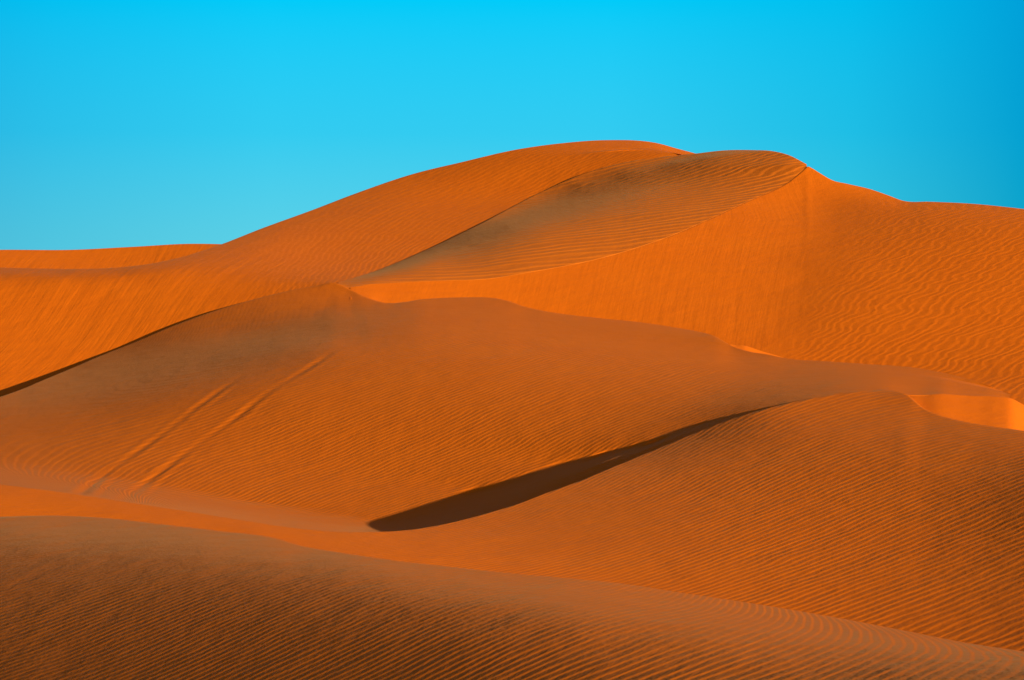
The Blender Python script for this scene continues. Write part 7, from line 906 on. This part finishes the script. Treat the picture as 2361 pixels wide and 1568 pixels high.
  [252,-30,-28,-26,-23,-19,-16,-13,-13,-10,-9,-8,-8,-6],
  [272,-32,-29,-24,-20,-18,-17,-14,-14,-13,-12,-12,-8,-6],
  [250,-25,-20,-18,-17,-17,-15,-16,-14,-14,-11,-10,-6,-4],
  [201,-13,-15,-14,-15,-14,-14,-13,-11,-9,-8,-4,-3,0],
  [166,-14,-13,-14,-12,-12,-11,-9,-7,-5,-3,-1,0,1],
  [147,-14,-13,-12,-11,-8,-7,-5,-3,-2,-1,-2,-1,-2],
  [111,-9,-8,-6,-4,-3,0,1,0,0,1,0,-3,-6],
  [54,-1,1,3,4,6,7,5,6,5,3,3,0,-3],
  [-19,8,12,12,13,13,10,12,10,10,9,6,7,6],
  [-86,18,18,18,18,15,17,14,16,14,13,14,12,15],
  [-139,25,21,20,18,19,18,19,17,18,18,19,19,20],
  [-170,25,21,18,19,18,20,20,20,21,21,21,24,23],
  [-175,17,15,17,18,19,19,20,20,21,23,24,24,26],
  [-163,8,12,15,15,18,17,18,20,20,21,23,25,26],
  [-145,4,11,12,14,14,14,15,16,18,19,21,23,26],
  [-140,8,10,11,11,10,13,13,14,15,17,19,22,26],
  [-149,11,10,10,9,11,10,11,13,15,16,18,21,24],
  [-156,11,10,8,9,9,10,11,12,14,16,17,19,19],
  [-158,10,8,7,8,8,10,11,13,13,14,16,15,15],
  [-156,8,6,7,8,9,9,12,11,13,14,13,12,8],
  [-148,4,5,8,7,9,11,10,12,12,13,12,8,1],
  [-142,4,7,6,9,9,9,12,12,12,11,9,6,-3],
  [-136,5,5,8,9,9,11,10,12,12,11,9,2,-5]]),
}
# ripple trains and sand-slide streaks: polynomial phase over the plan (centre, scale, degree, coefficients)
RIPPLES = {
'd1': [-1.57, 47.57, 9.19, 12.24, 3, -27.493, 27.472, -15.331, -19.736, -7.221, -0.657, -4.511, 2.072, 2.558],
'd2': [10.92, 89.59, 8.31, 15.41, 3, -19.635, 29.782, 4.468, -1.136, -1.552, -0.133, 1.082, 2.249, -0.798],
'd3': [-5.22, 122.7, 18.63, 17.12, 4, -35.845, 32.519, -13.999, -9.775, -2.998, 3.554, -18.837, -6.392, -0.113, 4.815, 13.989, 12.717, 15.903, -1.148],
'd4a': [9.21, 194.92, 11.68, 20.18, 2, -3.274, 16.448, -1.463, 1.988, -0.142],
'd4b': [28.93, 168.1, 7.64, 13.23, 2, -9.554, 10.707, 0.442, 0.714, -0.674],
'd5': [-5.16, 212.32, 8.62, 15.82, 2, -12.311, 10.157, -0.245, 4.971, 1.261],
}
STREAKS = {
'd4b': [9.63, 171, 12.92, 10.24, 2, -37.496, 3.98, -0.264, 1.607, 0.081],
'd5': [-21.23, 180.04, 15.62, 29.55, 3, -43.468, 7.239, -0.476, 3.832, -2.727, -0.229, 2.468, -6.044, 7.163],
'd6': [-59.37, 347.58, 9.14, 2.39, 1, -26.526, 0.351],
}

W, H, F = 2361.0, 1568.0, 5574.0          # survey units: picture 2361 x 1568, focal length 5574
XC, YC, Y0 = W/2, H/2, 700.0
PITCH = -math.atan((YC-Y0)/F)
CAM = np.array([0.0, 0.0, 12.0])          # eye height above the desert floor (z = 0)
def bearing(x, y):
    cx = (x-XC)/F; cy = (YC-y)/F
    c, s = math.cos(PITCH), math.sin(PITCH)
    yd = c-s*cy; zd = s+c*cy
    return cx/yd, zd/yd
def load(key):
    x0, dx, top, foot, dif = DATA[key]
    w = np.cumsum(np.cumsum(np.array(dif, dtype=np.int64), axis=0), axis=1)/1e5
    return x0+dx*np.arange(len(top)), np.array(top)/10.0, np.array(foot)/10.0, w
def cub(a, u, axis):                       # Catmull-Rom resampling along one axis
    a = np.moveaxis(a, axis, 0); n = a.shape[0]
    i = np.clip(np.floor(u).astype(int), 0, n-2); f = (u-i).reshape((-1,)+(1,)*(a.ndim-1))
    g = lambda k: a[np.clip(k, 0, n-1)]
    p0 = np.where((i == 0).reshape(f.shape), 2*g(i)-g(i+1), g(i-1))
    p3 = np.where((i == n-2).reshape(f.shape), 2*g(i+1)-g(i), g(i+2))
    p1, p2 = g(i), g(i+1)
    r = p1+.5*f*(p2-p0+f*(2*p0-5*p1+4*p2-p3+f*(3*(p1-p2)+p3-p0)))
    return np.moveaxis(r, 0, axis)
def rows_of(key, xs, T, B, nj):            # heights of the survey rows; the sharp summit only bends the topmost ones
    t = np.linspace(0, 1, nj); Ts = T; g = SOFT.get(key, 0)
    if g:
        k = np.exp(-.5*((xs[:, None]-xs[None])/g)**2); k /= k.sum(1, keepdims=True); Ts = k@T
    return B[:, None]+(Ts-B)[:, None]*t[None]+(T-Ts)[:, None]*(t**5)[None]
SOFT = {'d4b': 70.0, 'd3': 60.0}
def sheet(key, sx, rows, xr=None):
    """resampled sheet -> arrays [col,row] of X,Y,Z (world) + t"""
    xs, T, B, w = load(key)
    lo, hi = (xs[0], xs[-1]) if xr is None else xr
    xf = np.arange(math.ceil(lo/sx)*sx, hi+1e-6, sx)
    u = (xf-xs[0])/(xs[1]-xs[0])
    tf = np.linspace(0, 1, rows)
    wf = cub(cub(w, u, 0), tf*(w.shape[1]-1), 1)
    px = np.repeat(xf[:, None], rows, 1); py = cub(cub(rows_of(key, xs, T, B, w.shape[1]), u, 0), tf*(w.shape[1]-1), 1)
    rx, rz = bearing(px, py); d = np.exp(wf)
    return dict(px=px, py=py, X=rx*d, Y=d, Z=rz*d+CAM[2])
def plan_phase(X, Y, c):
    """smooth phase over the ground plan: ripples crest where it passes whole numbers"""
    u, v, deg = (X-c[0])/c[2], (Y-c[1])/c[3], int(c[4]); q = list(c[5:]); r = np.zeros_like(X)
    u = np.clip(u, -2.2, 2.2); v = np.clip(v, -1.8, 1.8)
    for n in range(1, deg+1):
        for a in range(n, -1, -1): r = r+q.pop(0)*u**a*v**(n-a)
    return r
def smooth(a, b, x):
    t = np.clip((x-a)/(b-a), 0, 1); return t*t*(3-2*t)
def tails(s, back=True, front=True, lip=None, nb=26, steep=.5, foot=None):
    """carry a sheet over its crest and down the hidden lee side, and its foot down into the trough"""
    X, Y, Z = s['X'], s['Y'], s['Z']
    m = (Z[:, -1]-CAM[2])/Y[:, -1]
    out = {}
    if back:
        hx = X[:, -1]/Y[:, -1]
        step = Y[:, -1]*.004
        sl0 = np.minimum((Z[:, -1]-Z[:, -3])/np.maximum(Y[:, -1]-Y[:, -3], 1e-4), m-.012)
        sl0 = np.maximum(sl0, -.3)
        xs_, ys_, zs_ = [], [], []
        y, z = Y[:, -1].copy(), Z[:, -1].copy()
        for k in range(nb):
            f = smooth(0, 8, k+.5)
            st = step*(1 if k < 9 else 1.6)
            z = z+st*(sl0*(1-f)-steep*f); y = y+st
            xs_.append(hx*y); ys_.append(y); zs_.append(z)
        out['back'] = [np.stack(q, 1) for q in (xs_, ys_, zs_)]
    if front:
        hx = X[:, 0]/Y[:, 0]; xs_, ys_, zs_ = [], [], []
        for k in range(8, 0, -1):
            y = Y[:, 0]-k*Y[:, 0]*.006
            z = Z[:, 0]-(.55 if foot is None else foot(s['px'][:, 0]))*k*Y[:, 0]*.006
            xs_.append(hx*y); ys_.append(y); zs_.append(z)
        out['front'] = [np.stack(q, 1) for q in (xs_, ys_, zs_)]
    parts = [[], [], []]; n0 = 0
    for c, q in enumerate(('X', 'Y', 'Z')):
        a = [s[q]]
        if front: a = [out['front'][c]]+a
        if back: a = a+[out['back'][c]]
        parts[c] = np.concatenate(a, 1)
    nf = 8 if front else 0
    return parts, nf
def make_mesh(name, P, attrs):
    X, Y, Z = P; ni, nj = X.shape
    co = np.stack([X, Y, Z], -1).reshape(-1, 3).astype(np.float32)
    idx = np.arange(ni*nj).reshape(ni, nj)
    q = np.stack([idx[:-1, :-1], idx[1:, :-1], idx[1:, 1:], idx[:-1, 1:]], -1).reshape(-1, 4).astype(np.int32)
    me = bpy.data.meshes.new(name)
    me.vertices.add(len(co)); me.vertices.foreach_set('co', co.ravel())
    me.loops.add(q.size); me.loops.foreach_set('vertex_index', q.ravel())
    me.polygons.add(len(q)); me.polygons.foreach_set('loop_start', np.arange(0, q.size, 4, dtype=np.int32))
    me.update(calc_edges=True)
    me.polygons.foreach_set('use_smooth', np.ones(len(q), dtype=bool))
    for k, v in attrs.items():
        a = me.attributes.new(k, 'FLOAT', 'POINT'); a.data.foreach_set('value', v.astype(np.float32).ravel())
    me.update()
    return me
C = bpy.context.scene.collection
def link(name, me, mat, parent=None, **tags):
    o = bpy.data.objects.new(name, me); C.objects.link(o)
    if mat: me.materials.append(mat)
    if parent: o.parent = parent
    for k, v in tags.items(): o[k] = v
    return o
# ------------------------------------------------------------------ sand material
SUN_AZ, SUN_EL = math.radians(50), math.radians(10.3)
def node(nt, t, **kw):
    n = nt.nodes.new(t)
    for k, v in kw.items(): setattr(n, k, v)
    return n
def sand(name, lam, ang, warp=(2.2, .55), streak=0.0, streak_f=1.0, base=(.75, .136, .003)):
    """wind-rippled sand. lam = ripple spacing in metres, ang = bearing of the ripple crests (deg from +x)"""
    m = bpy.data.materials.new(name); m.use_nodes = True
    nt = m.node_tree; nt.nodes.clear()
    L = nt.links.new
    def math_(op, a, b=None, c=None):
        n = node(nt, 'ShaderNodeMath', operation=op)
        for i, v in enumerate((a, b, c)):
            if v is None: continue
            if isinstance(v, (int, float)): n.inputs[i].default_value = v
            else: L(v, n.inputs[i])
        return n.outputs[0]
    def noise(vec, scale, detail=2.0, rough=.5):
        n = node(nt, 'ShaderNodeTexNoise'); L(vec, n.inputs['Vector'])
        n.inputs['Scale'].default_value = scale; n.inputs['Detail'].default_value = detail; n.inputs['Roughness'].default_value = rough
        return n.outputs['Fac']
    geo = node(nt, 'ShaderNodeNewGeometry'); pos = geo.outputs['Position']
    def rot(a, sx, sy, sz=1.0):
        mp = node(nt, 'ShaderNodeMapping', vector_type='TEXTURE'); L(pos, mp.inputs['Vector'])
        mp.inputs['Rotation'].default_value = (0, 0, a); mp.inputs['Scale'].default_value = (1/sx, 1/sy, 1/sz)
        return mp.outputs[0]
    a = math.radians(ang)
    at = lambda n_: node(nt, 'ShaderNodeAttribute', attribute_name=n_).outputs['Fac']
    across = at('phase')
    slow = noise(rot(a, .06, .16), 1.0, 2.0)                # broad bends of the ripple trains
    mid = noise(rot(a, .22/lam, .5/lam), 1.0, 2.0)          # wobble, joins and forks
    ph = math_('MULTIPLY_ADD', math_('SUBTRACT', slow, .5), warp[0], across)
    ph = math_('MULTIPLY_ADD', math_('SUBTRACT', mid, .5), warp[1], ph)
    th = math_('MULTIPLY', ph, 2*math.pi)
    wave = math_('MULTIPLY_ADD', math_('SINE', math_('MULTIPLY', th, 2.0)), .18, math_('SINE', th))
    amp = node(nt, 'ShaderNodeAttribute', attribute_name='ripple').outputs['Fac']
    var = noise(rot(a, .10, .35), 1.0, 3.0)
    amp = math_('MULTIPLY', amp, math_('MULTIPLY_ADD', var, 1.2, .42))
    h = math_('MULTIPLY', wave, math_('MULTIPLY', amp, lam/(2*math.pi)))
    grain = math_('MULTIPLY', noise(pos, 9.0, 3.0, .7), .011)
    h = math_('ADD', h, grain)
    hum = math_('MULTIPLY', noise(pos, .7, 3.0), .05)
    h = math_('ADD', h, hum)
    h = math_('ADD', h, math_('MULTIPLY', noise(rot(a, 1.6, 4.0, 3.0), 1.0, 3.0, .6), .014))
    if streak:
        cv = node(nt, 'ShaderNodeCombineXYZ'); L(math_('MULTIPLY', at('streak_phase'), streak_f), cv.inputs[0])
        sx = node(nt, 'ShaderNodeSeparateXYZ'); L(pos, sx.inputs[0]); L(math_('MULTIPLY', sx.outputs[1], .045), cv.inputs[1])
        L(math_('MULTIPLY', sx.outputs[2], .10), cv.inputs[2])
        st = noise(cv.outputs[0], 1.0, 4.0, .68)
        st = math_('MULTIPLY', st, math_('MULTIPLY', noise(pos, .09, 3.0), 2.0))
        sa = node(nt, 'ShaderNodeAttribute', attribute_name='streak').outputs['Fac']
        h = math_('ADD', h, math_('MULTIPLY', math_('MULTIPLY', st, sa), streak))
    bp = node(nt, 'ShaderNodeBump'); bp.inputs['Strength'].default_value = 1.0; bp.inputs['Distance'].default_value = 1.0
    L(h, bp.inputs['Height'])
    # colour: fine mottling of redder and paler grains
    mott = math_('ADD', math_('MULTIPLY', noise(pos, .25, 4.0, .6), .6), math_('MULTIPLY', noise(pos, 22.0, 2.0, .7), .4))
    mix = node(nt, 'ShaderNodeMix', data_type='RGBA'); L(mott, mix.inputs['Factor'])
    b = base
    mix.inputs['A'].default_value = (b[0]*.93, b[1]*.86, b[2]*.8, 1); mix.inputs['B'].default_value = (b[0]*1.06, b[1]*1.13, b[2]*1.2, 1)
    p = node(nt, 'ShaderNodeBsdfPrincipled')
    L(mix.outputs['Result'], p.inputs['Base Color']); L(bp.outputs[0], p.inputs['Normal'])
    p.inputs['Roughness'].default_value = .8; p.inputs['Specular IOR Level'].default_value = .035
    p.inputs['Sheen Weight'].default_value = .023; p.inputs['Sheen Roughness'].default_value = .2; p.inputs['Sheen Tint'].default_value = (.95, .92, .45, 1)
    out = node(nt, 'ShaderNodeOutputMaterial'); L(p.outputs[0], out.inputs[0])
    return m
# ------------------------------------------------------------------ dunes
def polydist(X, Y, pts):
    """distance (metres, on plan) to a polyline and the parameter along it"""
    best = np.full(X.shape, 1e9); par = np.zeros(X.shape); n = len(pts)-1
    for i in range(n):
        ax, ay = pts[i]; bx, by = pts[i+1]; dx, dy = bx-ax, by-ay; l2 = dx*dx+dy*dy
        t = np.clip(((X-ax)*dx+(Y-ay)*dy)/l2, 0, 1)
        d = np.hypot(X-ax-t*dx, Y-ay-t*dy); sgn = np.sign((X-ax)*dy-(Y-ay)*dx)
        k = d < np.abs(best); best = np.where(k, d*np.where(sgn == 0, 1, sgn), best); par = np.where(k, (i+t)/n, par)
    return best, par
def full(s, P, nf, inner, edge=0.0):
    a = np.full(P[0].shape, edge); a[:, nf:nf+s['X'].shape[1]] = inner
    if P[0].shape[1] > nf+s['X'].shape[1]: a[:, nf+s['X'].shape[1]:] = inner[:, -1:]
    return a
TAG = dict(category='dune')
def dune(name, key, sx, rows, mat, amp, label=None, parent=None, back=True, front=True, xr=None, streak=None, edit=None, steep=.5, ripple=None, foot=None):
    s = sheet(key, sx, rows, xr)
    if edit: edit(s)
    P, nf = tails(s, back, front, steep=steep, foot=foot)
    at = {'ripple': full(s, P, nf, amp(s['px'], s['py']))}
    if ripple or key in RIPPLES: at['phase'] = plan_phase(P[0], P[1], RIPPLES[ripple or key])
    if streak is not None:
        at['streak'] = full(s, P, nf, streak(s['px'], s['py'])); at['streak_phase'] = plan_phase(P[0], P[1], STREAKS[key])
    me = make_mesh(name, P, at)
    o = link(name, me, mat, parent)
    if parent is None:
        o['kind'] = 'structure'; o['label'] = label; o['category'] = 'dune'
    return o
one = lambda v: (lambda x, y: np.full(x.shape, v))
def curve_y(pts, x): return np.interp(x, [p[0] for p in pts], [p[1] for p in pts])
# front dune
crest1 = [(0,1192),(239,1194),(511,1225),(798,1276),(1157,1320),(1579,1368),(1901,1419),(2361,1502)]
front_dune = dune('sand_dune', 'd1', 4.0, 110, sand('sand_front', .35, 58, base=(.75, .150, .007)), lambda x, y: .035+.042*smooth(20, 240, y-curve_y(crest1, x)),
     'rippled brown dune across the foreground with a pale crest falling to the right')
near_dune = dune('sand_dune', 'd2', 4.0, 120, sand('sand_near', .35, 42, base=(.75, .140, .004)), lambda x, y: .03+.055*smooth(700, 1700, x+.6*(y-1150)),
     'near right dune with a long rippled flank and a dark shadow along its left edge')
crest3 = [(0,915),(153,854),(307,790),(494,717),(682,667),(790,653),(888,698),(1065,686),(1207,706),(1367,732),(1563,756),(1717,808),(2006,840),(2194,864),(2361,934)]
def tracks(s):
    for line in ([(170,1150),(240,1094),(310,1045),(375,1000),(460,934),(525,888),(575,858)], [(268,1165),(350,1102),(443,1033),(545,962),(614,908),(716,845),(815,780)]):
        q = np.array(line, float); n = len(q); u = np.linspace(0, n-1, 70)
        q = cub(q, u, 0); pts = []
        x0, y0 = s['px'][0, 0], s['py']; dx = s['px'][1, 0]-x0
        for a, b in q:
            i = int((a-x0)/dx); f = (a-x0)/dx-i; xy = []
            for g in ('X', 'Y'):
                xy.append(sum(wt*np.interp(-b, -y0[ii], s[g][ii]) for ii, wt in ((i, 1-f), (i+1, f))))
            pts.append(xy)
        d, t = polydist(s['X'], s['Y'], pts)
        fade = smooth(0, .06, t)*(1-smooth(.8, 1, t))*(.7+.3*np.sin(t*19+line[0][0]))
        s['Z'] += fade*(-.04*np.exp(-(d/.22)**2)-.014*np.exp(-((d-.75)/.16)**2)*(.5+.5*np.sin(t*11))+.01*np.exp(-((np.abs(d)-.45)/.18)**2))
mid_dune = dune('sand_dune', 'd3', 4.0, 170, sand('sand_mid', .35, 50, base=(.75, .142, .005)), lambda x, y: .02+.065*smooth(10, 110, y-curve_y(crest3, x)-45*(x < 950)),
     'broad central dune with two wheel tracks running up its rippled flank', edit=tracks, foot=lambda x: .55+1.2*(x > 2090)+.9*(x < 820))
def slip_face(key, sx, rows, mat, parent, label, amp, streak=None, **kw):
    o = dune('slip_face', key, sx, rows, mat, amp, parent=parent, streak=streak, **kw); o['label'] = label
slip_mat = sand('sand_pocket', .4, 50)
slip_face('d3s', 5.0, 40, slip_mat, mid_dune, 'pale orange slip face in the hollow behind the near crest', one(.0), ripple='d3')
slip_face('d3t', 4.0, 12, slip_mat, mid_dune, 'thin bright slip face behind the central crest', one(.0), ripple='d3')
summit_dune = dune('sand_dune', 'd4a', 4.0, 90, sand('sand_summit', 1.0, 40, base=(.75, .155, .008)), one(.10),
     'tall dune below the skyline with a bright curved slip face and a rippled right flank', foot=lambda x: 1.6+0*x)
slip_face('d4b', 4.0, 150, sand('sand_slip', .6, 48, (3.5, 1.6), streak=.03, streak_f=.6), summit_dune, 'bright orange curved slip face with a rippled right flank',
     lambda x, y: .06*smooth(1800, 2050, x-.55*(760-y)+60), streak=lambda x, y: 1-smooth(1750, 1900, x-.2*(700-y)), foot=lambda x: .55+2.6*(x < 1000))
far_dune = dune('sand_dune', 'd5', 4.0, 130, sand('sand_far', .55, 50, streak=.055, streak_f=.4), lambda x, y: .05*smooth(450, 850, x),
     'highest dune on the skyline with a long streaked slope descending to the left', streak=lambda x, y: 1-.6*smooth(500, 1100, x))
ridge = dune('sand_dune', 'd6', 5.0, 40, sand('sand_ridge', .5, 50, streak=.09, streak_f=.35), one(.0),
     'distant low orange ridge on the skyline at the far left', streak=one(1.0), ripple='d5')
# desert floor
n = 60; g = np.sign(np.linspace(-1, 1, n))*np.abs(np.linspace(-1, 1, n))**3*6000
gx, gy = np.meshgrid(g, g, indexing='ij')
me = make_mesh('desert_floor', (gx, gy, -.3+0*gx), {'ripple': np.full(gx.shape, .03), 'phase': (.64*gx-.77*gy)/.4})
link('desert_floor', me, sand('sand_floor', .4, 60), kind='structure')
# ------------------------------------------------------------------ sky, sun, camera
sc = bpy.context.scene
wd = bpy.data.worlds.new('World'); sc.world = wd; wd.use_nodes = True
nt = wd.node_tree; nt.nodes.clear(); L = nt.links.new
tc = node(nt, 'ShaderNodeTexCoord'); sp = node(nt, 'ShaderNodeSeparateXYZ'); L(tc.outputs['Generated'], sp.inputs[0])
def wmath(op, a, b=None):
    n_ = node(nt, 'ShaderNodeMath', operation=op)
    for i, v in enumerate((a, b)):
        if v is None: continue
        if isinstance(v, (int, float)): n_.inputs[i].default_value = v
        else: L(v, n_.inputs[i])
    return n_.outputs[0]
def ramp(fac, stops):
    r = node(nt, 'ShaderNodeValToRGB'); L(fac, r.inputs[0]); e = r.color_ramp.elements
    while len(e) < len(stops): e.new(.5)
    for el, (p, c) in zip(e, stops): el.position = p; el.color = (*c, 1)
    return r.outputs[0]
SUNE = 5.0; EXP = .5; K = .95*2**-EXP
el = wmath('MULTIPLY', sp.outputs[2], 4.0)                       # 0 .. 0.25 of sin(elevation) -> 0 .. 1
band = ramp(el, [(0, (.15, .68, .81)), (.12, (.105, .66, .84)), (.28, (.035, .63, .92)), (.5, (.0, .63, 1.0)), (1, (.0, .45, .9))])
az = wmath('DIVIDE', sp.outputs[0], sp.outputs[1])
side = ramp(wmath('ADD', wmath('MULTIPLY', az, 2.0), .5), [(0, (.6, .75, .85)), (.12, (.75, .88, .93)), (.3, (1, 1, 1)), (.58, (1, 1, 1)), (.78, (.4, .86, .9)), (.92, (.05, .6, .74)), (1, (0, .46, .63))])
mul = node(nt, 'ShaderNodeMix', data_type='RGBA', blend_type='MULTIPLY'); mul.inputs['Factor'].default_value = 1
L(band, mul.inputs['A']); L(side, mul.inputs['B'])
b1 = node(nt, 'ShaderNodeBackground'); L(mul.outputs['Result'], b1.inputs[0]); b1.inputs[1].default_value = K
sky = node(nt, 'ShaderNodeTexSky', sky_type='NISHITA', sun_disc=False)
sky.dust_density = 1.5; sky.ozone_density = .2; sky.sun_elevation = SUN_EL; sky.sun_rotation = math.pi-SUN_AZ
b2 = node(nt, 'ShaderNodeBackground'); L(sky.outputs[0], b2.inputs[0]); b2.inputs[1].default_value = .05
fr = ramp(sp.outputs[2], [(.13, (0, 0, 0)), (.4, (1, 1, 1))])
mx = node(nt, 'ShaderNodeMixShader'); L(fr, mx.inputs[0]); L(b1.outputs[0], mx.inputs[1]); L(b2.outputs[0], mx.inputs[2])
wo = node(nt, 'ShaderNodeOutputWorld'); L(mx.outputs[0], wo.inputs[0])
sd = bpy.data.lights.new('sun', 'SUN'); sd.energy = SUNE; sd.angle = math.radians(.5); sd.color = (1, .93, .75)
so = bpy.data.objects.new('sun', sd); C.objects.link(so)
# the sun stands low, behind the camera to the right
so.rotation_euler = (math.pi/2-SUN_EL, 0, math.radians(0)+SUN_AZ)
cd = bpy.data.cameras.new('camera'); cd.sensor_width = 36; cd.lens = 36*F/W; cd.clip_end = 20000; cd.clip_start = .5
co = bpy.data.objects.new('camera', cd); C.objects.link(co); co.location = CAM
co.rotation_euler = (math.pi/2+PITCH, 0, 0); sc.camera = co
vs = sc.view_settings; vs.view_transform = 'Standard'; vs.look = 'None'; vs.gamma = 1; vs.use_curve_mapping = False; vs.exposure = EXP
